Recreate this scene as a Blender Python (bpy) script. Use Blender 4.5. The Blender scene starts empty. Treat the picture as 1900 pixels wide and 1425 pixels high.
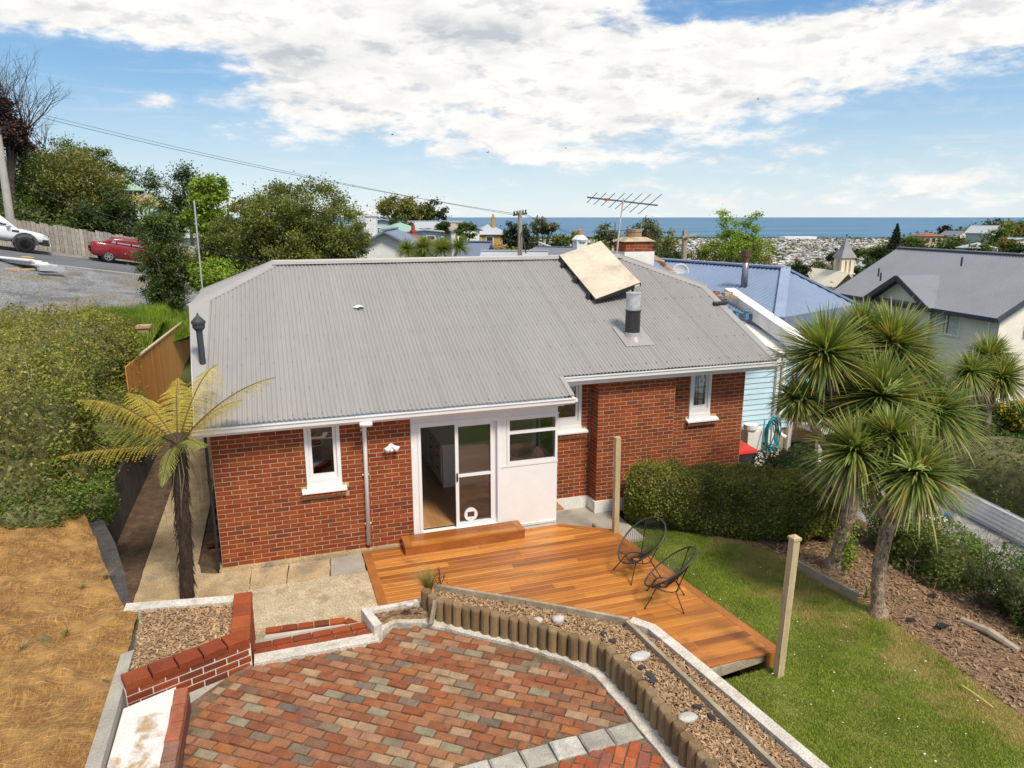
import bpy, math, random
import numpy as np
from mathutils import Vector, Matrix
random.seed(7); RNG = np.random.default_rng(7)
SC = bpy.context.scene
COL = SC.collection
R = math.radians

# ---------------------------------------------------------------- camera
F, CX, CY, HZ = 1319.0, 950.0, 712.5, 402.0       # photograph: 1900 x 1425 pixels
TH = math.atan((CY - HZ) / F); HD = R(18.5)
CAM = Vector((1.123, -11.677, 5.7))
FW = Vector((math.sin(HD)*math.cos(TH), math.cos(HD)*math.cos(TH), -math.sin(TH)))
RT = Vector((math.cos(HD), -math.sin(HD), 0)); UPV = RT.cross(FW)
FWH = Vector((math.sin(HD), math.cos(HD), 0))
cam_d = bpy.data.cameras.new('camera'); cam = bpy.data.objects.new('camera', cam_d); COL.objects.link(cam)
cam_d.sensor_width = 36; cam_d.lens = F/1900*36; cam_d.clip_start = 0.1; cam_d.clip_end = 60000
M = Matrix((RT, UPV, -FW)).transposed().to_4x4(); M.translation = CAM
cam.matrix_world = M
SC.camera = cam
SC.render.resolution_x = 1024; SC.render.resolution_y = 768
SC.cycles.max_bounces = 8; SC.cycles.transparent_max_bounces = 12
SC.cycles.caustics_reflective = False; SC.cycles.caustics_refractive = False

# ---------------------------------------------------------------- light
SUN_EL = R(54)
sh = (-FWH*0.82 + RT*0.56).normalized()
SUN_TO = Vector((sh.x*math.cos(SUN_EL), sh.y*math.cos(SUN_EL), math.sin(SUN_EL)))
sun_d = bpy.data.lights.new('sun', 'SUN'); sun = bpy.data.objects.new('sun', sun_d); COL.objects.link(sun)
sun_d.energy = 3.0; sun_d.angle = R(13); sun_d.color = (1.0, 0.91, 0.76)
sun.rotation_euler = SUN_TO.to_track_quat('Z', 'Y').to_euler(); sun.location = (0, 0, 40)
SC.view_settings.view_transform = 'Standard'; SC.view_settings.look = 'None'
SC.view_settings.exposure = 0.46; SC.view_settings.gamma = 1

# ---------------------------------------------------------------- world: sky with clouds by direction
W = bpy.data.worlds.new('World'); SC.world = W; W.use_nodes = True
nt = W.node_tree; nt.nodes.clear()
def nd(nt, t, **kw):
    n = nt.nodes.new(t)
    for k, v in kw.items():
        if k.startswith('i_'):
            key = k[2:]; n.inputs[int(key) if key.isdigit() else key].default_value = v
        else: setattr(n, k, v)
    return n
def lk(nt, a, b): nt.links.new(a, b)
def mth(nt, op, a, b=None, c=None, clamp=False):
    n = nt.nodes.new('ShaderNodeMath'); n.operation = op; n.use_clamp = clamp
    for i, x in enumerate((a, b, c)):
        if x is None: continue
        if isinstance(x, (int, float)): n.inputs[i].default_value = x
        else: nt.links.new(x, n.inputs[i])
    return n.outputs[0]
def vmth(nt, op, a, b=None):
    n = nt.nodes.new('ShaderNodeVectorMath'); n.operation = op
    for i, x in enumerate((a, b)):
        if x is None: continue
        if isinstance(x, (tuple, Vector)): n.inputs[i].default_value = tuple(x)
        else: nt.links.new(x, n.inputs[i])
    return n.outputs['Value'] if op in ('DOT_PRODUCT', 'LENGTH') else n.outputs[0]
def mixc(nt, fac, a, b, mode='MIX'):
    n = nt.nodes.new('ShaderNodeMix'); n.data_type = 'RGBA'; n.blend_type = mode
    for i, x in ((0, fac), (6, a), (7, b)):
        if isinstance(x, (int, float)): n.inputs[i].default_value = x
        elif isinstance(x, (tuple, list)): n.inputs[i].default_value = (*x[:3], 1)
        else: nt.links.new(x, n.inputs[i])
    return n.outputs[2]
def noise(nt, vec, scale, detail=4, rough=.55, dist=0):
    n = nd(nt, 'ShaderNodeTexNoise'); n.inputs['Scale'].default_value = scale
    n.inputs['Detail'].default_value = detail; n.inputs['Roughness'].default_value = rough; n.inputs['Distortion'].default_value = dist
    if vec is not None: nt.links.new(vec, n.inputs['Vector'])
    return n.outputs['Fac']
def sstep(nt, x, a, b, o0=0., o1=1.):
    n = nd(nt, 'ShaderNodeMapRange', interpolation_type='SMOOTHSTEP')
    n.inputs[1].default_value = a; n.inputs[2].default_value = b; n.inputs[3].default_value = o0; n.inputs[4].default_value = o1
    nt.links.new(x, n.inputs[0]); return n.outputs[0]

sky = nd(nt, 'ShaderNodeTexSky', sky_type='NISHITA', sun_disc=False, sun_elevation=SUN_EL, sun_rotation=math.atan2(SUN_TO.x, SUN_TO.y),
         altitude=0, air_density=1.0, dust_density=0.25, ozone_density=3.0)
tc = nd(nt, 'ShaderNodeTexCoord'); dr = tc.outputs['Generated']
da = vmth(nt, 'DOT_PRODUCT', dr, RT); db = vmth(nt, 'DOT_PRODUCT', dr, FWH)
dz = nd(nt, 'ShaderNodeSeparateXYZ'); lk(nt, dr, dz.inputs[0]); dzz = dz.outputs[2]
az = mth(nt, 'ARCTAN2', da, db); el = mth(nt, 'ARCSINE', dzz)
def azel(u, v): return math.atan((u-CX)/1355.0), (HZ - v)/1319.0*0.97
cb = nd(nt, 'ShaderNodeCombineXYZ'); lk(nt, az, cb.inputs[0]); lk(nt, el, cb.inputs[1]); ae = cb.outputs[0]
def gauss(u, v, su, sv, amp):
    a, e = azel(u, v)
    q = vmth(nt, 'SUBTRACT', ae, (a, e, 0)); q = vmth(nt, 'MULTIPLY', q, (1355.0/su, 1319.0/sv, 0))
    s = vmth(nt, 'DOT_PRODUCT', q, q); ex = mth(nt, 'POWER', 2.71828, mth(nt, 'MULTIPLY', s, -1.0))
    return mth(nt, 'MULTIPLY', ex, amp)
# cloud layer seen in perspective: flatter towards the horizon
den = mth(nt, 'ADD', mth(nt, 'MAXIMUM', dzz, 0.0), 0.16)
pc = nd(nt, 'ShaderNodeCombineXYZ'); lk(nt, mth(nt, 'DIVIDE', da, den), pc.inputs[0]); lk(nt, mth(nt, 'DIVIDE', db, den), pc.inputs[1])
st = vmth(nt, 'MULTIPLY', ae, (4.2, 11.0, 1.0))
n1 = noise(nt, st, 1.5, 9, .60, .25)
n2 = noise(nt, vmth(nt, 'ADD', st, (3.1, 7.7, 2.0)), 4.5, 8, .62, .15)
cov = mth(nt, 'ADD', mth(nt, 'MULTIPLY', n1, .62), mth(nt, 'MULTIPLY', n2, .62))
cov = mth(nt, 'SUBTRACT', cov, .12)
gl = [gauss(900, 150, 430, 95, .32), gauss(560, 205, 130, 55, .16), gauss(1280, 185, 260, 70, .26), gauss(1650, 120, 330, 48, .30), gauss(180, 85, 330, 46, .33),
      gauss(620, 40, 700, 50, .28), gauss(1640, 22, 150, 24, .20), gauss(1020, 265, 340, 32, .14), gauss(1130, 300, 260, 12, .17), gauss(306, 221, 42, 13, .30), gauss(825, 286, 26, 9, .2),
      gauss(1800, 345, 300, 18, .10), gauss(1500, 372, 420, 14, .10),
      gauss(230, 175, 210, 32, -.22), gauss(330, 235, 130, 45, -.14), gauss(1330, 62, 170, 30, -.30), gauss(1500, 52, 120, 18, -.18), gauss(150, 300, 250, 60, -.10), gauss(1600, 255, 330, 40, -.14), gauss(420, 330, 500, 40, -.12), gauss(60, 20, 120, 16, -.12)]
for g in gl: cov = mth(nt, 'ADD', cov, g)
cov = mth(nt, 'ADD', cov, sstep(nt, el, .27, .6, 0., .13))          # as cloudy overhead as in view
dens = sstep(nt, cov, .50, .72)
thin = sstep(nt, cov, .42, .72, 0., .34)
wisp = noise(nt, vmth(nt, 'MULTIPLY', ae, (3.0, 26.0, 1.0)), 2.0, 6, .6, .4)
wisp = mth(nt, 'MULTIPLY', sstep(nt, wisp, .48, .78), .26)
dens = mth(nt, 'MAXIMUM', mth(nt, 'MAXIMUM', dens, thin), wisp, clamp=True)
# shading of the cloud bodies: soft grey hollows
sh1 = noise(nt, vmth(nt, 'ADD', st, (9.3, 1.4, 0.0)), 2.9, 9, .60, .3)
shd = sstep(nt, sh1, .44, .68)
n1u = noise(nt, vmth(nt, 'ADD', st, (.06, .20, 0.0)), 1.5, 9, .60, .25); n2u = noise(nt, vmth(nt, 'ADD', st, (3.14, 7.82, 2.0)), 4.5, 8, .62, .15)
und = mth(nt, 'ADD', mth(nt, 'SUBTRACT', n1u, n1), mth(nt, 'MULTIPLY', mth(nt, 'SUBTRACT', n2u, n2), .8))
und = sstep(nt, und, .0, .22, 0., .50)                # undersides are greyer than tops
gg = mth(nt, 'ADD', gauss(585, 140, 110, 30, .9), mth(nt, 'ADD', gauss(905, 95, 75, 28, .9), mth(nt, 'ADD', gauss(700, 25, 60, 18, .7), mth(nt, 'ADD', gauss(1000, 12, 160, 14, .6), mth(nt, 'ADD', gauss(790, 80, 60, 22, .6), gauss(300, 45, 260, 16, .4))))))
grey = mth(nt, 'ADD', mth(nt, 'ADD', mth(nt, 'MULTIPLY', shd, .30), und), mth(nt, 'MULTIPLY', gg, mth(nt, 'ADD', mth(nt, 'MULTIPLY', shd, .5), .42)), clamp=True)
cloud = mixc(nt, grey, (7.5, 7.35, 7.1), (4.2, 4.45, 4.75))
# clear sky: the air grows paler towards the horizon
skyc = mixc(nt, 1.0, sky.outputs[0], (1.02, 1.02, 1.0), 'MULTIPLY')
rmp = nd(nt, 'ShaderNodeValToRGB'); lk(nt, mth(nt, 'MULTIPLY', el, 3.0, clamp=True), rmp.inputs[0])
while len(rmp.color_ramp.elements) < 4: rmp.color_ramp.elements.new(.5)
for e_, (p_, c_) in zip(rmp.color_ramp.elements, ((0., (.56,.64,.70)), (.20, (.42,.54,.63)), (.48, (.19,.37,.58)), (.90, (.06,.20,.46)))): e_.position = p_; e_.color = (*c_, 1)
base = mixc(nt, .78, skyc, mixc(nt, 1.0, rmp.outputs[0], (10, 10, 10), 'MULTIPLY'))
fin = mixc(nt, dens, base, cloud)
bg = nd(nt, 'ShaderNodeBackground'); bg.inputs[1].default_value = 0.1; lk(nt, fin, bg.inputs[0])
ow = nd(nt, 'ShaderNodeOutputWorld'); lk(nt, bg.outputs[0], ow.inputs[0])

# ---------------------------------------------------------------- pixel helpers
def ray(u, v): return RT*((u-CX)/F) - UPV*((v-CY)/F) + FW
def GZ(u, v, z): d = ray(u, v); return CAM + d*((z-CAM.z)/d.z)
def WY(u, v, y): d = ray(u, v); return CAM + d*((y-CAM.y)/d.y)
def WX(u, v, x): d = ray(u, v); return CAM + d*((x-CAM.x)/d.x)
def PD(u, v, dep): d = ray(u, v); return CAM + d*(dep/d.dot(FWH))
def LR(r, d, z): p = CAM + RT*r + FWH*d; return Vector((p.x, p.y, z))
def UD(u, d, z=0):                       # point at horizontal depth d along pixel column u (taken at the horizon), height z
    k = (u-CX)/F/(math.cos(TH) + (HZ-CY)/F*-math.sin(TH)*-1*0)   # column lines are near enough vertical planes at these distances
    return LR(k*d, d, z)

# ---------------------------------------------------------------- mesh helpers
class MB:
    def __init__(s): s.v = []; s.f = []; s.m = []
    def add(s, vs, fs, m=0):
        o = len(s.v); s.v += [tuple(p) for p in vs]; s.f += [tuple(i+o for i in f) for f in fs]; s.m += [m]*len(fs); return s
    BF = [(0,3,2,1),(4,5,6,7),(0,1,5,4),(1,2,6,5),(2,3,7,6),(3,0,4,7)]
    def box(s, x0, x1, y0, y1, z0, z1, m=0):
        return s.add([(x0,y0,z0),(x1,y0,z0),(x1,y1,z0),(x0,y1,z0),(x0,y0,z1),(x1,y0,z1),(x1,y1,z1),(x0,y1,z1)], MB.BF, m)
    def obox(s, c, sx, sy, sz, rz=0, rx=0, ry=0, m=0):
        Q = Matrix.Rotation(rz,3,'Z') @ Matrix.Rotation(ry,3,'Y') @ Matrix.Rotation(rx,3,'X'); c = Vector(c)
        P = [(-1,-1,-1),(1,-1,-1),(1,1,-1),(-1,1,-1),(-1,-1,1),(1,-1,1),(1,1,1),(-1,1,1)]
        return s.add([c + Q @ Vector((a*sx/2,b*sy/2,d*sz/2)) for a,b,d in P], MB.BF, m)
    def beam(s, a, b, w, h, up=(0,0,1), m=0):
        a, b = Vector(a), Vector(b); t = (b-a).normalized(); u = Vector(up)
        if abs(t.dot(u)) > .99: u = Vector((0,1,0))
        x = t.cross(u).normalized()*w/2; y = x.cross(t).normalized()*h/2
        return s.add([a-x-y, a+x-y, a+x+y, a-x+y, b-x-y, b+x-y, b+x+y, b-x+y], [(0,1,2,3),(7,6,5,4),(0,4,5,1),(1,5,6,2),(2,6,7,3),(3,7,4,0)], m)
    def tube(s, pts, r, n=8, m=0, cap=True, flat=1.0):
        pts = [Vector(p) for p in pts]; k = len(pts); rs = r if isinstance(r, (list, tuple)) else [r]*k
        o = len(s.v); pv = None
        for i, p in enumerate(pts):
            t = (pts[min(i+1,k-1)] - pts[max(i-1,0)])
            t = t.normalized() if t.length > 1e-9 else Vector((0,0,1))
            if pv is None:
                pv = t.orthogonal().normalized()
            else:
                pv = pv - t*pv.dot(t)
                pv = pv.normalized() if pv.length > 1e-6 else t.orthogonal().normalized()
            w = t.cross(pv)
            for j in range(n):
                a = 2*math.pi*j/n; s.v.append(tuple(p + (pv*math.cos(a) + w*math.sin(a)*flat)*rs[i]))
        for i in range(k-1):
            for j in range(n):
                q = (j+1) % n; s.f.append((o+i*n+j, o+i*n+q, o+(i+1)*n+q, o+(i+1)*n+j)); s.m.append(m)
        if cap:
            s.f.append(tuple(o+j for j in reversed(range(n)))); s.m.append(m)
            s.f.append(tuple(o+(k-1)*n+j for j in range(n))); s.m.append(m)
        return s
    def lathe(s, prof, c, n=16, m=0):
        c = Vector(c); o = len(s.v); k = len(prof)
        for r, z in prof:
            for j in range(n):
                a = 2*math.pi*j/n; s.v.append((c.x + r*math.cos(a), c.y + r*math.sin(a), c.z + z))
        for i in range(k-1):
            for j in range(n):
                q = (j+1) % n; s.f.append((o+i*n+j, o+i*n+q, o+(i+1)*n+q, o+(i+1)*n+j)); s.m.append(m)
        s.f.append(tuple(o+j for j in reversed(range(n)))); s.m.append(m)
        s.f.append(tuple(o+(k-1)*n+j for j in range(n))); s.m.append(m)
        return s
    def prism(s, poly, z0, z1, m=0):
        poly = [tuple(p[:2]) for p in poly]; n = len(poly)
        if sum(poly[i][0]*poly[(i+1)%n][1] - poly[(i+1)%n][0]*poly[i][1] for i in range(n)) < 0: poly = poly[::-1]
        zz = lambda z, p: z(p) if callable(z) else z
        vs = [(*p, zz(z0,p)) for p in poly] + [(*p, zz(z1,p)) for p in poly]
        return s.add(vs, [tuple(reversed(range(n))), tuple(range(n, 2*n))] + [(i, (i+1)%n, n+(i+1)%n, n+i) for i in range(n)], m)
    def slab(s, quad, th, m=0):                # a thick sheet under a 3d polygon
        q = [Vector(p) for p in quad]; nn = (q[1]-q[0]).cross(q[2]-q[0]).normalized()
        if nn.z < 0: q = q[::-1]; nn = -nn
        n = len(q)
        return s.add(q + [p - nn*th for p in q], [tuple(range(n)), tuple(reversed(range(n, 2*n)))] + [((i+1)%n, i, n+i, n+(i+1)%n) for i in range(n)], m)
    def mesh(s, name, mats, smooth=False):
        me = bpy.data.meshes.new(name); me.from_pydata(s.v, [], s.f); 
        for x in (mats if isinstance(mats, (list, tuple)) else [mats]): me.materials.append(x)
        if isinstance(mats, (list, tuple)) and len(mats) > 1: me.polygons.foreach_set('material_index', s.m)
        if smooth: me.polygons.foreach_set('use_smooth', [True]*len(s.f))
        me.update(); return me
    def build(s, name, mats, parent=None, smooth=False, loc=None):
        return obj(name, s.mesh(name, mats, smooth), parent, loc)
def obj(name, me, parent=None, loc=None, rot=None):
    o = bpy.data.objects.new(name, me); COL.objects.link(o); o.parent = parent
    if loc is not None: o.location = loc
    if rot is not None: o.rotation_euler = rot
    return o
def tag(o, label=None, cat=None, group=None, kind=None):
    if label: o['label'] = label
    if cat: o['category'] = cat
    if group: o['group'] = group
    if kind: o['kind'] = kind
    return o
def thing(name, label, cat, loc=(0,0,0), rz=0, group=None):
    o = bpy.data.objects.new(name, None); COL.objects.link(o); o.location = loc; o.rotation_euler = (0,0,rz); o.empty_display_size = .3
    return tag(o, label, cat, group)
def struct(o): o['kind'] = 'structure'; return o
def stuff(o): o['kind'] = 'stuff'; return o
def copy_tree(o, parent=None):
    c = o.copy(); COL.objects.link(c)
    if parent is not None: c.parent = parent
    for ch in list(KIDS.get(o.name, [])): copy_tree(ch, c)
    return c
KIDS = {}
def np_mesh(name, V, Fq, mat, smooth=False):
    """V (n,3), Fq (m,k) all faces with k corners"""
    V = np.ascontiguousarray(V, np.float32); Fq = np.ascontiguousarray(Fq, np.int32)
    me = bpy.data.meshes.new(name); m, k = Fq.shape
    me.vertices.add(len(V)); me.vertices.foreach_set('co', V.ravel())
    me.loops.add(m*k); me.loops.foreach_set('vertex_index', Fq.ravel())
    me.polygons.add(m); me.polygons.foreach_set('loop_start', np.arange(0, m*k, k, dtype=np.int32))
    if smooth: me.polygons.foreach_set('use_smooth', np.ones(m, bool))
    for x in (mat if isinstance(mat, (list, tuple)) else [mat]): me.materials.append(x)
    me.update(calc_edges=True); return me
def rdir(n):
    v = RNG.normal(size=(n,3)); return v/np.linalg.norm(v, axis=1, keepdims=True)
def leaf_mesh(name, P, size, mat, up=.5, aspect=.5, jit=.35, dirs=None):
    """one folded diamond leaf at each point of P"""
    P = np.asarray(P); n = len(P); nn = rdir(n); nn[:,2] = np.abs(nn[:,2]) + up; nn /= np.linalg.norm(nn, axis=1, keepdims=True)
    t = rdir(n) if dirs is None else dirs + .4*rdir(n); t -= nn*(t*nn).sum(1, keepdims=True); t /= np.linalg.norm(t, axis=1, keepdims=True)
    b = np.cross(nn, t); L = (np.asarray(size)*(1 + jit*RNG.uniform(-1,1,n)))[:,None]
    V = np.stack([P - t*L*.5, P + b*L*aspect*.5 + nn*L*.10, P + t*L*.5, P - b*L*aspect*.5 + nn*L*.10], 1).reshape(-1,3)
    return np_mesh(name, V, np.arange(4*n).reshape(n,4), mat)

# ---------------------------------------------------------------- materials
MATS = {}
def mk(name, cols, rough=.7, rnd=None, var=.12, vscale=3., fine=0., fscale=60., bump=0., bscale=60., metal=0., spec=.4, transl=0., stretch=None, patch=None, coat=0.):
    """cols: one colour or a list picked at random per island ('island') or object ('object'), else blended by noise"""
    if name in MATS: return MATS[name]
    m = bpy.data.materials.new(name); m.use_nodes = True; nt = m.node_tree; nt.nodes.clear(); MATS[name] = m
    if isinstance(cols[0], (int, float)): cols = [cols]
    geo = nd(nt, 'ShaderNodeNewGeometry'); pos = geo.outputs['Position']
    if stretch: pos2 = vmth(nt, 'MULTIPLY', pos, stretch)
    else: pos2 = pos
    if rnd == 'island': fac = geo.outputs['Random Per Island']
    elif rnd == 'object': fac = nd(nt, 'ShaderNodeObjectInfo').outputs['Random']
    else: fac = sstep(nt, noise(nt, pos2, vscale*.6, 4, .6), .3, .7) if len(cols) > 1 else None
    if len(cols) > 1:
        r = nd(nt, 'ShaderNodeValToRGB'); r.color_ramp.interpolation = 'LINEAR' if rnd is None else 'CONSTANT'
        k = len(cols)
        while len(r.color_ramp.elements) < k: r.color_ramp.elements.new(.5)
        for i, c in enumerate(cols):
            e = r.color_ramp.elements[i]; e.position = i/k if rnd else i/(k-1); e.color = (*c, 1)
        lk(nt, fac, r.inputs[0]); c = r.outputs[0]
    else: c = nd(nt, 'ShaderNodeRGB'); c.outputs[0].default_value = (*cols[0], 1); c = c.outputs[0]
    if patch:                                  # (colour, scale, lo, hi): second colour in patches
        c = mixc(nt, sstep(nt, noise(nt, pos, patch[1], 6, .62, .3), patch[2], patch[3]), c, patch[0])
    if var:
        k = sstep(nt, noise(nt, pos2, vscale, 5, .6), .25, .75, 1-var, 1+var)
        c = mixc(nt, 1.0, c, nd_rgb(nt, k), 'MULTIPLY')
    if fine:
        k = sstep(nt, noise(nt, pos2, fscale, 3, .7), .3, .7, 1-fine, 1+fine)
        c = mixc(nt, 1.0, c, nd_rgb(nt, k), 'MULTIPLY')
    b = nd(nt, 'ShaderNodeBsdfPrincipled'); lk(nt, c, b.inputs['Base Color'])
    b.inputs['Roughness'].default_value = rough; b.inputs['Metallic'].default_value = metal; b.inputs['Specular IOR Level'].default_value = spec
    if coat: b.inputs['Coat Weight'].default_value = coat; b.inputs['Coat Roughness'].default_value = .06
    if bump:
        bp = nd(nt, 'ShaderNodeBump'); bp.inputs['Strength'].default_value = bump; bp.inputs['Distance'].default_value = .02
        lk(nt, noise(nt, pos2, bscale, 5, .65), bp.inputs['Height']); lk(nt, bp.outputs[0], b.inputs['Normal'])
    out = nd(nt, 'ShaderNodeOutputMaterial'); sh = b.outputs[0]
    if transl:
        tr = nd(nt, 'ShaderNodeBsdfTranslucent'); lk(nt, mixc(nt, 1.0, c, (1.25, 1.2, .55), 'MULTIPLY'), tr.inputs[0])
        mx = nd(nt, 'ShaderNodeMixShader'); mx.inputs[0].default_value = transl; lk(nt, sh, mx.inputs[1]); lk(nt, tr.outputs[0], mx.inputs[2]); sh = mx.outputs[0]
    lk(nt, sh, out.inputs[0]); return m
def nd_rgb(nt, v):
    n = nd(nt, 'ShaderNodeCombineColor'); 
    for i in range(3): lk(nt, v, n.inputs[i])
    return n.outputs[0]
def glass_mat(name, tint=(.03,.035,.04), alpha=.35, rough=.02):
    m = bpy.data.materials.new(name); m.use_nodes = True; nt = m.node_tree; nt.nodes.clear()
    g = nd(nt, 'ShaderNodeBsdfGlossy'); g.inputs['Roughness'].default_value = rough; g.inputs[0].default_value = (1,1,1,1)
    t = nd(nt, 'ShaderNodeBsdfTransparent'); t.inputs[0].default_value = (*tint, 1)
    fr = nd(nt, 'ShaderNodeFresnel'); fr.inputs[0].default_value = 1.5
    k = mth(nt, 'ADD', mth(nt, 'MULTIPLY', fr.outputs[0], 1.0), alpha, clamp=True)
    mx = nd(nt, 'ShaderNodeMixShader'); lk(nt, k, mx.inputs[0]); lk(nt, t.outputs[0], mx.inputs[1]); lk(nt, g.outputs[0], mx.inputs[2])
    o = nd(nt, 'ShaderNodeOutputMaterial'); lk(nt, mx.outputs[0], o.inputs[0]); return m

BRK = [tuple(x*k for x, k in zip(c, (.92,.88,.62))) for c in [(.30,.062,.022),(.26,.050,.019),(.33,.074,.024),(.24,.046,.019),(.29,.066,.025),(.35,.086,.028),(.21,.046,.023),(.31,.060,.020),(.28,.055,.020),(.27,.055,.022),(.32,.07,.024),(.25,.05,.021),(.30,.058,.021),(.19,.048,.026),(.28,.06,.024),(.31,.066,.022)]]
BRK = BRK if isinstance(BRK, list) else list(BRK)
BP = ((.33,.085,.032), 1.3, .60, .85)
M_brick = mk('house_brick', BRK, .88, 'object', .20, 3, .18, 70, .5, 100, patch=BP)
M_brickf = mk('house_brick_field', BRK, .88, 'island', .20, 3, .18, 70, .5, 100, patch=BP)
M_mortar = mk('mortar', [(.45,.335,.205)], .9, None, .2, 4, .15, 80, .3, 150)
M_white = mk('white_paint', [(.80,.80,.79)], .45, None, .04, 2, .02, 40)
M_whiteold = mk('weathered_white_paint', [(.74,.72,.68)], .6, None, .12, 3, .08, 30, .15, 60, patch=((.42,.36,.30), 3.2, .60, .78))
M_alu = mk('white_aluminium', [(.80,.80,.80)], .3, None, .02, 2)
M_roof = mk('painted_roof_iron', [(.305,.292,.278)], .5, None, .05, .9, .04, 9, spec=.35, stretch=(1.6,.22,.22))
M_flash = mk('roof_flashing', [(.32,.305,.29)], .42, None, .05, 1.5)
M_dark = mk('black_metal', [(.025,.025,.027)], .45)
M_conc = mk('old_concrete', [(.38,.275,.15),(.50,.38,.23)], .95, None, .20, 2.6, .34, 42, .6, 60, patch=((.28,.235,.17), 2.2, .52, .70))
M_concw = mk('whitewashed_concrete', [(.62,.57,.49)], .9, None, .16, 4, .22, 45, .8, 50, patch=((.40,.33,.25), 4.5, .50, .72))
M_concg = mk('grey_concrete', [(.36,.33,.28)], .9, None, .15, 2.5, .18, 70, .4, 80, patch=((.26,.23,.19), 2.0, .55, .7))
M_glass = glass_mat('window_glass', (.80,.84,.82), .05)
M_glassd = glass_mat('dark_window_glass', (.30,.31,.31), .10)
M_car_glass = glass_mat('car_glass', (.10,.12,.13), .16)
M_woodf = mk('oak_floor', [(.36,.19,.075),(.44,.24,.10),(.40,.21,.085)], .35, 'island', .15, 3, .1, 40, stretch=(1,.1,1))
M_cab = mk('cabinet_white', [(.82,.80,.76)], .45, None, .02)
M_dkint = mk('dark_interior', [(.05,.045,.04)], .8)
M_plast = mk('plaster', [(.80,.78,.74)], .8, None, .05)

# ================================================================ the house
TP = math.tan(R(24)); NRM = Vector((0, -math.sin(R(24)), math.cos(R(24)))); SLP = Vector((0, math.cos(R(24)), math.sin(R(24))))
def zroof(y): return 2.565 + TP*(y + .285)
def RP(u, v, lift=0):
    d = ray(u, v); t = (zroof(CAM.y) + lift - CAM.z)/(d.z - TP*d.y); return CAM + d*t
def cells(L, z0, z1, ops):
    xs = sorted({0, L, *[max(0,min(L,o[0])) for o in ops], *[max(0,min(L,o[1])) for o in ops]}); zs = sorted({z0, z1, *[max(z0,min(z1,o[2])) for o in ops], *[max(z0,min(z1,o[3])) for o in ops]})
    for a, b in zip(xs, xs[1:]):
        for c, d in zip(zs, zs[1:]):
            if not any(o[0]-1e-6 <= a and b <= o[1]+1e-6 and o[2]-1e-6 <= c and d <= o[3]+1e-6 for o in ops): yield a, b, c, d
def wall_core(mb, O, A, Nn, L, z0, z1, th, ops, back=.006):
    O, A, Nn = Vector(O), Vector(A), Vector(Nn)
    for a, b, c, d in cells(L, z0, z1, ops):
        p = [O + A*x + Nn*k for k in (-back, -th) for x in (a, b)]
        vs = [(p[0].x,p[0].y,c),(p[1].x,p[1].y,c),(p[3].x,p[3].y,c),(p[2].x,p[2].y,c),(p[0].x,p[0].y,d),(p[1].x,p[1].y,d),(p[3].x,p[3].y,d),(p[2].x,p[2].y,d)]
        mb.add(vs, MB.BF)
def brick_list(O, A, Nn, L, z0, rows, ops, cp=.078, bl=.247, gap=.0125, shift=0., minlen=.045):
    out = []; O, A, Nn = Vector(O), Vector(A), Vector(Nn)
    for r in range(rows):
        zc = z0 + (r+.5)*cp; x = (-bl/2 if r % 2 else 0) + shift
        while x > 0: x -= bl
        while x < L:
            segs = [(max(x, 0)+gap/2, min(x+bl, L)-gap/2)]
            for o in ops:
                if o[2] - cp*.4 < zc < o[3] + cp*.4:
                    ns = []
                    for a, b in segs:
                        if b <= o[0] or a >= o[1]: ns.append((a, b)); continue
                        if a < o[0]: ns.append((a, o[0]-.004))
                        if b > o[1]: ns.append((o[1]+.004, b))
                    segs = ns
            for a, b in segs:
                if b - a > minlen: out.append((O.x + A.x*(a+b)/2, O.y + A.y*(a+b)/2, zc, b-a, Vector(A), Vector(Nn)))
            x += bl
    return out
BMESH = {}
def brick_mesh(l, d, h, mat, ch=.004):
    key = (round(l*200), d, h, mat.name)
    if key not in BMESH:
        l = round(l*200)/200; a, b, c = l/2, d/2, h/2
        vs = [(-a+ch,-b,-c+ch),(a-ch,-b,-c+ch),(a-ch,-b,c-ch),(-a+ch,-b,c-ch),(-a,-b+ch,-c),(a,-b+ch,-c),(a,-b+ch,c),(-a,-b+ch,c),(-a,b,-c),(a,b,-c),(a,b,c),(-a,b,c)]
        fs = [(0,1,2,3),(4,5,1,0),(5,6,2,1),(6,7,3,2),(7,4,0,3),(8,9,5,4),(9,10,6,5),(10,11,7,6),(11,8,4,7),(9,8,11,10)]
        m = MB().add(vs, fs); BMESH[key] = m.mesh('brick', mat)
    return BMESH[key]
def lay_bricks(bl, parent, mats, cp=.078, gap=.0125, depth=.10, limit=300, name='brick'):
    """the nearest ones are parts of their own, the rest one joined part"""
    bl = sorted(bl, key=lambda b: (Vector(b[:3]) - CAM).length); rest = MB(); h = cp - gap
    for i, (x, y, z, l, A, Nn) in enumerate(bl):
        c = Vector((x,y,z)) - Nn*(depth/2 - random.uniform(-.002,.002))
        if i < limit:
            o = obj(name, brick_mesh(l, depth, h, mats[0]), parent, c - (parent.location if parent else Vector()))
            o.rotation_euler = (random.uniform(-.006,.006), random.uniform(-.004,.004), math.atan2(A.y, A.x) + random.uniform(-.006,.006))
        else:
            me = brick_mesh(l, depth, h, mats[0]); Q = Matrix.Rotation(math.atan2(A.y, A.x) + random.uniform(-.006,.006), 3, 'Z')
            rest.add([c + Q @ v.co for v in me.vertices], [tuple(p.vertices) for p in me.polygons])
    if rest.v: stuff(rest.build(name + '_field', mats[1], parent))

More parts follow.
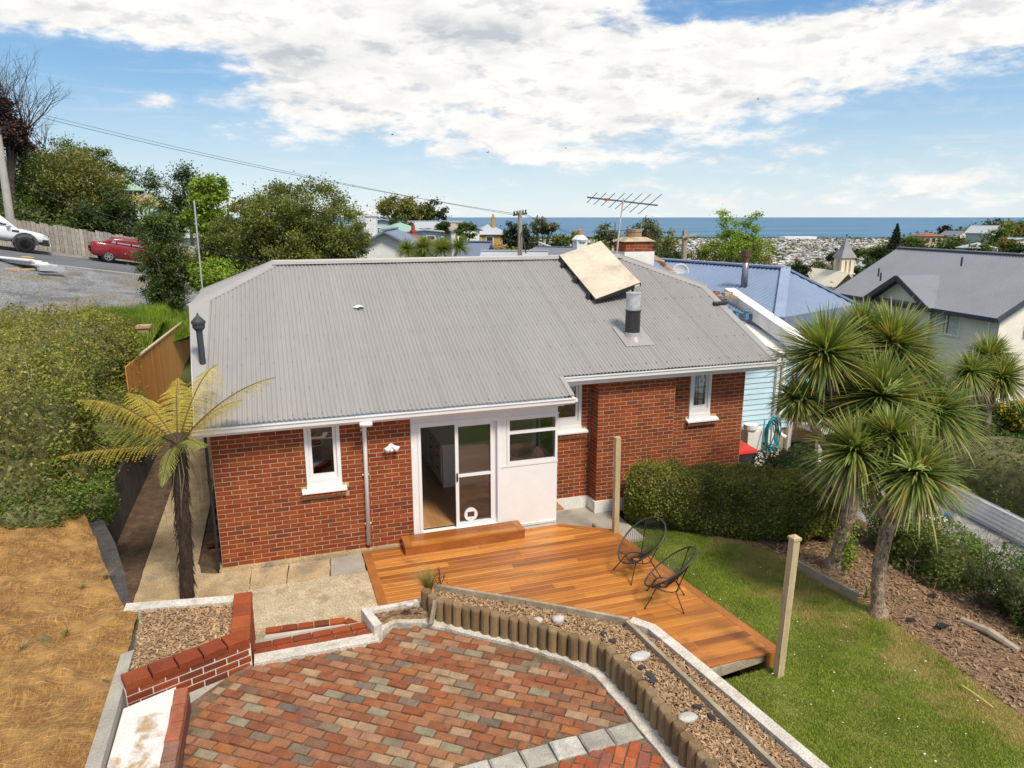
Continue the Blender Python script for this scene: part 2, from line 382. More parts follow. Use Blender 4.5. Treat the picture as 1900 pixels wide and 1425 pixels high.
house = thing('brick_house', 'single-storey red brick house with grey corrugated iron roof and white sliding door', 'house')
ZW = .06
opsF = [(1.42, 1.995, 1.30, 2.46)]
core = MB()
wall_core(core, (0,0,0), (1,0,0), (0,-1,0), 3.185, 0, 2.44, .25, opsF)
opsB = [(6.02-5.91, 6.76-5.91, 1.60, 2.56)]
wall_core(core, (5.91,.85,0), (1,0,0), (0,-1,0), 1.06, -.12, 2.75, .25, opsB)
core.box(6.976, 8.68, .506, .84, -.12, 2.72)
opsR = [(9.24-8.68, 9.755-8.68, 1.57, 2.60)]
wall_core(core, (8.68,.85,0), (1,0,0), (0,-1,0), 1.92, -.12, 2.75, .25, opsR)
# gable end walls (clipped gables) and the back wall
def gable(x0, x1, yf):
    ys = [yf, 3.04, 4.6, 6.16, 9.2]
    top = [zroof(yf)-.12, zroof(3.04)-.12, 4.05-.02, 4.05-.02, zroof(9.2 - 2*(9.2-4.6))-.12]
    top[2] = 4.02
    poly = [(ys[0], -.12)] + list(zip(ys, top)) + [(9.2, -.12)]
    vs = [(x0, y, z) for y, z in poly] + [(x1, y, z) for y, z in poly]; n = len(poly)
    core.add(vs, [tuple(range(n)), tuple(reversed(range(n, 2*n)))] + [((i+1)%n, i, n+i, n+(i+1)%n) for i in range(n)])
gable(.004, .25, .252); gable(10.35, 10.594, 1.102)
wall_core(core, (10.35,9.2,0), (-1,0,0), (0,1,0), 10.1, -.12, 2.5, .25, [(.8, 9.6, .05, 2.45)], 0.)  # wide opening added in the unseen back wall to let daylight into the kitchen
core.build('mortar_wall', M_mortar, house)
bricks = brick_list((0,0,0), (1,0,0), (0,-1,0), 3.185, ZW, 30, opsF + [(1.33, 2.07, 1.13, 1.30)])
bricks += brick_list((5.91,.85,0), (1,0,0), (0,-1,0), 1.06, .12, 32, opsB + [(0, .99, 1.43, 1.60)])
bricks += brick_list((6.97,.5,0), (1,0,0), (0,-1,0), 1.71, .12, 32, [])
bricks += brick_list((6.97,.85,0), (0,-1,0), (-1,0,0), .35, .12, 32, [], shift=-.1)
bricks += brick_list((8.68,.85,0), (1,0,0), (0,-1,0), 1.915, .12, 32, opsR + [(.50, 1.25, 1.40, 1.57)], shift=-.06)
lay_bricks(bricks, house, (M_brick, M_brickf))
# brick sills of headers under the windows
def brick_sill(x0, x1, y, z):
    sl = MB(); n = max(2, round((x1-x0)/.085)); w = (x1-x0)/n
    for i in range(n): sl.obox((x0+w*(i+.5), y-.01, z), w-.009, .13, .075, rx=R(-14))
    sl.build('brick_sill', M_brickf, house)
brick_sill(1.345, 2.06, 0, 1.165); brick_sill(6.0, 6.89, .85, 1.465); brick_sill(9.19, 9.925, .85, 1.435)
foot = MB(); foot.box(-.05, 3.24, -.075, .2, -.05, .058); foot.build('concrete_footing', M_conc, house)
pl = MB(); pl.box(5.93, 6.94, .81, 1.0, -.14, .118); pl.box(6.935, 8.70, .462, .84, -.14, .119); pl.box(8.70, 10.62, .812, 1.0, -.14, .118); pl.build('white_plinth', M_whiteold, house)

def window(x0, x1, z0, z1, y, fr=.06, sash=.05, sill=None, glass=None, name='window'):
    w = MB()                                              # fixed frame
    w.box(x0, x0+fr, y-.02, y+.10, z0, z1); w.box(x1-fr, x1, y-.02, y+.10, z0, z1); w.box(x0+fr, x1-fr, y-.018, y+.098, z1-fr, z1); w.box(x0+fr, x1-fr, y-.018, y+.098, z0, z0+fr*1.5)
    o = w.build(name, M_white, house)
    s = MB(); a, b, c, d = x0+fr+.004, x1-fr-.004, z0+fr*1.5+.004, z1-fr-.004
    s.box(a, a+sash, y+.012, y+.06, c, d); s.box(b-sash, b, y+.012, y+.06, c, d); s.box(a+sash, b-sash, y+.014, y+.058, d-sash, d); s.box(a+sash, b-sash, y+.014, y+.058, c, c+sash*1.6)
    s.build('sash', M_white, o)
    g = MB(); g.box(a+sash, b-sash, y+.032, y+.038, c+sash*1.6, d-sash); g.build('pane', glass or M_glassd, o)
    if sill:
        q = MB(); q.add([(sill[0], y-.10, sill[2]),(sill[1], y-.10, sill[2]),(sill[1], y+.06, sill[2]),(sill[0], y+.06, sill[2]),(sill[0], y-.10, sill[2]+.035),(sill[1], y-.10, sill[2]+.035),(sill[1], y+.06, sill[3]),(sill[0], y+.06, sill[3])], MB.BF)
        q.box(x0-.005, x1+.005, y-.035, y+.06, sill[3]-.02, z0-.002)
        q.build('sill', M_white, o)
    return o
w1 = window(1.422, 1.993, 1.335, 2.42, 0, sill=(1.335, 2.065, 1.205, 1.275))
w2 = window(6.03, 6.765, 1.645, 2.55, .85, sill=(5.93, 6.895, 1.50, 1.575))
w3 = window(9.245, 9.75, 1.645, 2.60, .85, sill=(9.18, 9.935, 1.475, 1.56), glass=M_glass)
# leadlight of the small window: lead bars and a milky flower
ld = MB(); yy = .85+.028
for zz in (1.80, 1.93, 2.06, 2.20, 2.34, 2.46): ld.box(9.36, 9.635, yy-.004, yy, zz, zz+.006)
for xx in (9.40, 9.46, 9.60): ld.box(xx, xx+.006, yy-.0045, yy-.0005, 1.78, 2.53)
ld.build('lead_bar', M_dark, w3)
fl = MB()
for a in range(5):
    cx, cz = 9.53 + .05*math.cos(a*1.2566+.3), 2.33 + .07*math.sin(a*1.2566+.3)
    n = 12; fl.add([(cx+.036*math.cos(t*2*math.pi/n), yy-.006, cz+.05*math.sin(t*2*math.pi/n)) for t in range(n)] + [(cx+.036*math.cos(t*2*math.pi/n), yy+.002, cz+.05*math.sin(t*2*math.pi/n)) for t in range(n)], [tuple(range(n)), tuple(reversed(range(n,2*n)))] + [((i+1)%n,i,n+i,n+(i+1)%n) for i in range(n)])
fl.build('glass_flower', mk('milk_glass', [(.62,.68,.70)], .15), w3)
cu = MB()
for i in range(9): cu.tube([(9.40+i*.03, 1.02+.012*(i%2), 1.65), (9.40+i*.03, 1.02+.012*(i%2), 2.6)], .016, 6)
cu.build('curtain', mk('grey_curtain', [(.30,.30,.31),(.42,.42,.43)], .9, 'island'), w3)
# radiator / basket seen behind the left window
bk = MB(); bk.box(1.3, 2.1, .55, .6, 1.2, 1.75)
bk.build('blind', mk('room_blind', [(.34,.30,.25)], .9, None, .1, 8), w1)

# ---- white timber porch block with sliding door and corner window
blk = MB()
blk.box(3.187, 4.80, -.012, .09, 2.205, 2.43)                      # lintel board
blk.box(3.187, 3.30, -.012, .09, .10, 2.205)                       # left reveal
blk.box(4.80, 5.915, -.010, .09, 2.185, 2.43)
blk.box(4.80, 4.925, -.010, .09, .075, 2.185)
blk.box(4.925, 5.915, -.010, .09, .075, 1.29)
blk.box(5.825, 5.913, .09, .845, .0, 1.29); blk.box(5.827, 5.911, .09, .845, 2.185, 2.43)
blk.build('clad_panel', M_white, house)
for q in ((3.195, 4.78, -.035, -.012, 2.19, 2.235), (4.90, 5.93, -.04, -.01, 2.18, 2.21), (4.80, 5.925, -.022, -.0105, 1.255, 1.29), (3.187, 5.90, -.03, .09, .055, .10), (4.80,5.915,-.016,.05,-.05,.055)): MB().box(*q).build('trim', M_whiteold if q[4] < .1 else M_white, house)
dz0, dz1 = .185, 2.188
door = MB(); door.box(3.30, 3.355, -.03, .09, .10, 2.205); door.box(4.745, 4.80, -.03, .09, .10, 2.205); door.box(3.355, 4.745, -.028, .088, 2.155, 2.205); door.box(3.355, 4.745, -.045, .088, .10, .20)
door = door.build('sliding_door', M_alu, house)
def leaf(x0, x1, y, mid):
    p = MB(); s = .055; p.box(x0, x0+s, y, y+.03, .20, 2.155); p.box(x1-s, x1, y, y+.03, .20, 2.155); p.box(x0+s, x1-s, y+.001, y+.029, 2.10, 2.155); p.box(x0+s, x1-s, y+.001, y+.029, .20, .275)
    if mid: p.box(x0+s, x1-s, y+.001, y+.029, 1.155, 1.20)
    return p, (x0+s, x1-s)
p1, g1 = leaf(3.985, 4.745, .045, True); p1.build('fixed_leaf', M_alu, door)
p2, g2 = leaf(3.97, 4.68, .005, True); p2.build('open_leaf', M_alu, door)
gp = MB(); gp.box(g1[0], g1[1], .057, .062, .275, 1.155); gp.box(g1[0], g1[1], .057, .062, 1.20, 2.10); gp.build('pane', M_glass, door)
hd_ = MB(); hd_.box(3.985, 4.01, -.02, .006, 1.09, 1.24); hd_.build('handle', M_dark, door)
ct = MB()
def ring(mb, c, r0, r1, y0, y1, n=24, m=0):
    for j in range(n):
        a, b = 2*math.pi*j/n, 2*math.pi*(j+1)/n
        q = [(c[0]+r*math.cos(t), y, c[1]+r*math.sin(t)) for y in (y0, y1) for t in (a, b) for r in (r0, r1)]
        mb.add(q, [(0,1,3,2),(4,6,7,5),(1,5,7,3),(0,2,6,4)], m)
ring(ct, (4.25, .405), .085, .125, .025, .06); 
for q in ((4.16,4.185,.33,.48),(4.315,4.34,.33,.48),(4.185,4.315,.33,.35),(4.185,4.315,.46,.485)): ct.box(q[0], q[1], .027, .058, q[2], q[3])
ct.build('cat_flap', M_white, door)
# corner window
cw = MB(); x0, x1, zb, zt, zm = 4.93, 5.912, 1.292, 2.182, 1.895
for a in ((x0, x0+.05), (x1-.045, x1)): cw.box(a[0], a[1], -.02, .05, zb, zt)
for c in ((zb, zb+.055), (zm-.025, zm+.03), (zt-.05, zt)): cw.box(x0+.05, x1-.045, -.018, .048, c[0], c[1])
cw.box(x1-.06, x1-.002, .05, .10, zb, zt); cw.box(x1-.06, x1-.002, .79, .845, zb, zt); cw.box(x1-.058, x1-.004, .10, .79, zb, zb+.05); cw.box(x1-.058, x1-.004, .10, .79, zt-.05, zt)
cwo = cw.build('corner_window', M_alu, house)
cg = MB(); cg.box(x0+.05, x1-.045, .012, .018, zb+.055, zm-.025); cg.box(x0+.05, x1-.045, .012, .018, zm+.03, zt-.05); cg.box(x1-.033, x1-.028, .10, .79, zb+.05, zt-.05); cg.build('pane', M_glass, cwo)
sy = MB(); sy.tube([(5.93, .0, 2.15), (5.955, -.05, 1.95), (5.93, .0, 1.90)], .006, 6); sy.build('window_stay', M_alu, cwo)
# ---- kitchen behind the glass
fz = .235
fb = MB()
for i in range(24):
    x = 3.0 + i*.13; y = .1 + random.uniform(0,.9) - .9
    while y < 5.4:
        ln = random.uniform(1.0, 1.8); fb.box(x+.001, x+.129, max(y,.1), min(y+ln, 5.4)-.002, fz-.02, fz); y += ln
fb.build('floor_boards', M_woodf, house)
rm = MB(); rm.box(2.92, 3.0, .26, 5.4, fz-.1, 2.42); rm.box(5.74, 5.82, .86, 5.4, fz-.1, 2.42); rm.box(.3, 10.3, 5.4, 8.94, fz-.1, fz-.03); rm.box(.3, 5.82, .27, 8.94, 2.425, 2.46); rm.build('room_wall', M_plast, house)
ip = GZ(823, 905, fz); ix, iy = ip.x, ip.y
isl = MB(); isl.box(ix, ix+1.25, iy, iy+2.6, fz, fz+.89); isl.box(ix-.035, ix+1.28, iy-.03, iy+2.65, fz+.89, fz+.93)
io = tag(isl.build('kitchen_island', M_cab, None), 'white kitchen island seen through the sliding glass door', 'kitchen island')
dw = MB()
for k in range(4): dw.box(ix-.018, ix-.001, iy+.12+.62*k, iy+.70+.62*k, fz+.10, fz+.86)
dw.build('drawer_front', M_cab, io)
hn = MB()
for k in range(2):
    for h in (.75, .55, .30): hn.box(ix-.03, ix-.019, iy+.12+.62*k+.25, iy+.12+.62*k+.36, fz+h, fz+h+.025)
hn.build('drawer_handle', M_dark, io)
hob = MB(); hob.box(ix+.12, ix+.75, iy+1.3, iy+2.2, fz+.931, fz+.94); hob.build('hob', M_dark, io)
dkd = MB(); dkd.box(3.002, 3.06, 1.6, 3.2, fz, 2.2); tag(dkd.build('dark_cupboard', M_dkint), 'dark tall cupboard inside the kitchen door', 'cupboard')

# ---- roof of corrugated sheets
def corr(mb, O, A, S, Nn, t0, t1, s0, s1, pitch=.076, amp=.013, seg=6, m=0, rows=None):
    n = max(2, int(round((t1-t0)/pitch*seg))+1); O, A, S, Nn = Vector(O), Vector(A), Vector(S), Vector(Nn); o = len(mb.v)
    for i in range(n):
        t = t0 + (t1-t0)*i/(n-1); h = Nn*(amp*math.cos(2*math.pi*t/pitch))
        a, b = s0(t), s1(t)
        if b < a: b = a
        mb.v.append(tuple(O + A*t + S*a + h)); mb.v.append(tuple(O + A*t + S*b + h))
    for i in range(n-1): mb.f.append((o+2*i, o+2*i+2, o+2*i+3, o+2*i+1)); mb.m.append(m)
SE = 1/math.cos(R(24))
def s_of(y): return (y + .285)*SE
XL, XR, XHL, XHR, YR = -.42, 10.97, 1.17, 9.40, 4.6
def ytop(x):
    if x < XHL: return 3.04 + (x - XL)*(YR-3.04)/(XHL-XL)
    if x > XHR: return 3.08 + (XR - x)*(YR-3.08)/(XR-XHR)
    return YR
RO = Vector((0, -.285, 2.565))
x = -.06; k = 0
while x < 10.83:
    x1 = min(x + .76, 10.83) if x < 5.5 or x > 6.0 else 6.09
    lo = -.285 if x1 <= 6.1 else .27
    mb = MB(); corr(mb, RO, (1,0,0), SLP, NRM, x, x1+.012, lambda t: s_of(lo), lambda t: s_of(ytop(t)) - .02)
    mb.v = [(p[0], p[1], p[2] + .006*(k % 2)) for p in mb.v]
    mb.build('roof_sheet', M_roof, house); x = x1; k += 1
bs = MB(); corr(bs, (0, 9.485, 2.565), (1,0,0), (0,-math.cos(R(24)),math.sin(R(24))), (0,math.sin(R(24)),math.cos(R(24))), XL+.25, XR-.2, lambda t: 0, lambda t: (9.485 - (2*YR - ytop(t)))*SE)
bs.build('back_roof_sheet', M_roof, house)
for sgn, xe, xh in ((1, XL, XHL), (-1, XR, XHR)):
    hs = MB(); w = 1.56; tpx = (4.74-4.05)/abs(xh-xe); ln = math.hypot(xh-xe, .69)
    corr(hs, (xe, YR, 4.05), (0,1,0), Vector((xh-xe, 0, .69)).normalized(), Vector((-sgn*.69, 0, abs(xh-xe))).normalized(), -w, w, lambda t: 0, lambda t: ln*(1-abs(t)/w))
    hs.build('hip_sheet', M_roof, house)
# underside so no daylight leaks through
ud = MB(); ud.slab([(XL+.25,-.20,zroof(-.20)-.03),(6.07,-.20,zroof(-.20)-.03),(6.07,YR,zroof(YR)-.03),(XHL,YR,zroof(YR)-.03),(XL+.25,3.2,zroof(3.2)-.03)], .06)
ud.slab([(6.07,.32,zroof(.32)-.031),(10.8,.32,zroof(.32)-.031),(10.8,3.1,zroof(3.1)-.031),(XHR,YR,zroof(YR)-.031),(6.07,YR,zroof(YR)-.031)], .06)
ud.build('roof_underlay', M_dkint, house)
# ridge, hips, verges
cp = MB()
def cap(a, b, w=.17, lift=.022):
    a, b = Vector(a), Vector(b); t = (b-a).normalized(); s = t.cross(Vector((0,0,1))).normalized()
    pr = [(-w, -.062), (-.035, .0), (-.02, .028), (.02, .028), (.035, .0), (w, -.062)]
    up = s.cross(t)
    vs = [p + s*q[0] + up*(q[1]+lift) for p in (a, b) for q in pr]; n = len(pr)
    cp.add(vs, [(i, i+1, n+i+1, n+i) for i in range(n-1)] + [tuple(range(n)), tuple(reversed(range(n,2*n)))])
cap((XHL-.03, YR, 4.745), (4.1, YR, 4.745)); cap((4.09, YR, 4.748), (7.2, YR, 4.748)); cap((7.19, YR, 4.745), (XHR+.03, YR, 4.745))
cap((XL-.02, 3.02, 4.03), (XHL, YR, 4.745), .15); cap((XR+.02, 3.05, 4.06), (XHR, YR, 4.745), .15)
cap((XL-.02, 6.18, 4.03), (XHL, YR, 4.745), .15); cap((XR+.02, 6.15, 4.06), (XHR, YR, 4.745), .15)
cp.build('ridge_cap', M_flash, house)
def each(name, mat, mbs):
    for q in mbs: q.build(name, mat, house)
vf = [MB(), MB(), MB()]; vf[0].slab([(-.16,-.29,zroof(-.29)+.022),(-.05,-.29,zroof(-.29)+.022),(-.05,3.36,zroof(3.36)+.022),(-.42,3.04,zroof(3.04)+.022)], .02)
vf[1].slab([(10.80,.27,zroof(.27)+.022),(10.96,.27,zroof(.27)+.022),(10.97,3.08,zroof(3.08)+.022),(10.80,3.26,zroof(3.26)+.022)], .02)
vf[2].slab([(6.03,-.29,zroof(-.29)+.02),(6.12,-.29,zroof(-.29)+.02),(6.12,.24,zroof(.24)+.02),(6.03,.24,zroof(.24)+.02)], .02)
each('verge_flashing', M_flash, vf)
vb = [MB() for _ in range(6)]; vb[0].beam((-.17,-.25,zroof(-.25)-.10), (-.40,3.0,zroof(3.0)-.10), .03, .16); vb[1].beam((10.93,.3,zroof(.3)-.10), (10.93,3.0,zroof(3.0)-.10), .03, .16); vb[2].beam((-.40,3.0,3.95), (-.40,6.2,3.95), .03, .14)
vb[3].beam((6.085,-.27,zroof(-.27)-.085), (6.085,.55,zroof(.55)-.085), .03, .12); vb[4].beam((-.17,9.4,zroof(-.2)-.10), (-.40,6.2,zroof(3.0)-.10), .03, .16); vb[5].beam((10.93,9.4,zroof(-.2)-.10), (10.93,6.15,zroof(3.0)-.10), .03, .16)
each('barge_board', M_white, vb)
# screws
sw = MB()
for yl in [-.2, .45, 1.15, 1.9, 2.65, 3.3, 3.95, 4.4]:
    xx = .06
    while xx < 10.8:
        if yl < ytop(xx)-.1 and not (xx > 6.1 and yl < .4):
            z = zroof(yl) + .012; sw.add([(xx+.013*math.cos(a*1.047), yl+.013*math.sin(a*1.047), z+.004) for a in range(6)] + [(xx,yl,z+.014)], [(a,(a+1)%6,6) for a in range(6)])
        xx += .076*random.choice((3,3,4))
stuff(sw.build('roof_screws', mk('screw_heads', [(.15,.142,.135)], .6), house))
# gutters and fascia
gt = MB()
def gutter(x0, x1, y, z):
    pr = [(0, .0), (.012, .105), (-.012, .125), (-.125, .125), (-.135, .11), (-.112, .095), (-.115, .02), (-.095, .0)]
    pr = [(0,.11),(0,0),(-.085,0),(-.112,.03),(-.118,.09),(-.135,.10),(-.135,.12),(-.118,.12),(-.10,.095),(-.095,.035),(-.075,.015),(-.015,.015),(-.015,.11)]
    n = len(pr); vs = [(x, y+p[0], z+p[1]) for x in (x0, x1) for p in pr]
    gt.add(vs, [((i+1)%n, i, n+i, n+(i+1)%n) for i in range(n)] + [tuple(range(n)), tuple(reversed(range(n,2*n)))])
gutter(-.20, 6.11, -.235, 2.425); gutter(6.06, 11.0, .335, 2.675)
gt.box(6.112, 6.16, -.35, .62, 2.47, 2.52)
gt.build('gutter', M_white, house)
fc = MB(); fc.box(-.16, 5.95, -.23, .0, 2.385, 2.425); fc.box(-.16, 5.95, -.233, -.205, 2.425, 2.56); fc.box(5.95, 10.96, .345, .375, 2.60, 2.80); fc.box(5.95, 10.96, .375, .86, 2.62, 2.65); fc.box(-.16, -.10, -.23, .0, 2.36, 2.385)
fc.build('fascia', M_white, house)
dp = MB(); dp.tube([(2.40,-.30,2.44),(2.40,-.06,2.33),(2.40,-.055,2.25),(2.385,-.055,.14)], .036, 10); dp.box(2.30, 2.50, -.37, -.20, 2.36, 2.43)
for z in (.5, 1.4, 2.2): dp.box(2.335, 2.445, -.03, .0, z, z+.03)
dp.build('downpipe', M_white, house, True)
dp2 = MB(); dp2.tube([(-.06,-.04,2.38),(-.055,-.03,.05)], .022, 8); dp2.box(-.09,-.02,-.03,.03,1.55,1.62); dp2.build('corner_pipe', M_dark, house)
# security light
sl = MB(); sl.lathe([(.055,0),(.055,.04)], (0,0,0), 12); 
sl.v = [(p[0]+2.84, -p[2], p[1]+1.87) for p in sl.v]
sl.tube([(2.82,-.05,1.88),(2.74,-.11,1.83)], [.03,.058], 10); sl.tube([(2.86,-.05,1.88),(2.95,-.10,1.83)], [.03,.058], 10); sl.tube([(2.84,-.04,1.83),(2.84,-.08,1.80)], .035, 8)
sl.build('security_light', M_white, house, True)
# roof fittings
f0 = RP(1173, 622); fb_ = MB(); zb = zroof(f0.y)
fb_.lathe([(.155,-.1),(.155,.50),(.165,.50),(.165,.53),(.155,.53)], (f0.x, f0.y, zb), 20); flue = fb_.build('flue', mk('dark_flue', [(.035,.032,.032)], .4), house, False)
fm = MB(); fm.lathe([(.150,.53),(.150,.86),(.158,.86),(.158,.885),(.04,.90)], (f0.x, f0.y, zb), 20); fm.build('flue_top', mk('galvanised', [(.50,.52,.52),(.62,.63,.62)], .45, None, .2, 9, .1, 40, metal=.5), flue)
fs = MB(); fs.lathe([(.26,-.12),(.19,-.02),(.162,.06)], (f0.x, f0.y-.02, zb+.01), 20); fs.slab([(f0.x-.32,f0.y-.38,zroof(f0.y-.38)+.016),(f0.x+.34,f0.y-.38,zroof(f0.y-.38)+.016),(f0.x+.34,f0.y+.3,zroof(f0.y+.3)+.016),(f0.x-.32,f0.y+.3,zroof(f0.y+.3)+.016)], .006); fs.build('flue_flashing', M_flash, flue, False)
v0 = RP(377, 676); vp = MB(); vp.tube([(v0.x, v0.y, v0.z-.3), (v0.x-.01, v0.y, v0.z+.62)], .052, 12); vp.lathe([(.06,.58),(.10,.63),(.10,.70),(.115,.70),(.115,.74),(.02,.84),(.01,.88)], (v0.x-.01, v0.y, v0.z), 14); vp.build('vent_pipe', mk('vent_grey', [(.045,.048,.05)], .5), house)
p0 = RP(665, 572); pp = MB()
pp.add([p0 + Vector(q) for q in ((-.11,-.02,.03),(-.03,-.09,.02),(.04,-.12,.05),(.12,-.03,.02),(.05,.04,.06),(-.02,.08,.06),(0,0,.07))], [(0,1,6),(1,2,6),(2,3,6),(3,4,6),(4,5,6),(5,0,6)])
tag(pp.build('paper_scrap', M_white), 'scrap of white paper lying on the grey iron roof', 'paper')
c0 = RP(1333, 567); cl = MB(); cl.tube([c0+Vector((-.14,0,.05)), c0+Vector((.2,-.02,.06))], .045, 10); cl.build('roof_roll', M_dark, house)

# solar collector
A_ = RP(1037, 474, .14); B_ = RP(1105, 556, .14); D_ = WY(1115, 447, A_.y+.05); C_ = WY(1190, 527, B_.y+.12)
e1 = (D_ - A_); e2 = (B_ - A_); C_ = A_ + e1 + e2
spn = thing('solar_panel', 'pale tilted solar water collector propped on the grey roof', 'solar panel', A_)
sp = MB(); sp.slab([Vector(), e2, e1+e2, e1], .085); sp.build('frame', mk('dark_panel_frame', [(.03,.028,.026)], .5), spn)
nrm = e1.cross(e2).normalized(); nrm = nrm if nrm.z > 0 else -nrm
sf = MB(); i1, i2 = e1.normalized()*.012, e2.normalized()*.012
sf.slab([i1+i2+nrm*.012, e2+i1-i2+nrm*.012, e1+e2-i1-i2+nrm*.012, e1-i1+i2+nrm*.012], .011)
sf.build('cover', mk('panel_cover', [(.56,.48,.37),(.62,.54,.42)], .5, None, .08, 2.5, .06, 14, patch=((.46,.37,.26), 1.7, .52, .75)), spn)
br = MB()
for q in (.15, .5, .85):
    a = e2*q; br.obox(a + Vector((-.03,0,-.07)), .08, .10, .14)
    b = e1*.97 + e2*q; zz = zroof((A_+b).y) - A_.z
    if zz < b.z - .1: br.beam(b - nrm*.08, Vector((b.x, b.y, min(zz, b.z-.2))), .04, .04)
for q in (.1, .9): br.beam(e2*q - nrm*.1, e2*q + e1 - nrm*.1, .04, .04)
br.build('bracket', M_dark, spn)
lb = MB(); o_ = e2 + e1*.86; lb.slab([o_ + e2.normalized()*.004 + nrm*-.01, o_ + e1*.11 + e2.normalized()*.004 + nrm*-.01, o_ + e1*.11 + e2.normalized()*.004 - nrm*.07, o_ + e2.normalized()*.004 - nrm*.07], .003); lb.build('plate', M_white, spn)

# old chimney behind the ridge with a leaning brick flank, antenna lashed to it
ch = thing('brick_chimney', 'old brick chimney with clay pot and whitewashed base behind the roof ridge', 'chimney')
cpos = PD(1175, 466, 19.0); cz = cpos.z
cc = MB(); cc.obox((cpos.x, cpos.y, cz-1.2), .86, .70, 2.4); cc.build('white_base', M_whiteold, ch)
cb_ = []
for s_, A, Nn, L in (((cpos.x-.40, cpos.y-.33), (1,0,0), (0,-1,0), .80), ((cpos.x-.40, cpos.y+.33), (0,-1,0), (-1,0,0), .66)): cb_ += brick_list((s_[0], s_[1], 0), A, Nn, L, cz, 3, [], cp=.085)
lay_bricks(cb_, ch, (M_brick, M_brickf), cp=.085)
c2 = MB(); c2.obox((cpos.x, cpos.y, cz+.125), .78, .64, .25); c2.build('mortar_core', M_mortar, ch)
c3 = MB(); c3.add([(cpos.x+a*.46, cpos.y+b*.38, cz+.258) for a, b in ((-1,-1),(1,-1),(1,1),(-1,1))] + [(cpos.x+a*.24, cpos.y+b*.22, cz+.37) for a, b in ((-1,-1),(1,-1),(1,1),(-1,1))], MB.BF); c3.build('chimney_cap', mk('chimney_render', [(.42,.34,.22)], .9, None, .2, 6, .2, 40), ch)
c4 = MB(); c4.lathe([(.20,.34),(.20,.50),(.215,.50),(.215,.57),(.16,.57),(.16,.45)], (cpos.x, cpos.y, cz), 16); c4.build('chimney_pot', mk('clay_pot', [(.26,.12,.06),(.36,.24,.14)], .8, None, .2, 5), ch)
fk = []
for i in range(9):
    for j in range(3): fk.append((cpos.x+.50+.05*i+.09*j, cpos.y-.1-.07*i, cz-.10-.062*i-.05*j))
fm_ = MB()
for q in fk: fm_.obox((q[0]+random.uniform(-.02,.02), q[1], q[2]), random.uniform(.10,.2), .2, .07, ry=.5+random.uniform(-.2,.2), rz=-.6)
fm_.build('broken_flank', mk('broken_brick', [(.30,.12,.07),(.40,.28,.2),(.22,.09,.06),(.48,.40,.3)], .9, 'island', .2, 8), ch)
an = thing('television_antenna', 'tall television antenna on a pale mast beside the brick chimney', 'antenna')
mb0 = PD(1142, 470, 18.6); mt0 = PD(1157, 368, 18.6)
am = MB(); am.tube([mb0 - Vector((0,0,.6)), mb0.lerp(mt0,.5)], .025, 8); am.tube([mb0.lerp(mt0,.5), mt0], .018, 8); am.build('mast', mk('pale_steel', [(.60,.58,.54),(.40,.28,.2)], .5, None, .1, 5), an)
a0 = PD(1090, 366, 18.2); a1 = PD(1220, 381, 19.4); bo = MB(); bo.tube([a0, a1], .02, 8); bo.build('boom', mk('aerial_grey', [(.10,.09,.09)], .5), an)
ax = (a1-a0).normalized(); px = ax.cross(Vector((0,0,1))).normalized()
px = (px*.8 + Vector((0,0,.45))).normalized()
for i, q in enumerate((.06,.17,.28,.40,.50,.62,.74,.88)):
    e = MB(); c = a0.lerp(a1, q); h = .22 + .33*q; e.tube([c-px*h, c+px*h], .009, 6); e.build('element', MATS['aerial_grey'], an)
e = MB(); c = a0.lerp(a1,.27); e.obox(c, .12, .08, .06); e.build('junction_box', mk('orange_red', [(.5,.06,.03)], .5), an)
lo = MB(); c = mb0.lerp(mt0,.42); lo.tube([c-RT*.35, c+RT*.45], .012, 6); lo.tube([c+Vector((0,0,-.25))+RT*-.1, c+Vector((0,0,.2))+RT*-.1], .012, 6); lo.build('lower_arm', MATS['aerial_grey'], an)

# ================================================================ the yard
M_soil = mk('dark_soil', [(.075,.045,.028),(.12,.075,.045)], .95, None, .3, 6, .4, 40, .8, 40)
M_mulchbase = mk('mulch_ground', [(.28,.175,.092),(.36,.23,.125)], .95, None, .25, 8, .5, 45, .8, 50)
M_chip = mk('bark_chips', [(.40,.255,.14),(.36,.22,.115),(.45,.30,.17),(.32,.195,.10),(.49,.345,.21),(.39,.245,.13),(.27,.16,.085)], .9, 'island', .15, 3, .1, 60)
M_chipd = mk('dark_bark_chips', [(.28,.175,.105),(.24,.145,.085),(.33,.21,.125),(.20,.12,.07),(.36,.235,.14)], .9, 'island', .15, 3, .1, 60)
M_deck = mk('oiled_deck_board', [(.40,.145,.026),(.46,.175,.032),(.34,.115,.022),(.53,.215,.044),(.42,.155,.028),(.30,.10,.021),(.48,.19,.034)], .38, 'object', .30, 1.1, .12, 34, .08, 60, stretch=(.6,5,5), patch=((.23,.075,.024), .9, .60, .78))
M_deckd = mk('deck_border_board', [(.34,.115,.03),(.38,.135,.035)], .38, 'object', .18, 2, .12, 40, .08, 60)
M_post = mk('weathered_post', [(.46,.35,.19),(.53,.43,.26)], .85, None, .16, 3, .2, 30, .3, 40, stretch=(6,6,.7), patch=((.24,.22,.13), 2.2, .56, .74))
M_timber = mk('grey_timber', [(.30,.24,.16),(.38,.32,.23)], .85, None, .2, 4, .2, 40, .3, 50, stretch=(3,1,4))

def ground_patch(name, poly, z0, z1, mat): return struct(MB().prism(poly, z0, z1).build(name, mat))
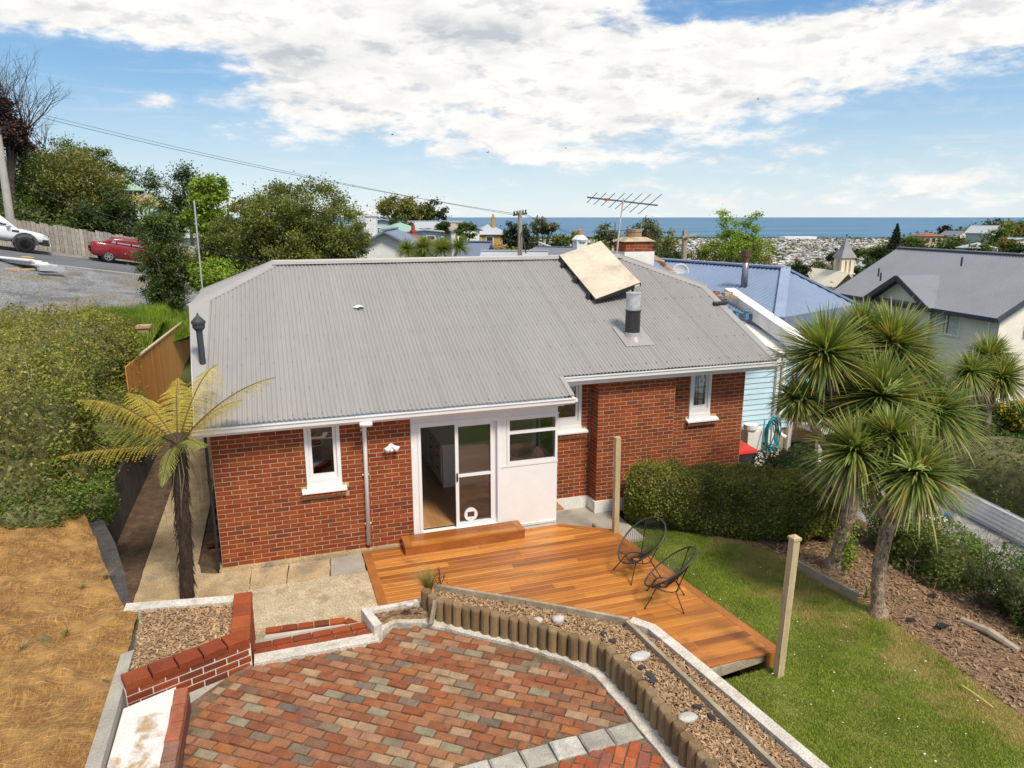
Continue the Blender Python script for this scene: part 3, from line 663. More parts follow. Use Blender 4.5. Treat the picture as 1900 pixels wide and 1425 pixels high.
# concrete patio and side path, in slabs with open cracks between them
patio = struct(MB().prism([(-1.9,-3.2),(2.6,-3.2),(2.6,.2),(-1.9,.2)], -.3, -.03).build('patio', M_soil))
def wob(poly, a=.018):
    out = []
    for i, p in enumerate(poly):
        q = poly[(i+1) % len(poly)]; n = max(1, int(math.dist(p, q)/.12))
        for k in range(n):
            f = k/n; j = a if 0 < k else a*.4
            out.append((p[0]+(q[0]-p[0])*f + random.uniform(-j,j)*.6, p[1]+(q[1]-p[1])*f + random.uniform(-j,j)*.6))
    return out
for poly, mt in (([(-1.23,-.72),(.42,-.76),(.44,-.07),(-.06,-.06),(-.34,.05),(-.40,.4),(-1.25,.6)], M_conc), ([(.435,-.76),(.98,-.75),(1.03,-.085),(.455,-.075)], M_conc), ([(.995,-.75),(1.66,-.735),(1.71,-.085),(1.045,-.085)], M_conc),
             ([(1.675,-.73),(2.245,-.73),(2.245,-.085),(1.725,-.085)], M_concg), ([(.30,-2.9),(2.30,-2.9),(2.27,-.742),(.40,-.772)], mk('washed_concrete', [(.44,.35,.23),(.56,.46,.32)], .95, None, .2, 2.6, .36, 42, .7, 60, patch=((.32,.24,.15), 2.6, .50, .7))),
             ([(-1.2,-2.9),(.29,-2.9),(.39,-.772),(-1.22,-.735)], M_conc)):
    MB().prism(wob(poly), -.2, random.uniform(-.004,.004)).build('slab', mt, patio)
pth = struct(MB().prism([(-1.25,.605),(-.42,.41),(-.40,9.6),(-1.28,9.6)], -.2, .0).build('side_path', M_conc))
ground_patch('soil_strip', [(-1.9,-.9),(-1.24,-.9),(-1.26,9.6),(-1.9,9.6)], -.25, -.045, M_soil)
ground_patch('house_soil', [(-.40,.1),(0.02,-.05),(0.02,9.6),(-.40,9.6)], -.25, -.018, M_soil)
ground_patch('alcove_slab', [(5.6,-.85),(7.35,-.85),(7.35,.82),(5.6,.82)], -.4, -.122, M_concg)
# loose bricks against the side of the house
for i in range(10):
    b = obj('loose_brick', brick_mesh(.235, .11, .075, mk('old_brown_brick', [(.12,.06,.04),(.16,.08,.05),(.09,.05,.035)], .9, 'object', .2, 8, .2, 60, .5, 60)), None, (-.17+random.uniform(-.05,.05), .75+.27*i, .01+.05*(i%2)), (0,0,random.uniform(-.5,.5)))
    tag(b, 'loose brown brick lying in the soil strip beside the house wall', 'brick', 'loose bricks beside the house wall')

# ---- garden wall of tarred stone on the left, holding the bank
M_tar = mk('tarred_stone', [(.055,.052,.055),(.085,.078,.075)], .9, None, .25, 4, .45, 55, .9, 45, patch=((.16,.10,.055), 1.2, .60, .8))
def wall_path(pts, th, z0, z1, name, mat, **kw):
    mb = MB()
    for i in range(len(pts)-1):
        a, b = Vector(pts[i]), Vector(pts[i+1]); t = (b-a).normalized(); n = Vector((-t.y, t.x))*th
        za, zb = (z1[i], z1[i+1]) if isinstance(z1, list) else (z1, z1)
        mb.add([(a.x,a.y,z0),(b.x,b.y,z0),(b.x+n.x,b.y+n.y,z0),(a.x+n.x,a.y+n.y,z0),(a.x,a.y,za),(b.x,b.y,zb),(b.x+n.x,b.y+n.y,zb),(a.x+n.x,a.y+n.y,za)], MB.BF)
    return mb.build(name, mat, **kw)
tw = wall_path([(-.80,-2.80),(-1.05,-1.75),(-1.36,-.65),(-1.72,.35),(-1.88,1.2),(-1.9,3),(-1.9,9.6)], .22, -.3, [1.02,1.02,1.02,1.04,1.06,1.0,.92], 'retaining_wall', M_tar)
tag(tw, 'dark tarred retaining wall holding the bank along the side path', 'wall')

# ---- coir matting slope
M_coir = bpy.data.materials.new('coir_matting'); M_coir.use_nodes = True
nt = M_coir.node_tree; b = nt.nodes['Principled BSDF']; geo = nd(nt, 'ShaderNodeNewGeometry'); pos = geo.outputs['Position']
warp = nd(nt, 'ShaderNodeTexNoise'); warp.inputs['Scale'].default_value = 2.1; warp.inputs['Detail'].default_value = 2; lk(nt, pos, warp.inputs['Vector'])
pw = vmth(nt, 'ADD', pos, vmth(nt, 'MULTIPLY', warp.outputs['Color'], (.20,.20,0)))
fib = noise(nt, vmth(nt, 'MULTIPLY', pw, (38, 7, 12)), 1.0, 6, .75, 1.2); fib2 = noise(nt, vmth(nt, 'MULTIPLY', pw, (8, 34, 12)), 1.0, 6, .75, 1.2)
big = noise(nt, pos, 2.4, 4, .6)
sx = nd(nt, 'ShaderNodeSeparateXYZ'); lk(nt, pw, sx.inputs[0])
def grid(ax, per):
    t = mth(nt, 'FRACT', mth(nt, 'MULTIPLY', ax, 1/per)); return sstep(nt, mth(nt, 'ABSOLUTE', mth(nt, 'SUBTRACT', t, .5)), .40, .47)
net = mth(nt, 'MAXIMUM', grid(sx.outputs[0], .04), grid(sx.outputs[1], .07))
f = mth(nt, 'MAXIMUM', fib, fib2)
c = mixc(nt, sstep(nt, f, .46, .70), (.17,.075,.018), (.48,.26,.07))
c = mixc(nt, sstep(nt, big, .42, .70, 0., .5), c, (.52,.29,.085))
c = mixc(nt, sstep(nt, noise(nt, pos, 1.1, 4, .6), .60, .78), c, (.17,.10,.04))
c = mixc(nt, mth(nt, 'MULTIPLY', net, mth(nt, 'ADD', mth(nt, 'MULTIPLY', sstep(nt, big, .35, .6), .22), .14)), c, (.68,.46,.20)); lk(nt, c, b.inputs['Base Color']); b.inputs['Roughness'].default_value = .95
bp = nd(nt, 'ShaderNodeBump'); bp.inputs['Strength'].default_value = .8; bp.inputs['Distance'].default_value = .02
lk(nt, mth(nt, 'ADD', mth(nt, 'MULTIPLY', f, 1.0), mth(nt, 'MULTIPLY', net, .35)), bp.inputs['Height']); lk(nt, bp.outputs[0], b.inputs['Normal'])
def lump(x, y, s=1.0, ph=0.): return (math.sin(x*2.9*s+1.3+ph)*math.cos(y*2.3*s-.6) + .6*math.sin(x*5.3*s-y*3.1*s+2.+ph) + .45*math.sin(y*7.1*s+x*2.2*s+ph) + .25*math.sin(x*11*s+y*9*s))
def bank_z(x, y):
    e = max(0., min(1., (-x-.75)/3.5)); far = max(0., min(1., (y-1.5)/11.))
    return 1.03 + .45*e*(1-far)*(1 if y < 2 else max(0, 1-(y-2)/4)) + 1.75*far*far*(3-2*far)
def right_edge(y):
    if y < -2.8: return -.70
    pts = [(-2.8,-.86),(-1.75,-1.26),(-.65,-1.60),(.35,-1.97),(1.2,-2.09),(20,-2.1)]
    for (a, xa), (c_, xc) in zip(pts, pts[1:]):
        if y <= c_: return xa + (xc-xa)*(y-a)/(c_-a)
    return -2.05
def sheet(name, y0, y1, ny, nx, xleft, zf, mat, edge=right_edge):
    V = []; Fq = []
    for j in range(ny):
        y = y0 + (y1-y0)*j/(ny-1); xr = edge(y)
        for i in range(nx):
            x = xr + (xleft-xr)*i/(nx-1); V.append((x, y, zf(x, y)))
    for j in range(ny-1):
        for i in range(nx-1): a = j*nx+i; Fq.append((a, a+nx, a+nx+1, a+1))
    return obj(name, np_mesh(name, np.array(V), np.array(Fq), mat, True))
struct(sheet('bank', -9, 13.5, 90, 60, -22, lambda x, y: bank_z(x, y) - .06, mk('bank_earth', [(.10,.09,.035),(.16,.12,.05)], .95, None, .3, 3, .3, 40, .6, 30)))
struct(sheet('coir_slope', -8.6, .9, 190, 110, -4.6, lambda x, y: bank_z(x, y) + .024*lump(x, y, 1.25) + .016*lump(x+3, y*1.2, 3.1) + .008*lump(x*1.3, y+2, 7.3)*min(1., max(.25, (-x-.70)/.5)) + .012*math.sin(17*x+9*y+2*math.sin(6*y)), M_coir))
M_tuft = mk('dry_tuft', [(.36,.27,.10),(.42,.31,.12),(.28,.22,.08)], .8, 'island', transl=.2)
def tuft(name, label, c, n, h, mat, spread=.6, lean=(0,0), cat='grass', w=.006, group=None):
    V = []; Fq = []
    for i in range(n):
        a = random.uniform(0, 2*math.pi); hh = h*random.uniform(.5,1.05); s = random.uniform(.1,1)*spread*hh
        d = Vector((math.cos(a), math.sin(a), 0)); sd = Vector((-d.y, d.x, 0))*w; b0 = Vector((d.x*.02*random.random(), d.y*.02*random.random(), 0))
        for k in range(4):
            f = k/3; p = b0 + d*s*f*f + Vector((lean[0]*hh*f*f, lean[1]*hh*f*f, hh*(f - .28*f*f*(s/hh))))
            V += [tuple(p - sd*(1-f*.9)), tuple(p + sd*(1-f*.9))]
        o = len(V) - 8
        for k in range(3): Fq.append((o+2*k, o+2*k+1, o+2*k+3, o+2*k+2))
    o = obj(name, np_mesh(name, np.array(V), np.array(Fq), mat), None, c); return tag(o, label, cat, group)
for u, v in ((122,1165),(40,1200),(150,1085),(195,1060)):
    q = GZ(u, v, 1.2); q.z = bank_z(q.x, q.y) + .02
    tuft('weed_tuft', 'small dry grass tuft poking through the coir matting', q, 40, .11, M_tuft, 1.6, group='tufts in the coir matting')

# ---- terrace of old paving bricks
ZP = .85
tb = struct(MB().prism([(.62,-4.16),(2.0,-4.16),(2.2,-3.9),(2.62,-4.0),(4.32,-5.45),(4.36,-7.6),(-.15,-7.6),(-.10,-4.7),(.5,-4.10)], -.2, ZP-.022).build('brick_paving', mk('joint_soil', [(.13,.085,.05),(.18,.13,.08)], .95, None, .25, 10, .3, 60, .5, 60)))
PB = [(.33,.105,.045),(.28,.085,.04),(.36,.13,.06),(.25,.085,.048),(.38,.165,.09),(.31,.115,.06),(.24,.10,.065),(.39,.20,.12),(.34,.14,.075),(.28,.08,.036),(.38,.135,.045),(.40,.25,.165),(.27,.10,.055),(.37,.18,.11),(.33,.12,.055),(.30,.105,.05),(.35,.15,.085),(.30,.25,.18),(.36,.16,.10),(.29,.09,.042),(.17,.13,.11),(.33,.13,.07),(.42,.27,.18),(.24,.17,.125),(.22,.11,.075),(.36,.15,.08)]
PB = [(c[0]*.84, c[1]*.86, c[2]*.76) for c in PB]
M_pav = mk('paving_brick', PB, .85, 'object', .22, 7, .18, 70, .5, 80, patch=((.24,.15,.08), 5, .50, .8))
M_pavf = mk('paving_brick_field', PB, .85, 'island', .22, 7, .18, 70, .5, 80, patch=((.24,.15,.08), 5, .50, .8))
M_pavr = mk('red_paving_brick', [(.36,.085,.03),(.30,.07,.028),(.41,.12,.045),(.33,.10,.05),(.27,.09,.06)], .85, 'object', .2, 7, .18, 70, .5, 80)
def pave_mesh(l, w, h, mat, ch=.009, name='brick'):
    key = ('p', round(l*200), w, h, mat.name)
    if key not in BMESH:
        a, b = l/2, w/2
        vs = [(-a,-b,-h),(a,-b,-h),(a,b,-h),(-a,b,-h),(-a,-b,-ch),(a,-b,-ch),(a,b,-ch),(-a,b,-ch),(-a+ch,-b+ch,0),(a-ch,-b+ch,0),(a-ch,b-ch,0),(-a+ch,b-ch,0)]
        fs = [(0,1,5,4),(1,2,6,5),(2,3,7,6),(3,0,4,7),(4,5,9,8),(5,6,10,9),(6,7,11,10),(7,4,8,11),(8,9,10,11)]
        BMESH[key] = MB().add(vs, fs).mesh(name, mat)
    return BMESH[key]
def inpoly(p, poly):
    r = False; n = len(poly)
    for i in range(n):
        a, b = poly[i], poly[(i+1)%n]
        if (a[1] > p[1]) != (b[1] > p[1]) and p[0] < (b[0]-a[0])*(p[1]-a[1])/(b[1]-a[1]) + a[0]: r = not r
    return r
def segd(p, a, b):
    ax, ay = b[0]-a[0], b[1]-a[1]; t = max(0, min(1, ((p[0]-a[0])*ax + (p[1]-a[1])*ay)/(ax*ax+ay*ay))); return math.hypot(p[0]-a[0]-t*ax, p[1]-a[1]-t*ay)
def pave(poly, ang, parent, mats, l=.212, w=.099, gap=.013, limit=300, off=(0,0)):
    ca, sa = math.cos(ang), math.sin(ang); xs = [p[0] for p in poly]; ys = [p[1] for p in poly]
    cx, cy = sum(xs)/len(xs), sum(ys)/len(ys); out = []
    for j in range(-60, 60):
        for i in range(-40, 40):
            a = (i + .5*(j % 2))*(l+gap) + off[0]; c = j*(w+gap) + off[1] + .012*math.sin(i*.9+j*.2)
            for part in ((a, l), ):
                p = (cx + part[0]*ca - c*sa, cy + part[0]*sa + c*ca)
                if inpoly(p, poly):
                    e = [(p[0]+q*(l/2)*ca*.93, p[1]+q*(l/2)*sa*.93) for q in (-1,1)]
                    ie = [inpoly(x, poly) for x in e]
                    if all(ie): out.append((p, l))
                    else:                                   # cut brick at the edge
                        for s in (-1, 1):
                            h = (p[0]+s*(l/4)*ca, p[1]+s*(l/4)*sa); h2 = (p[0]+s*(l/2)*ca*.9, p[1]+s*(l/2)*sa*.9)
                            if ie[0 if s < 0 else 1] and inpoly(h, poly): out.append((h, l/2-.01))
                else:
                    for s in (-1, 1):
                        h = (p[0]+s*(l/4)*ca, p[1]+s*(l/4)*sa); h2 = (p[0]+s*(l/2)*ca, p[1]+s*(l/2)*sa); 
                        if inpoly(h, poly) and inpoly(h2, poly): out.append((h, l/2-.01))
    out.sort(key=lambda t: (Vector((t[0][0], t[0][1], ZP)) - CAM).length); rest = MB()
    for k, (p, ln) in enumerate(out):
        z = ZP + random.gauss(0, .005); rot = (random.gauss(0,.02), random.gauss(0,.015), ang + random.gauss(0,.02))
        me = pave_mesh(ln - random.choice((0,0,0,.01)), w, .06, mats[0])
        if k < limit: obj('brick', me, parent, (p[0]+random.gauss(0,.002), p[1]+random.gauss(0,.002), z), rot)
        else:
            Q = Matrix.Translation((p[0], p[1], z)) @ Matrix.Rotation(rot[2],4,'Z'); rest.add([Q @ v.co for v in me.vertices], [tuple(f.vertices) for f in me.polygons])
    if rest.v: stuff(rest.build('brick_field', mats[1], parent))
    return len(out)
pv1 = [(.60,-4.13),(1.95,-4.13),(2.18,-3.90),(2.55,-4.02),(3.44,-4.78),(4.08,-5.58),(4.14,-6.26),(3.2,-6.29),(1.9,-6.33),(1.2,-6.62),(.6,-7.2),(.3,-7.4),(.10,-7.4),(.08,-5.6),(.02,-4.78),(.52,-4.12)]
PAVN = NP1 = pave(pv1, R(-36.6), tb, (M_pav, M_pavf), limit=298)
pv2 = [(4.16,-6.535),(3.2,-6.545),(2.2,-6.58),(1.7,-6.85),(1.0,-7.6),(.9,-8.1),(4.2,-8.1)]
terr2 = struct(MB().prism([(4.2,-6.5),(1.2,-6.5),(.8,-8.2),(4.2,-8.2)], .3, ZP-.014).build('lower_paving', MATS['joint_soil']))
pave(pv2, R(53.4), terr2, (M_pavr, M_pavr), limit=290)
# granite setts between the two pavings
setts = struct(MB().prism([(4.16,-6.28),(4.16,-6.54),(1.95,-6.60),(1.3,-6.85),(.6,-7.5),(.4,-7.4),(1.2,-6.66),(1.9,-6.36)], .6, ZP-.03).build('sett_border', M_soil))
M_sett = mk('granite_sett', [(.36,.33,.28),(.42,.39,.33),(.32,.29,.25),(.45,.42,.37)], .9, 'object', .2, 7, .2, 60, .5, 70)
for i in range(15):
    if i < 8: p, a = (4.03-.30*i, -6.415-.008*i), R(1.5)
    else: k = i-8; p, a = (1.72-.235*k, -6.55-.17*k), R(36)
    obj('sett', pave_mesh(.285, .235, .08, M_sett, .018, 'sett'), setts, (p[0], p[1], ZP+.02+random.gauss(0,.006)), (random.gauss(0,.02), random.gauss(0,.02), a+random.gauss(0,.03)))

# ---- kerbs, steps and low walls around the terrace
def kerb(name, label, pts, w, z0, z1, mat, cat='kerb', side=1):
    mb = MB(); n = len(pts); P = [Vector(p) for p in pts]; off = []
    for i in range(n):
        t = (P[min(i+1,n-1)] - P[max(i-1,0)]).normalized(); off.append(Vector((-t.y, t.x))*w*side)
    poly = [tuple(p) for p in P] + [tuple(p+o) for p, o in reversed(list(zip(P, off)))]
    for i in range(n-1):
        a, b, c, d = P[i], P[i+1], P[i+1]+off[i+1], P[i]+off[i]
        mb.prism([a, b, c, d], z0, z1)
    return tag(mb.build(name, mat), label, cat)
kp = [(2.02,-4.02),(2.10,-3.90),(2.22,-3.83),(2.56,-3.95),(3.05,-4.35),(3.48,-4.72),(3.9,-5.15),(4.12,-5.52),(4.18,-6.3),(4.24,-7.7)]
kb_ = []
for a, b in zip(kp, kp[1:]):
    m = max(1, int(math.dist(a, b)/.15)); kb_ += [(a[0]+(b[0]-a[0])*k/m + random.gauss(0,.007), a[1]+(b[1]-a[1])*k/m + random.gauss(0,.007)) for k in range(m)]
kerb('concrete_kerb', 'rough whitewashed concrete kerb curving below the row of logs', kb_ + [kp[-1]], .17, .5, ZP+.012, M_concw, side=1)
st_ = thing('garden_steps', 'short garden steps with whitewashed edge and red brick nosings', 'steps')
sm = MB(); sm.box(.62, 2.0, -4.17, -3.99, .3, ZP+.03); sm.build('white_edge', M_concw, st_)
sm = MB(); sm.box(.62, 1.93, -3.99, -3.62, -.1, ZP-.02); sm.build('top_tread', M_concg, st_)
B0 = GZ(492, 1166, .55); B1 = GZ(640, 1146, .55); B2 = GZ(690, 1168, .55)
sm = MB(); sm.prism([(B0.x-.1,-3.62),(1.95,-3.62),(B2.x,B2.y-.05),(B1.x,B1.y-.12),(B0.x,B0.y-.12)], -.1, .53); sm.build('lower_tread', mk('pale_tread', [(.50,.46,.40)], .9, None, .14, 4, .18, 60, .4, 70), st_)
sm = MB(); sm.prism([(.5,-3.4),(1.95,-3.4),(2.0,-2.4),(.5,-2.4)], -.1, .25); sm.build('bottom_tread', M_conc, st_)
for i in range(6): obj('nosing_brick', pave_mesh(.215, .11, .10, M_brick, .006), st_, (.74+.225*i, -3.93, ZP+.025), (0,0,random.gauss(0,.015)))
for i in range(6): obj('nosing_brick', pave_mesh(.215, .11, .10, M_brick, .006), st_, (.70+.225*i, -3.80+.01*i, ZP+.02), (0,0,R(2)+random.gauss(0,.015)))
for a, b, n in ((B0, B1, 5), (B1, B2, 2)):
    t = (b-a); l = t.length/n
    for i in range(n):
        p = a + t*((i+.5)/n); obj('nosing_brick', pave_mesh(round(l-.012,3), .11, .12, M_brick, .006), st_, (p.x, p.y-.05, .56), (0,0,math.atan2(t.y,t.x)+random.gauss(0,.01)))
# left bed: brick pier beside the steps, ledge, diagonal brick wall
M_mw = mk('white_mortar', [(.66,.62,.56)], .9, None, .12, 5, .1, 60, .3, 80)
bw = thing('garden_brick_wall', 'low red brick garden wall with white mortar beside the paved terrace', 'wall')
a_, b_ = Vector((.60,-4.12)), Vector((-.56,-4.60)); L_ = (b_-a_).length; t_ = (a_-b_).normalized(); n_ = Vector((t_.y,-t_.x))
mb = MB()
O_ = (b_.x, b_.y, 0)
wall_core(mb, (b_.x,b_.y,0), (t_.x,t_.y,0), (n_.x,n_.y,0), L_, .5, 1.10, .20, []); mb.build('mortar_core', M_mw, bw)
bl_ = brick_list((b_.x,b_.y,0), (t_.x,t_.y,0), (n_.x,n_.y,0), L_, .80, 4, [], cp=.08, gap=.013)
lay_bricks(bl_, bw, (M_brick, M_brickf), cp=.08, gap=.013)
for i in range(5):
    p = b_ + t_*(L_*(i+.5)/5) - n_*.10; obj('cap_brick', pave_mesh(.236, .215, .085, M_brick, .008), bw, (p.x, p.y, 1.185), (random.gauss(0,.015), random.gauss(0,.01), math.atan2(t_.y,t_.x)+random.gauss(0,.02)))
pr_ = thing('brick_pier_wall', 'short red brick wall with white mortar stepping down beside the steps', 'wall')
mb = MB(); mb.box(.40, .585, -4.10, -2.98, -.1, 1.06); mb.build('mortar_core', M_mw, pr_)
lay_bricks(brick_list((.59,-4.10,0), (0,1,0), (1,0,0), 1.12, .0, 13, [], cp=.08, gap=.013), pr_, (M_brick, M_brickf), cp=.08, gap=.013)
for i in range(4): obj('cap_brick', pave_mesh(.262, .21, .085, M_brick, .008), pr_, (.49, -3.96+.275*i, 1.145), (0, 0, math.pi/2+random.gauss(0,.02)))
lg = MB(); lg.prism([(-.86,-2.92),(.40,-3.12),(.40,-2.96),(-.86,-2.74)], -.1, 1.10); tag(lg.build('bed_ledge', M_concw), 'rough pale concrete ledge behind the left mulch bed', 'ledge')
ke = MB(); ke.prism([(-.72,-3.9),(-.60,-3.85),(-.57,-6.2),(-.70,-6.2)], .6, 1.11); tag(ke.build('garden_edging', M_concg), 'weathered concrete edging between coir matting and mulch bed', 'edging')
ws = MB(); ws.prism([(-.57,-4.72),(-.12,-4.52),(-.10,-6.6),(-.56,-6.6)], .5, 1.00); tag(ws.build('white_slab', mk('flaking_white_slab', [(.72,.70,.67)], .85, None, .1, 4, .12, 50, .4, 60, patch=((.42,.29,.17), 2.6, .52, .68))), 'flaking white painted slab beside the brick wall', 'slab')
cw_ = thing('brick_capped_wall', 'low wall capped with a row of worn bricks beside the white slab', 'wall')
mb = MB(); mb.box(-.10, .025, -6.6, -4.70, .5, 1.02); mb.build('wall_body', mk('stained_board', [(.16,.055,.035),(.22,.08,.05)], .8, None, .25, 4, .2, 40, .3, 40, stretch=(4,.6,3)), cw_)
for i in range(7): obj('cap_brick', pave_mesh(.25, .125, .06, mk('worn_cap_brick', [(.30,.12,.07),(.26,.15,.10),(.34,.11,.055),(.24,.12,.08)], .9, 'object', .2, 7, .2, 60, .5, 70), .01), cw_, (-.045, -4.80-.262*i, 1.085), (0,0,math.pi/2+random.gauss(0,.03)))
# right bed
ZB = 1.06
logp = [(2.66,-3.72),(2.72,-3.86),(2.95,-4.10),(3.25,-4.38),(3.56,-4.66),(3.87,-4.98),(4.12,-5.24),(4.28,-5.46),(4.325,-5.75),(4.36,-6.4),(4.40,-7.7)]
bed = struct(MB().prism(logp + [(5.32,-7.7),(5.20,-7.5),(4.90,-5.28),(4.76,-5.06),(3.9,-4.38),(2.95,-3.62)], -.2, ZB-.03).build('raised_bed', M_mulchbase))
bed2 = struct(MB().prism([(1.95,-3.95),(1.90,-3.64),(2.66,-3.62),(2.70,-3.82),(2.58,-3.85),(2.25,-3.75),(2.10,-3.82)], -.2, .92).build('corner_bed', M_mulchbase))
bed3 = struct(MB().prism([(-.66,-2.9),(.42,-3.08),(.42,-4.0),(.36,-4.06),(-.52,-4.42),(-.60,-3.9)], .2, 1.06).build('left_bed', M_mulchbase))
lw = thing('log_edging', 'row of upright round timber logs edging the raised mulch bed', 'log edging')
M_log = mk('treated_log', [(.22,.14,.065),(.26,.175,.085),(.18,.115,.055),(.24,.16,.085)], .85, 'object', .2, 3, .25, 40, .4, 40, stretch=(5,5,.8), patch=((.15,.11,.07), 4, .58, .76))
lgm = {}
def log_mesh(r):
    k = round(r*500)
    if k not in lgm:
        m = MB(); m.lathe([(r,-.5),(r*1.01,-.02),(r*.90,.0)], (0,0,0), 12); lgm[k] = m.mesh('log', M_log)
    return lgm[k]
tot = 0.; pos_ = []
for a, b in zip(logp, logp[1:]):
    d = math.dist(a, b)
    while tot < d: pos_.append((a[0]+(b[0]-a[0])*tot/d, a[1]+(b[1]-a[1])*tot/d)); tot += .125
    tot -= d
for p in pos_: obj('log', log_mesh(random.choice((.06,.062,.064))), lw, (p[0]+random.gauss(0,.004), p[1]+random.gauss(0,.004), 1.15+random.gauss(0,.012)), (random.gauss(0,.02), random.gauss(0,.02), random.uniform(0,6)))
te = thing('timber_edging', 'weathered timber boards edging the raised bed beside the deck', 'timber edging')
for a, b in (((2.80,-3.56),(3.78,-4.27)), ((3.785,-4.275),(4.78,-5.05)), ((4.74,-5.08),(4.83,-6.3)), ((4.832,-6.31),(4.92,-7.7))):
    m = MB(); m.beam((*a, 1.07), (*b, 1.07), .045, .14); m.build('board', M_timber, te)
wk = kerb('bed_wall', 'whitewashed concrete wall top between raised bed and lawn', [(4.78,-5.04),(4.93,-5.24),(4.98,-5.6),(5.10,-6.5),(5.24,-7.7)], .13, -.3, 1.09, M_concw, 'wall', side=1)
cwk = MB(); cwk.prism([(1.86,-3.60),(1.95,-3.60),(2.06,-4.02),(1.96,-4.06)], -.1, 1.0); cwk.prism([(1.86,-3.60),(2.66,-3.58),(2.66,-3.66),(1.95,-3.68)], -.1, .99); tag(cwk.build('corner_kerb', M_concw), 'small concrete corner wall at the top of the garden steps', 'kerb')
# mulch chips
def chips(name, poly, z, n, mat, lab, parent=None, size=.045, zf=None):
    xs = [p[0] for p in poly]; ys = [p[1] for p in poly]; V = []; 
    while len(V) < n*4:
        p = (random.uniform(min(xs),max(xs)), random.uniform(min(ys),max(ys)))
        if not inpoly(p, poly): continue
        a = random.uniform(0,6.283); l = size*random.uniform(.35,1.25); w = l*random.uniform(.16,.42); tz = random.gauss(0,.35); zz = (zf(*p) if zf else z) + random.uniform(.0,.022)
        d = (math.cos(a)*l/2, math.sin(a)*l/2, tz*l/2); s = (-math.sin(a)*w/2, math.cos(a)*w/2, random.gauss(0,.3)*w/2)
        V += [(p[0]-d[0]-s[0],p[1]-d[1]-s[1],zz-d[2]-s[2]),(p[0]+d[0]-s[0],p[1]+d[1]-s[1],zz+d[2]-s[2]),(p[0]+d[0]*.8+s[0],p[1]+d[1]*.8+s[1],zz+d[2]+s[2]),(p[0]-d[0]+s[0],p[1]-d[1]+s[1],zz-d[2]+s[2])]
    o = obj(name, np_mesh(name, np.array(V), np.arange(len(V)).reshape(-1,4), mat), parent); 
    return tag(o, lab, 'mulch', kind='stuff')
bp_ = logp + [(4.92,-7.7),(4.82,-6.3),(4.74,-5.1),(3.8,-4.3),(2.88,-3.64)]
chips('bark_mulch', bp_, ZB, 9000, M_chip, 'pale bark chips covering the raised bed behind the logs')
chips('bark_mulch', [(4.97,-7.7),(5.2,-7.7),(5.10,-6.5),(4.96,-5.5),(4.80,-5.1),(4.80,-5.5)], ZB-.02, 2200, M_chip, 'bark chips in the narrow strip by the lawn wall')
chips('bark_mulch', [(1.97,-3.95),(1.94,-3.68),(2.62,-3.68),(2.58,-3.84),(2.25,-3.75),(2.10,-3.82)], .925, 1100, M_chipd, 'bark chips in the small corner bed beside the steps')
chips('bark_mulch', [(-.66,-2.9),(.40,-3.08),(.40,-4.05),(.50,-4.12),(-.55,-4.55),(-.60,-3.9)], 1.065, 4500, M_chip, 'bark chips filling the left brick edged bed')
# stones and slate scraps on the bed
def rock(name, label, c, sx, sy, sz, rz, mat, cat='stone', group=None):
    V = []; Fq = []; n, m = 12, 6; ph = random.uniform(0,6)
    for j in range(m+1):
        t = math.pi*j/m
        for i in range(n):
            a = 2*math.pi*i/n; k = 1 + .12*math.sin(2*a+ph) + .07*math.sin(5*a+ph*2) + .05*math.sin(3*t+a)
            s = abs(math.sin(t))**.6; V.append((sx/2*s*math.cos(a)*k, sy/2*s*math.sin(a)*k, sz/2*math.copysign(abs(math.cos(t))**.7, math.cos(t))))
    for j in range(m):
        for i in range(n): a = j*n+i; b = j*n+(i+1)%n; Fq.append((a, a+n, b+n, b))
    return tag(obj(name, np_mesh(name, np.array(V), np.array(Fq), mat, True), None, c, (0,0,rz)), label, cat, group)
M_stone = mk('pale_stone', [(.46,.44,.41),(.55,.53,.50)], .85, None, .15, 6, .15, 50, .4, 50)
for (u, v, sx, sy, sz, rz, lab) in ((998,1153,.13,.10,.09,.3,'small white stone on the mulch beside the timber edging'), (1036,1150,.16,.12,.09,-.5,'rounded white stone lying next to the smaller white stone'),
     (1188,1218,.28,.14,.06,.15,'long flat grey stone on the mulch bed'), (1276,1332,.19,.15,.07,-.3,'round flat grey stone among the mulch near the logs'), (760,1122,.12,.08,.05,.2,'small tan stone in the corner bed by the steps')):
    q = GZ(u, v, ZB+.03); rock('stone', lab, q, sx, sy, sz, rz, M_stone)
M_slate = mk('slate_scrap', [(.035,.036,.04),(.06,.06,.065)], .8, spec=.15)
for i, (u, v) in enumerate(((1121,1178),(1190,1238),(1205,1252),(1212,1262),(1295,1310),(1137,1189),(1320,1330),(1195,1262))):
    q = GZ(u, v, ZB+.025); mb = MB(); mb.prism([(-.05,-.02),(.03,-.04),(.06,.01),(.0,.045),(-.04,.02)], -.006, .006)
    o = mb.build('slate_scrap', M_slate, None, False, q); o.rotation_euler = (random.gauss(0,.2), random.gauss(0,.2), random.uniform(0,6)); tag(o, 'dark slate scrap lying on the pale bark chips', 'slate', 'slate scraps on the raised bed')
tuft('ornamental_grass', 'golden green ornamental grass clump at the end of the log edging', GZ(797,1103,1.0), 420, .42, mk('golden_grass', [(.36,.29,.09),(.30,.27,.08),(.44,.35,.14),(.22,.22,.06)], .7, 'island', transl=.25), .75, lean=(-.12,0), cat='ornamental grass', w=.004)
dpn = thing('dead_shrub', 'small dark reddish dead stem beside the ornamental grass', 'shrub', GZ(816,1100,1.02))
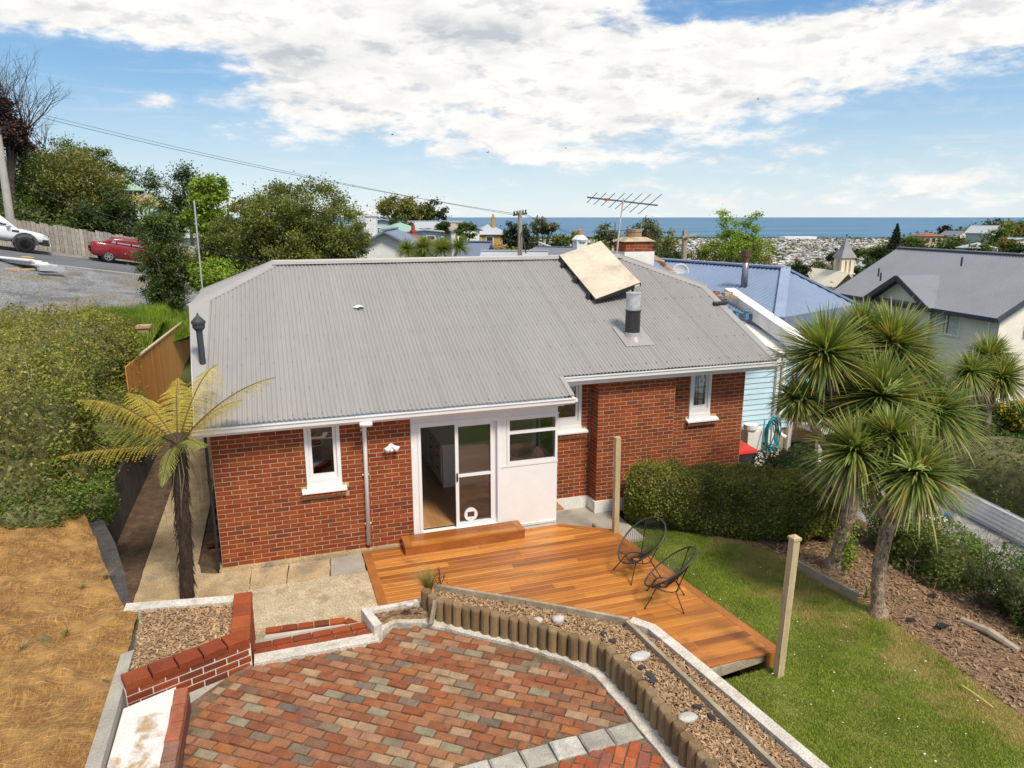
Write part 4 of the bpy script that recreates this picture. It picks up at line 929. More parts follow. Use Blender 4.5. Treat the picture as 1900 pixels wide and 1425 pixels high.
mb = MB(); mb.tube([(0,0,0),(.01,0,.15),(0,.01,.33)], .008, 5); mb.tube([(0,0,.06),(.07,0,.24)], .005, 5); mb.tube([(0,0,.05),(-.05,.02,.2)], .005, 5); mb.build('stem', mk('red_stem', [(.10,.04,.03)], .8), dpn)
pts = np.array([(random.gauss(0,.025), random.gauss(0,.025), random.uniform(.1,.36)) for _ in range(60)] + [(.07+random.gauss(0,.015), random.gauss(0,.02), random.uniform(.14,.25)) for _ in range(25)])
obj('leaves', leaf_mesh('leaves', pts, .03, mk('red_dead_leaf', [(.10,.035,.025),(.15,.06,.035)], .8, 'island')), dpn)
mm = MB(); mm.tube([GZ(822,1108,1.0)-Vector((0,0,.2)), GZ(806,1150,1.0)+Vector((0,0,.02)), ], .03, 8)
wd_ = MB(); q0 = GZ(803,1150,.95); wd_.beam(q0 - Vector((.02,0,.05)), q0 + Vector((.06,.10,.20)), .03, .07); tag(wd_.build('loose_board', M_timber), 'loose timber board leaning at the end of the log row', 'board')

# ---- deck
ZD = .03
dk = thing('timber_deck', 'oiled orange brown timber deck in front of the sliding door', 'deck')
dpoly = [(2.26,-.085),(5.93,-.085),(6.80,-.64),(7.25,-4.74),(4.95,-4.97),(3.4,-3.95),(2.30,-3.3)]
def xr_at(y):
    xs = []
    for a, b in zip(dpoly, dpoly[1:]+dpoly[:1]):
        if (a[1]-y)*(b[1]-y) < 0: xs.append(a[0]+(b[0]-a[0])*(y-a[1])/(b[1]-a[1]))
    return (min(xs), max(xs)) if len(xs) > 1 else None
dm = {}
def board(x0, x1, y0, y1, mat, z=ZD, th=.03, skew=0.):
    mb = MB(); g = .0025; c = .003
    mb.add([(x0,y0+g,z-th),(x1,y0+g,z-th),(x1,y1-g,z-th),(x0,y1-g,z-th),(x0,y0+g,z-c),(x1,y0+g,z-c),(x1,y1-g,z-c),(x0,y1-g,z-c),(x0+c,y0+g+c,z),(x1-c,y0+g+c,z),(x1-c,y1-g-c,z),(x0+c,y1-g-c,z)],
           [(0,1,5,4),(1,2,6,5),(2,3,7,6),(3,0,4,7),(4,5,9,8),(5,6,10,9),(6,7,11,10),(7,4,8,11),(8,9,10,11)]); return mb.build('board', mat, dk)
y = -.09
while y > -4.95:
    y1 = y - .138; r_ = xr_at((y+y1)/2)
    if r_:
        xa, xb = r_[0] + (.13 if (y > -3.2) else .0), r_[1] - .13
        x = xa
        while x < xb - .02:
            ln = random.uniform(1.1, 2.9); x1 = x + ln
            if xb - x1 < .5: x1 = xb
            board(x, min(x1, xb)-.002, y1, y, M_deck, ZD - random.uniform(0,.0015)); x = x1
    y = y1
def border(a, b, w=.135, z=ZD+.002):
    a, b = Vector((*a, z)), Vector((*b, z)); t = (b-a).normalized(); n = Vector((t.y,-t.x,0))*w
    MB().slab([a, b, b+n, a+n], .034).build('border_board', M_deckd, dk)
border((2.395,-.09), (2.43,-3.35), .138); border((6.80,-.64), (7.25,-4.74), .135); border((5.93,-.088), (6.80,-.64), .12, ZD+.003)
fa = MB(); fa.beam((6.815,-.62,-.09), (7.268,-4.76,-.09), .025, .20); fa.beam((7.25,-4.755,-.09), (7.02,-4.78,-.09), .025, .20); fa.build('fascia_board', M_deckd, dk)
jo = MB(); jo.beam((4.9,-4.95,-.06), (7.2,-4.70,-.06), .045, .13)
for i in range(9): jo.beam((2.6+.5*i,-.2,-.075), (2.6+.5*i,-3.2-(.3 if i>3 else 0)-(.9 if i > 5 else 0),-.075), .045, .14)
jo.build('joist', M_timber, dk)
sp_ = thing('deck_step', 'low timber box step in front of the sliding door', 'step')
for i in range(3): board_ = MB().box(3.07, 5.00, -.47+.14*i+.002, -.47+.14*(i+1)-.002, .17, .205).build('step_board', M_deck, sp_)
for xa, xb in ((2.945,3.068),(5.002,5.125)): MB().box(xa, xb, -.473, -.055, .168, .207).build('end_board', M_deckd, sp_)
MB().box(2.95, 5.12, -.462, -.44, .025, .168).build('riser_board', M_deckd, sp_); MB().box(2.95, 2.975, -.44, -.06, .025, .167).build('side_board', M_deckd, sp_); MB().box(5.095, 5.12, -.44, -.06, .025, .167).build('side_board', M_deckd, sp_)
# posts
def post(label, base, top, w=.096):
    o = thing('timber_post', label, 'post', base); h = top.z - base.z; lean = (top - base); 
    a = MB(); a.beam((0,0,-.1), (lean.x, lean.y, h), w, w, up=(0,1,0)); a.build('shaft', M_post, o)
    c = MB(); c.add([(lean.x+p[0]*w*.62, lean.y+p[1]*w*.62, h-.03) for p in ((-1,-1),(1,-1),(1,1),(-1,1))] + [(lean.x+p[0]*w*.62, lean.y+p[1]*w*.62, h+.005) for p in ((-1,-1),(1,-1),(1,1),(-1,1))] + [(lean.x, lean.y, h+.045)], [(0,3,2,1),(0,1,5,4),(1,2,6,5),(2,3,7,6),(3,0,4,7),(4,5,8),(5,6,8),(6,7,8),(7,4,8)])
    return o, c
q = Vector((6.80,-.74,.03)); o1, _ = post('bare square timber post on the deck corner beside the hedge', q, Vector((6.775,-.74, WY(1138,812,-.74).z)))
q = Vector((7.06,-4.98,-.17)); o2, c2_ = post('capped square timber post standing at the end of the deck by the lawn', q, Vector((7.11,-4.98, WY(1456,1000,-4.98).z))); c2_.build('post_cap', M_post, o2)

# ---- wire chairs
M_cord = mk('black_cord', [(.022,.022,.024)], .5); M_ring = mk('wrapped_hoop', [(.045,.045,.05)], .45, None, .2, 60)
def chair(label, loc, rz):
    o = thing('wire_chair', label, 'chair', loc, rz, 'round wire chairs on the deck'); al = R(40)
    el_ = Vector((-math.cos(al), 0, math.sin(al))); ey = Vector((0,1,0)); c = Vector((-.02,0,.585))
    def hp(t):
        k = math.cos(t); w = .375*(1 + .10*k); return c + el_*(.47*k) + ey*(w*math.sin(t))
    n = 48; mb = MB(); mb.tube([hp(2*math.pi*i/n) for i in range(n+1)], .0135, 8, cap=False); mb.build('hoop', M_ring, o, True)
    s0 = Vector((.06,0,.27)); sr = .06; N = 60; mb = MB()
    for i in range(N):
        t = 2*math.pi*(i+.5)/N; a = hp(t); b = s0 + Vector((-math.cos(t)*sr, math.sin(t)*sr, math.cos(t)*.015)); m = a.lerp(b,.55) - Vector((0,0,.055)) + Vector((-.05*max(0,math.cos(t)),0,0))
        pts = [a.lerp(m, k/3).lerp(m.lerp(b, k/3), k/3) for k in range(4)]; mb.tube(pts, .0032, 4, cap=False)
    mb.build('cord', M_cord, o)
    mb = MB(); mb.tube([s0 + Vector((sr*math.cos(i*.5236), sr*math.sin(i*.5236), 0)) for i in range(13)], .008, 6, cap=False); mb.build('seat_ring', M_cord, o)
    fr = lambda t: Vector((.02,0,.285)) + Vector((.20*math.cos(t), .21*math.sin(t), .02*math.cos(t)))
    mb = MB(); mb.tube([fr(i*.5236) for i in range(13)], .008, 6, cap=False)
    for s in (-1, 1): mb.tube([fr(s*2.4), hp(s*.75)], .008, 6); mb.tube([fr(s*.7), hp(s*2.45)], .008, 6)
    mb.build('frame', M_cord, o)
    for sx, sy in ((1,1),(1,-1),(-1,1),(-1,-1)):
        mb = MB(); mb.tube([fr(math.atan2(sy, sx)), (.03+sx*.28, sy*.27, .008)], .0085, 6); mb.lathe([(.014,0),(.014,.016),(.006,.022)], (.03+sx*.28, sy*.27, 0), 8); mb.build('leg', M_cord, o)
    return o
chair('black round wire chair standing nearer the hedge', (6.44,-2.30,ZD), R(184))
chair('black round wire chair turned aside at the deck edge by the lawn', (6.42,-3.22,ZD), R(148))

# ---- lawn
ZL = -.17
lawnp = [(4.9,-4.9),(7.05,-4.8),(6.82,-.3),(7.3,.0),(9.3,-1.6),(9.42,-2.4),(9.56,-3.85),(9.50,-5.2),(9.35,-6.6),(8.9,-8.5),(5.2,-8.5)]
M_lawn = mk('lawn_soil', [(.17,.19,.045),(.25,.24,.075)], .95, None, .2, 1.5, .35, 50, .5, 40)
ground_patch('lawn', lawnp, -.6, ZL-.02, M_lawn)
def n2(x, y, s=1.): return np.sin(x*1.7*s+.5)*np.cos(y*1.3*s+1.) + .6*np.sin(x*3.1*s - y*2.3*s) + .4*np.sin(x*6.3*s+y*5.1*s+2.)
def grass(name, label, poly, n, h, z, mats, w=.0055):
    xs = [p[0] for p in poly]; ys = [p[1] for p in poly]; P = np.stack([RNG.uniform(min(xs),max(xs),n*2), RNG.uniform(min(ys),max(ys),n*2)], 1)
    inside = np.zeros(len(P), bool)
    for i in range(len(poly)):
        a, b = poly[i], poly[(i+1)%len(poly)]
        if a[1] == b[1]: continue
        c = ((a[1] > P[:,1]) != (b[1] > P[:,1])) & (P[:,0] < (b[0]-a[0])*(P[:,1]-a[1])/(b[1]-a[1]) + a[0]); inside ^= c
    P = P[inside][:n]; m = len(P); a = RNG.uniform(0, 6.283, m); hh = h*RNG.uniform(.5,1.3,m)*(1+.25*n2(P[:,0]*2,P[:,1]*2)); ln = RNG.uniform(.1,.9,m)*hh
    la = RNG.uniform(0, 6.283, m); d = np.stack([np.cos(a), np.sin(a), np.zeros(m)], 1)*w
    zz = z(P[:,0], P[:,1]) if callable(z) else np.full(m, z)
    b = np.column_stack([P, zz]); tip = b + np.stack([np.cos(la)*ln, np.sin(la)*ln, hh], 1)
    V = np.stack([b-d, b+d, tip], 1).reshape(-1,3)
    return tag(obj(name, np_mesh(name, V, np.arange(3*m).reshape(m,3), mats)), label, 'grass', kind='stuff')
def lawn_mat():
    m = mk('lawn_blade', [(.21,.31,.03),(.25,.35,.036),(.30,.37,.05),(.16,.26,.026),(.38,.40,.08)], .7, 'island', .25, 1.2, transl=.35)
    nt = m.node_tree; bs = [n for n in nt.nodes if n.type == 'BSDF_PRINCIPLED'][0]; tr = [n for n in nt.nodes if n.type == 'BSDF_TRANSLUCENT'][0]
    src = bs.inputs['Base Color'].links[0].from_socket; geo = nd(nt, 'ShaderNodeNewGeometry')
    # dry straw coloured patches, mostly along the right hand side of the lawn
    sep = nd(nt, 'ShaderNodeSeparateXYZ'); lk(nt, geo.outputs['Position'], sep.inputs[0])
    k = mth(nt, 'ADD', noise(nt, geo.outputs['Position'], 1.15, 5, .62, .3), mth(nt, 'MULTIPLY', mth(nt, 'SUBTRACT', sep.outputs[0], 8.3), .16))
    c = mixc(nt, sstep(nt, k, .47, .70), src, (.54,.43,.18)); c = mixc(nt, sstep(nt, noise(nt, geo.outputs['Position'], 2.4, 4, .6), .54, .74), c, (.34,.36,.07))
    lk(nt, c, bs.inputs['Base Color']); lk(nt, mixc(nt, 1.0, c, (1.2,1.15,.6), 'MULTIPLY'), tr.inputs[0]); return m
grass('lawn_grass', 'short mown lawn grass with dry straw patches beside the deck', lawnp, 230000, .034, ZL-.02, lawn_mat())
daisy = MB()
for i in range(46):
    x, y = random.uniform(6.9,9.2), random.uniform(-7.2,-1.8)
    if inpoly((x,y), lawnp): r = random.uniform(.006,.013); daisy.add([(x+r*math.cos(k*1.047), y+r*math.sin(k*1.047), ZL+.035) for k in range(6)], [(0,1,2,3,4,5)])
stuff(tag(daisy.build('lawn_daisies', M_white), 'tiny white daisies scattered through the lawn', 'flower'))
hs_ = MB(); hs_.tube([GZ(1785,1272,ZL+.03), GZ(1805,1285,ZL+.04), GZ(1842,1312,ZL+.03)], .012, 6); tag(hs_.build('yellow_stalk', mk('straw_yellow', [(.5,.45,.12)], .7)), 'long yellow stalk lying on the lawn', 'stalk')
# garden strip right of the lawn
gz = lambda x, y: ZL - .02 + .05*np.sin(x*3.+y)*0
mp = [(9.42,-2.3),(9.56,-3.85),(9.50,-5.2),(9.35,-6.6),(8.9,-8.5),(11.6,-8.5),(11.7,-4.5),(11.9,-1.5),(12.0,1.2),(9.2,1.2),(9.0,-1.4)]
ground_patch('garden_strip', mp, -.9, ZL-.015, mk('garden_earth', [(.17,.105,.06),(.23,.145,.085)], .95, None, .25, 6, .35, 40, .6, 40))
chips('bark_mulch', mp, ZL-.01, 13000, M_chipd, 'dark bark mulch covering the garden strip below the cabbage trees', size=.07)
ed = MB(); a = GZ(1462,1046,ZL); b = GZ(1590,1116,ZL); ed.beam(a+Vector((0,0,.06)), b+Vector((0,0,.06)), .05, .17); tag(ed.build('lawn_edging', M_timber), 'weathered timber sleeper edging the lawn near the cabbage trees', 'timber edging')
ed = MB(); a = GZ(1785,1150,ZL); b = GZ(1890,1208,ZL); ed.tube([a, a.lerp(b,.5)+Vector((0,0,.05)), b], [.05,.06,.05], 8); tag(ed.build('driftwood_log', mk('bleached_wood', [(.42,.34,.25)], .85, None, .2, 8)), 'bleached old log lying along the edge of the mulch', 'log')
for i, (u, v) in enumerate(((1690,1150),(1745,1163),(1752,1160),(1730,1105))):
    mb = MB(); mb.prism([(-.08,-.03),(.05,-.05),(.09,.02),(-.02,.06)], 0, .012); o = mb.build('black_plastic_scrap', M_dark, None, False, GZ(u,v,ZL+.02)); o.rotation_euler = (0,.1,i); tag(o, 'scrap of black plastic lying on the dark mulch', 'plastic scrap', 'plastic scraps on the mulch')

# ================================================================ plants near the house
def lumps(P, s, seed=0):
    r = np.random.default_rng(seed); v = np.zeros(len(P))
    for k in range(7):
        d = r.normal(size=3); d /= np.linalg.norm(d); f = s*(1.0 + .55*k); v += np.sin(P @ d*f + r.uniform(0,6.28))/(1+.5*k)
    return v/2.2
def hedge_points(n, c, half, rz, rad, amp, ls, seed, depth=.3, bottom=True):
    """points in the outer leaf shell of a lumpy rounded box"""
    c = np.array(c); h = np.array(half); out = []; got = 0; ca, sa = math.cos(rz), math.sin(rz); pad = amp + .15
    while got < n:
        L = RNG.uniform(-1,1,(n*2,3))*(h + pad)
        q = np.abs(L) - (h - rad); sd = np.linalg.norm(np.maximum(q,0), axis=1) + np.minimum(q.max(1),0) - rad + amp*lumps(L + c, ls, seed)
        k = (sd < 0) & (sd > -depth*RNG.random(len(L))**1.6)
        if not bottom: k &= L[:,2] > -h[2]
        L = L[k]; out.append(L); got += len(L)
    L = np.concatenate(out)[:n]; return np.column_stack([c[0]+L[:,0]*ca-L[:,1]*sa, c[1]+L[:,0]*sa+L[:,1]*ca, c[2]+L[:,2]])
def core_mesh(c, half, rz, rad, amp, ls, seed, inset=.22, n=26):
    """twiggy dark inside of a hedge: the same lumpy box, smaller"""
    V = []; Fq = []; h = np.array(half)
    for j in range(n//2+1):
        t = math.pi*j/(n//2)
        for i in range(n):
            a = 2*math.pi*i/n; d = np.array([math.sin(t)*math.cos(a), math.sin(t)*math.sin(a), math.cos(t)]); k = (np.abs(d/h)**5).sum()**(-1/5); V.append(d*k)
    V = np.array(V); V = V - V/np.linalg.norm(V,axis=1,keepdims=True)*(inset + amp*lumps(V+np.array(c), ls, seed))[:,None]
    for j in range(n//2):
        for i in range(n): a = j*n+i; b = j*n+(i+1)%n; Fq.append((a, a+n, b+n, b))
    ca, sa = math.cos(rz), math.sin(rz); V = np.column_stack([c[0]+V[:,0]*ca-V[:,1]*sa, c[1]+V[:,0]*sa+V[:,1]*ca, c[2]+V[:,2]]); return V, np.array(Fq)
M_twig = mk('hedge_twigs', [(.10,.10,.04),(.14,.13,.055)], .95, None, .4, 5, .4, 30)
M_bark = mk('bark', [(.16,.12,.085),(.22,.17,.12)], .95, None, .25, 5, .3, 30, .6, 30, stretch=(4,4,1))
M_barkd = mk('dark_bark', [(.05,.038,.028),(.085,.065,.045)], .95, None, .25, 5, .3, 30, .6, 30)
LEAFSETS = {
 'olive': [(.13,.145,.03),(.17,.18,.04),(.10,.118,.026),(.22,.21,.06),(.15,.165,.036),(.27,.24,.085)],
 'tree': [(.125,.15,.03),(.16,.18,.04),(.095,.12,.025),(.20,.205,.055),(.14,.165,.034)],
 'green': [(.065,.105,.02),(.085,.13,.025),(.05,.085,.018),(.11,.15,.035),(.14,.17,.05)],
 'dark':  [(.03,.055,.014),(.042,.07,.018),(.055,.085,.022),(.075,.10,.03),(.035,.06,.016)],
 'bright':[(.15,.24,.02),(.20,.29,.03),(.12,.19,.02),(.25,.32,.05)],
 'yolive':[(.16,.15,.03),(.20,.18,.04),(.12,.12,.025),(.25,.21,.06),(.10,.10,.022)],
 'box':   [(.09,.115,.02),(.12,.145,.027),(.07,.092,.017),(.165,.175,.042),(.22,.21,.065),(.10,.13,.024)],
 'cream': [(.60,.55,.30),(.52,.50,.24),(.20,.22,.06),(.66,.62,.40)],
 'purple':[(.045,.022,.022),(.07,.035,.03),(.03,.018,.02),(.09,.05,.04)],
 'sage':  [(.10,.12,.05),(.13,.15,.07),(.075,.095,.04),(.16,.17,.09)],
 'yellow':[(.62,.40,.02),(.70,.48,.03),(.55,.30,.02)],
 'conifer':[(.022,.04,.018),(.032,.05,.022),(.045,.06,.03)] }
def LM(k):
    if k.endswith('_t'): return mk('leaf_' + k, [tuple(min(.7, x*1.2) for x in c) for c in LEAFSETS[k[:-2]]], .55, 'island', .30, .7, transl=.35, spec=.35)
    return mk('leaf_' + k, [tuple(min(.7, x*f) for x, f in zip(c, (1.75,1.75,1.45))) for c in LEAFSETS[k]] if k not in ('cream','yellow','purple','conifer','bright') else [tuple(min(.7, x*1.2) for x in c) for c in LEAFSETS[k]], .55, 'island', .28, .9, transl=.42, spec=.35)
def hedge(name, label, boxes, leafset, n, leaf, amp=.22, ls=2.2, depth=.35, cat='hedge', aspect=.55, seeds=None):
    o = thing(name, label, cat, (boxes[0][0][0], boxes[0][0][1], boxes[0][0][2]-boxes[0][1][2])); off = np.array(o.location); P = []; CV = []; CF = []; vol = [b[1][0]*b[1][1]+b[1][1]*b[1][2]+b[1][0]*b[1][2] for b in boxes]; k = 0
    for i, (c, h, rz) in enumerate(boxes):
        P.append(hedge_points(int(n*vol[i]/sum(vol)), c, h, rz, min(h)*.6, amp, ls, 11+i, depth)); v, f = core_mesh(c, h, rz, .3, amp, ls, 11+i, depth*.75); CV.append(v - off); CF.append(f + k); k += len(v)
    P = np.concatenate(P)
    obj('branches', np_mesh('branches', np.concatenate(CV), np.concatenate(CF), M_twig, True), o)
    obj('foliage', leaf_mesh('foliage', P - off, leaf, LM(leafset), .55, aspect, .6), o)
    return o, P
def twigs(parent, P, n, ln, mat=None, r=.006, name='twig'):
    mb = MB(); off = Vector(parent.location)
    for i in RNG.choice(len(P), n):
        a = Vector(P[i]) - off; d = Vector((random.gauss(0,.6), random.gauss(0,.6), random.uniform(.2,1))).normalized()*ln*random.uniform(.5,1.2); mb.tube([a - d*.5, a + d*.3 + Vector((random.gauss(0,.03),)*3), a + d*.8], [r, r*.7, r*.3], 4, cap=False)
    stuff(mb.build(name, mat or M_bark, parent))
def shoots(parent, P, n, ln, leaf, leafset, per=12):
    off = Vector(parent.location); Q = []; mb = MB()
    for i in RNG.choice(len(P), n):
        a = Vector(P[i]) - off; d = Vector((random.gauss(0,.35), random.gauss(0,.35), 1)).normalized()*ln*random.uniform(.4,1.2); mb.tube([a - d*.2, a + d*.6, a + d], [.004,.003,.0015], 3, cap=False)
        for k in range(per): Q.append(tuple(a + d*random.uniform(.1,1.05) + Vector((random.gauss(0,leaf*.5), random.gauss(0,leaf*.5), 0))))
    stuff(mb.build('shoots', M_bark, parent)); obj('foliage', leaf_mesh('foliage', np.array(Q), leaf, LM(leafset), .2, .45, .6), parent)
def flowers(parent, P, n, size, leafset, per=7, name='flower'):
    off = np.array(parent.location); I = RNG.choice(len(P), n); Q = np.repeat(P[I], per, 0) + RNG.normal(0, size*.5, (n*per,3)); obj(name, leaf_mesh(name, Q - off + np.array([0,0,.04]), size, LM(leafset), .3, .8), parent)

# big hedge on the left bank
big, P = hedge('bank_hedge', 'tall overgrown green hedge on the bank above the dark retaining wall', [((-3.45,5.0,2.05),(1.35,3.5,1.45),0), ((-5.6,5.4,2.0),(1.5,3.6,1.5),0), ((-3.5,1.9,1.75),(1.35,1.9,1.35),.08), ((-2.55,3.2,1.35),(.62,2.9,.85),0)], 'olive', 125000, .058, amp=.30, ls=1.7, depth=.28)
twigs(big, P[P[:,1] < 5], 620, .42, mk('grey_twig', [(.30,.25,.19),(.22,.17,.12)], .9, 'island'), .006); flowers(big, P[P[:,0] > -3.4], 46, .035, 'yellow')
sel = P[(P[:,0] > -2.9)]; Q = sel[RNG.choice(len(sel), 22000)] + RNG.normal(0,.08,(22000,3)); obj('foliage', leaf_mesh('foliage', Q - np.array(big.location), .062, LM('green'), .3, .5), big)
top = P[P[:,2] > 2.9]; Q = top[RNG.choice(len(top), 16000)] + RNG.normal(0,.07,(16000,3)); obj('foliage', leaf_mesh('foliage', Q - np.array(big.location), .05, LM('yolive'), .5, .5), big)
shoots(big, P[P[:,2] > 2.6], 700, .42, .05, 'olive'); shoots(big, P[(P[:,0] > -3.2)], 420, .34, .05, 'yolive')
low, Pl = hedge('bank_creeper', 'low leafy creeper spilling from the hedge foot onto the coir matting', [((-3.1,.05,1.25),(1.1,.45,.35),.1), ((-2.05,.9,1.15),(.45,.7,.28),.2)], 'green', 14000, .05, amp=.16, ls=4, depth=.25, cat='creeper')

# clipped hedge between deck and driveway
ha, hb = Vector((7.45,-.20)), Vector((10.15,-1.95)); hc = (ha+hb)/2; hr = math.atan2(hb.y-ha.y, hb.x-ha.x); hl = (hb-ha).length/2
cn = Vector((-math.sin(hr), math.cos(hr)))*.42
mid, P = hedge('clipped_hedge', 'clipped box hedge with glossy leaves between the deck and brick wall', [((hc.x+cn.x, hc.y+cn.y, .40), (hl+.15, .62, .60), hr), ((10.3,-1.45,.30), (.75,.55,.52), hr)], 'box', 76000, .042, amp=.13, ls=3.6, depth=.19, aspect=.6)
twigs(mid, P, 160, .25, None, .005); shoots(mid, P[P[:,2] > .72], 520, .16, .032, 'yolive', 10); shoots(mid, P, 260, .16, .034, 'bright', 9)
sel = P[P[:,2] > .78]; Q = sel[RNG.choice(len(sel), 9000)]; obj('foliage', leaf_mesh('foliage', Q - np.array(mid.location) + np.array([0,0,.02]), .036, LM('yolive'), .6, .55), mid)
rb, P = hedge('driveway_shrub', 'loose dark green shrub between the cabbage trees and driveway', [((11.5,-3.1,.15),(.5,1.0,.55),.1)], 'green', 15000, .05, amp=.30, ls=3, depth=.45, cat='shrub'); twigs(rb, P, 160, .45, None, .006)
rb, P = hedge('driveway_shrub', 'dense dark shrub at the corner of the driveway garden', [((11.55,-5.3,.10),(.55,.9,.45),0), ((11.95,-6.2,.25),(.6,.9,.6),0)], 'dark', 17000, .05, amp=.22, ls=3, depth=.35, cat='shrub'); twigs(rb, P, 120, .4, None, .006)
rb, P = hedge('driveway_shrub', 'dark bushy shrub behind the left cabbage tree trunk', [((10.9,-.7,.35),(.7,.9,.7),0)], 'dark', 16000, .05, amp=.22, ls=3, depth=.35, cat='shrub')
bt = thing('bare_shrub', 'leafless twiggy shrub at the edge of the gravel driveway', 'shrub', (11.7,-4.15,-.2)); mb = MB()
for i in range(40):
    a = random.uniform(0,6.28); s = random.uniform(.2,.8); h = random.uniform(.4,1.0); mb.tube([(0,0,0),(math.cos(a)*s*.5,math.sin(a)*s*.5,h*.6),(math.cos(a)*s,math.sin(a)*s,h)], [.008,.006,.002], 4, cap=False)
mb.build('twigs', mk('bare_twig', [(.14,.10,.08)], .9), bt)
lil = tuft('white_lily', 'small clump of white lilies by the cabbage tree foot', GZ(1606,1110,ZL), 14, .28, LM('green'), .5, cat='flower', w=.012)

# cabbage trees: strap leaf heads on bare trunks
M_strap = mk('strap_leaf', [(.17,.24,.055),(.22,.28,.065),(.14,.205,.05),(.29,.32,.08),(.37,.35,.09),(.18,.25,.06),(.22,.285,.07),(.16,.23,.055),(.40,.33,.12)], .45, 'island', .15, 2, spec=.45, transl=.35)
M_strapd = mk('dead_strap_leaf', [(.30,.21,.12),(.24,.16,.09),(.36,.27,.17)], .9, 'island')
def rosette(name, c, r, n, parent, mat, axis=(0,0,1), lo=-.55, hi=1.0, w=.028, droop=.18):
    w = w*1.15
    ax = np.array(Vector(axis).normalized()); V = []; m = 5
    d = rdir(n*6); k = d @ ax; d = d[(k > lo) & (k < hi)][:n]; n = len(d); L = r*RNG.uniform(.72,1.08,n)*(1 - .12*np.maximum(0,(d@ax)))
    side = np.cross(d, np.array([0,0,1.])) + .25*rdir(n); side /= np.linalg.norm(side,axis=1,keepdims=True); nn = np.cross(side, d); sg = np.sign(nn[:,2]); nn *= np.where(sg==0,1,sg)[:,None]
    prof = [(.03,.5),(.25,1.),(.55,.95),(.82,.6),(1.,.06)]; dr = droop*RNG.uniform(.2,1.8,n)
    rows = []
    for f, wd in prof:
        p = np.array(c) + d*(L*f)[:,None]; p[:,2] -= dr*L*f*f*f*(.4+.6*np.hypot(d[:,0],d[:,1])); hw = w*wd*.5
        rows += [p - side*hw + nn*.0, p + nn*(-hw*.35), p + side*hw]
    V = np.stack(rows, 1).reshape(-1,3); K = len(rows); Fq = []
    base = np.arange(n)[:,None]*K
    for s in range(len(prof)-1):
        for j in range(2): Fq.append(base + np.array([3*s+j, 3*s+j+1, 3*s+j+4, 3*s+j+3]))
    return obj(name, np_mesh(name, V, np.concatenate(Fq), mat), parent)
M_ctrunk = mk('cabbage_tree_bark', [(.27,.19,.125),(.36,.265,.18),(.22,.15,.10)], .95, None, .25, 6, .5, 22, 1.0, 20, stretch=(2.2,2.2,.9), patch=((.12,.08,.05), 9, .52, .68))
def cabbage(label, base, fork, heads, rt, trunk_lean=None, skirt=True, dens=1.0, group='cabbage trees'):
    o = thing('cabbage_tree', label, 'cabbage tree', base); B = Vector(base)
    f = Vector(fork) - B; mb = MB(); mid = f*.5 + Vector((random.gauss(0,.03), random.gauss(0,.03), 0))
    def tpos(q): return f*q + (mid - f*.5)*(4*q*(1-q))
    nseg = 40; rr_ = [rt*(1.0 + .5*max(0, 1-q/.14)**1.5)*random.uniform(.93,1.07) for q in [k/nseg for k in range(nseg+1)]]
    mb.tube([(0,0,-.1)] + [tpos(k/nseg) + Vector((random.gauss(0,.004), random.gauss(0,.004), 0)) for k in range(nseg+1)], [rt*1.6] + rr_, 14); mb.build('trunk', M_ctrunk, o, True)
    for hc, hr in heads:
        h = Vector(hc) - B; m = MB(); q = f.lerp(h,.5) + Vector((0,0,-.12*(h-f).length)); m.tube([f*.97, q, h], [rt*.75, rt*.6, rt*.5], 10); m.build('branch', M_ctrunk, o, True)
        ax = (h - f*.6).normalized()*.5 + Vector((0,0,.8))
        n = int(600*dens*random.uniform(.8,1.2)); ax = ax + Vector((random.gauss(0,.25), random.gauss(0,.25), 0))
        rosette('leaf_head', h, hr*random.uniform(.84,1.0), n, o, M_strap, ax, lo=random.uniform(-.75,-.4), droop=random.uniform(.08,.24))
        if skirt: rosette('dead_skirt', h - Vector((0,0,.10)), hr*random.uniform(.6,1.0), int(random.uniform(60,150)*dens), o, M_strapd, (0,0,-1), lo=.25, hi=1., w=.022, droop=.35)
    return o
def head(u, v, d, rpx): return (PD(u, v, d), rpx/F*d)
b1 = GZ(1545,1055,ZL); b2 = GZ(1630,1138,ZL)
cabbage('many headed cabbage tree with ivy climbing its trunk foot', b1, PD(1592,885,10.9), [head(1530,655,11.3,128), head(1655,640,11.9,122), head(1635,735,10.9,128), head(1735,765,11.5,112), head(1482,742,11.1,66), head(1600,618,12.2,90), head(1690,700,11.9,105), head(1560,745,11.4,85)], .115)
cabbage('cabbage tree with flowering lower head standing beside the lawn edge', b2, PD(1652,965,9.75), [head(1702,878,9.4,128), head(1588,838,9.95,112), head(1655,810,9.9,95)], .10)
iv = RNG.normal(0,1,(900,3))*np.array([.09,.09,.3]) + np.array(b1) + np.array([.12,-.12,.45]); it = thing('climbing_ivy', 'bright green ivy climbing the foot of the cabbage tree trunk', 'ivy', b1); obj('leaves', leaf_mesh('leaves', iv - np.array(b1), .05, LM('bright'), .1, .8), it)
fl_ = [((1528,588),11.0),((1655,735),10.6),((1680,868),9.2)]
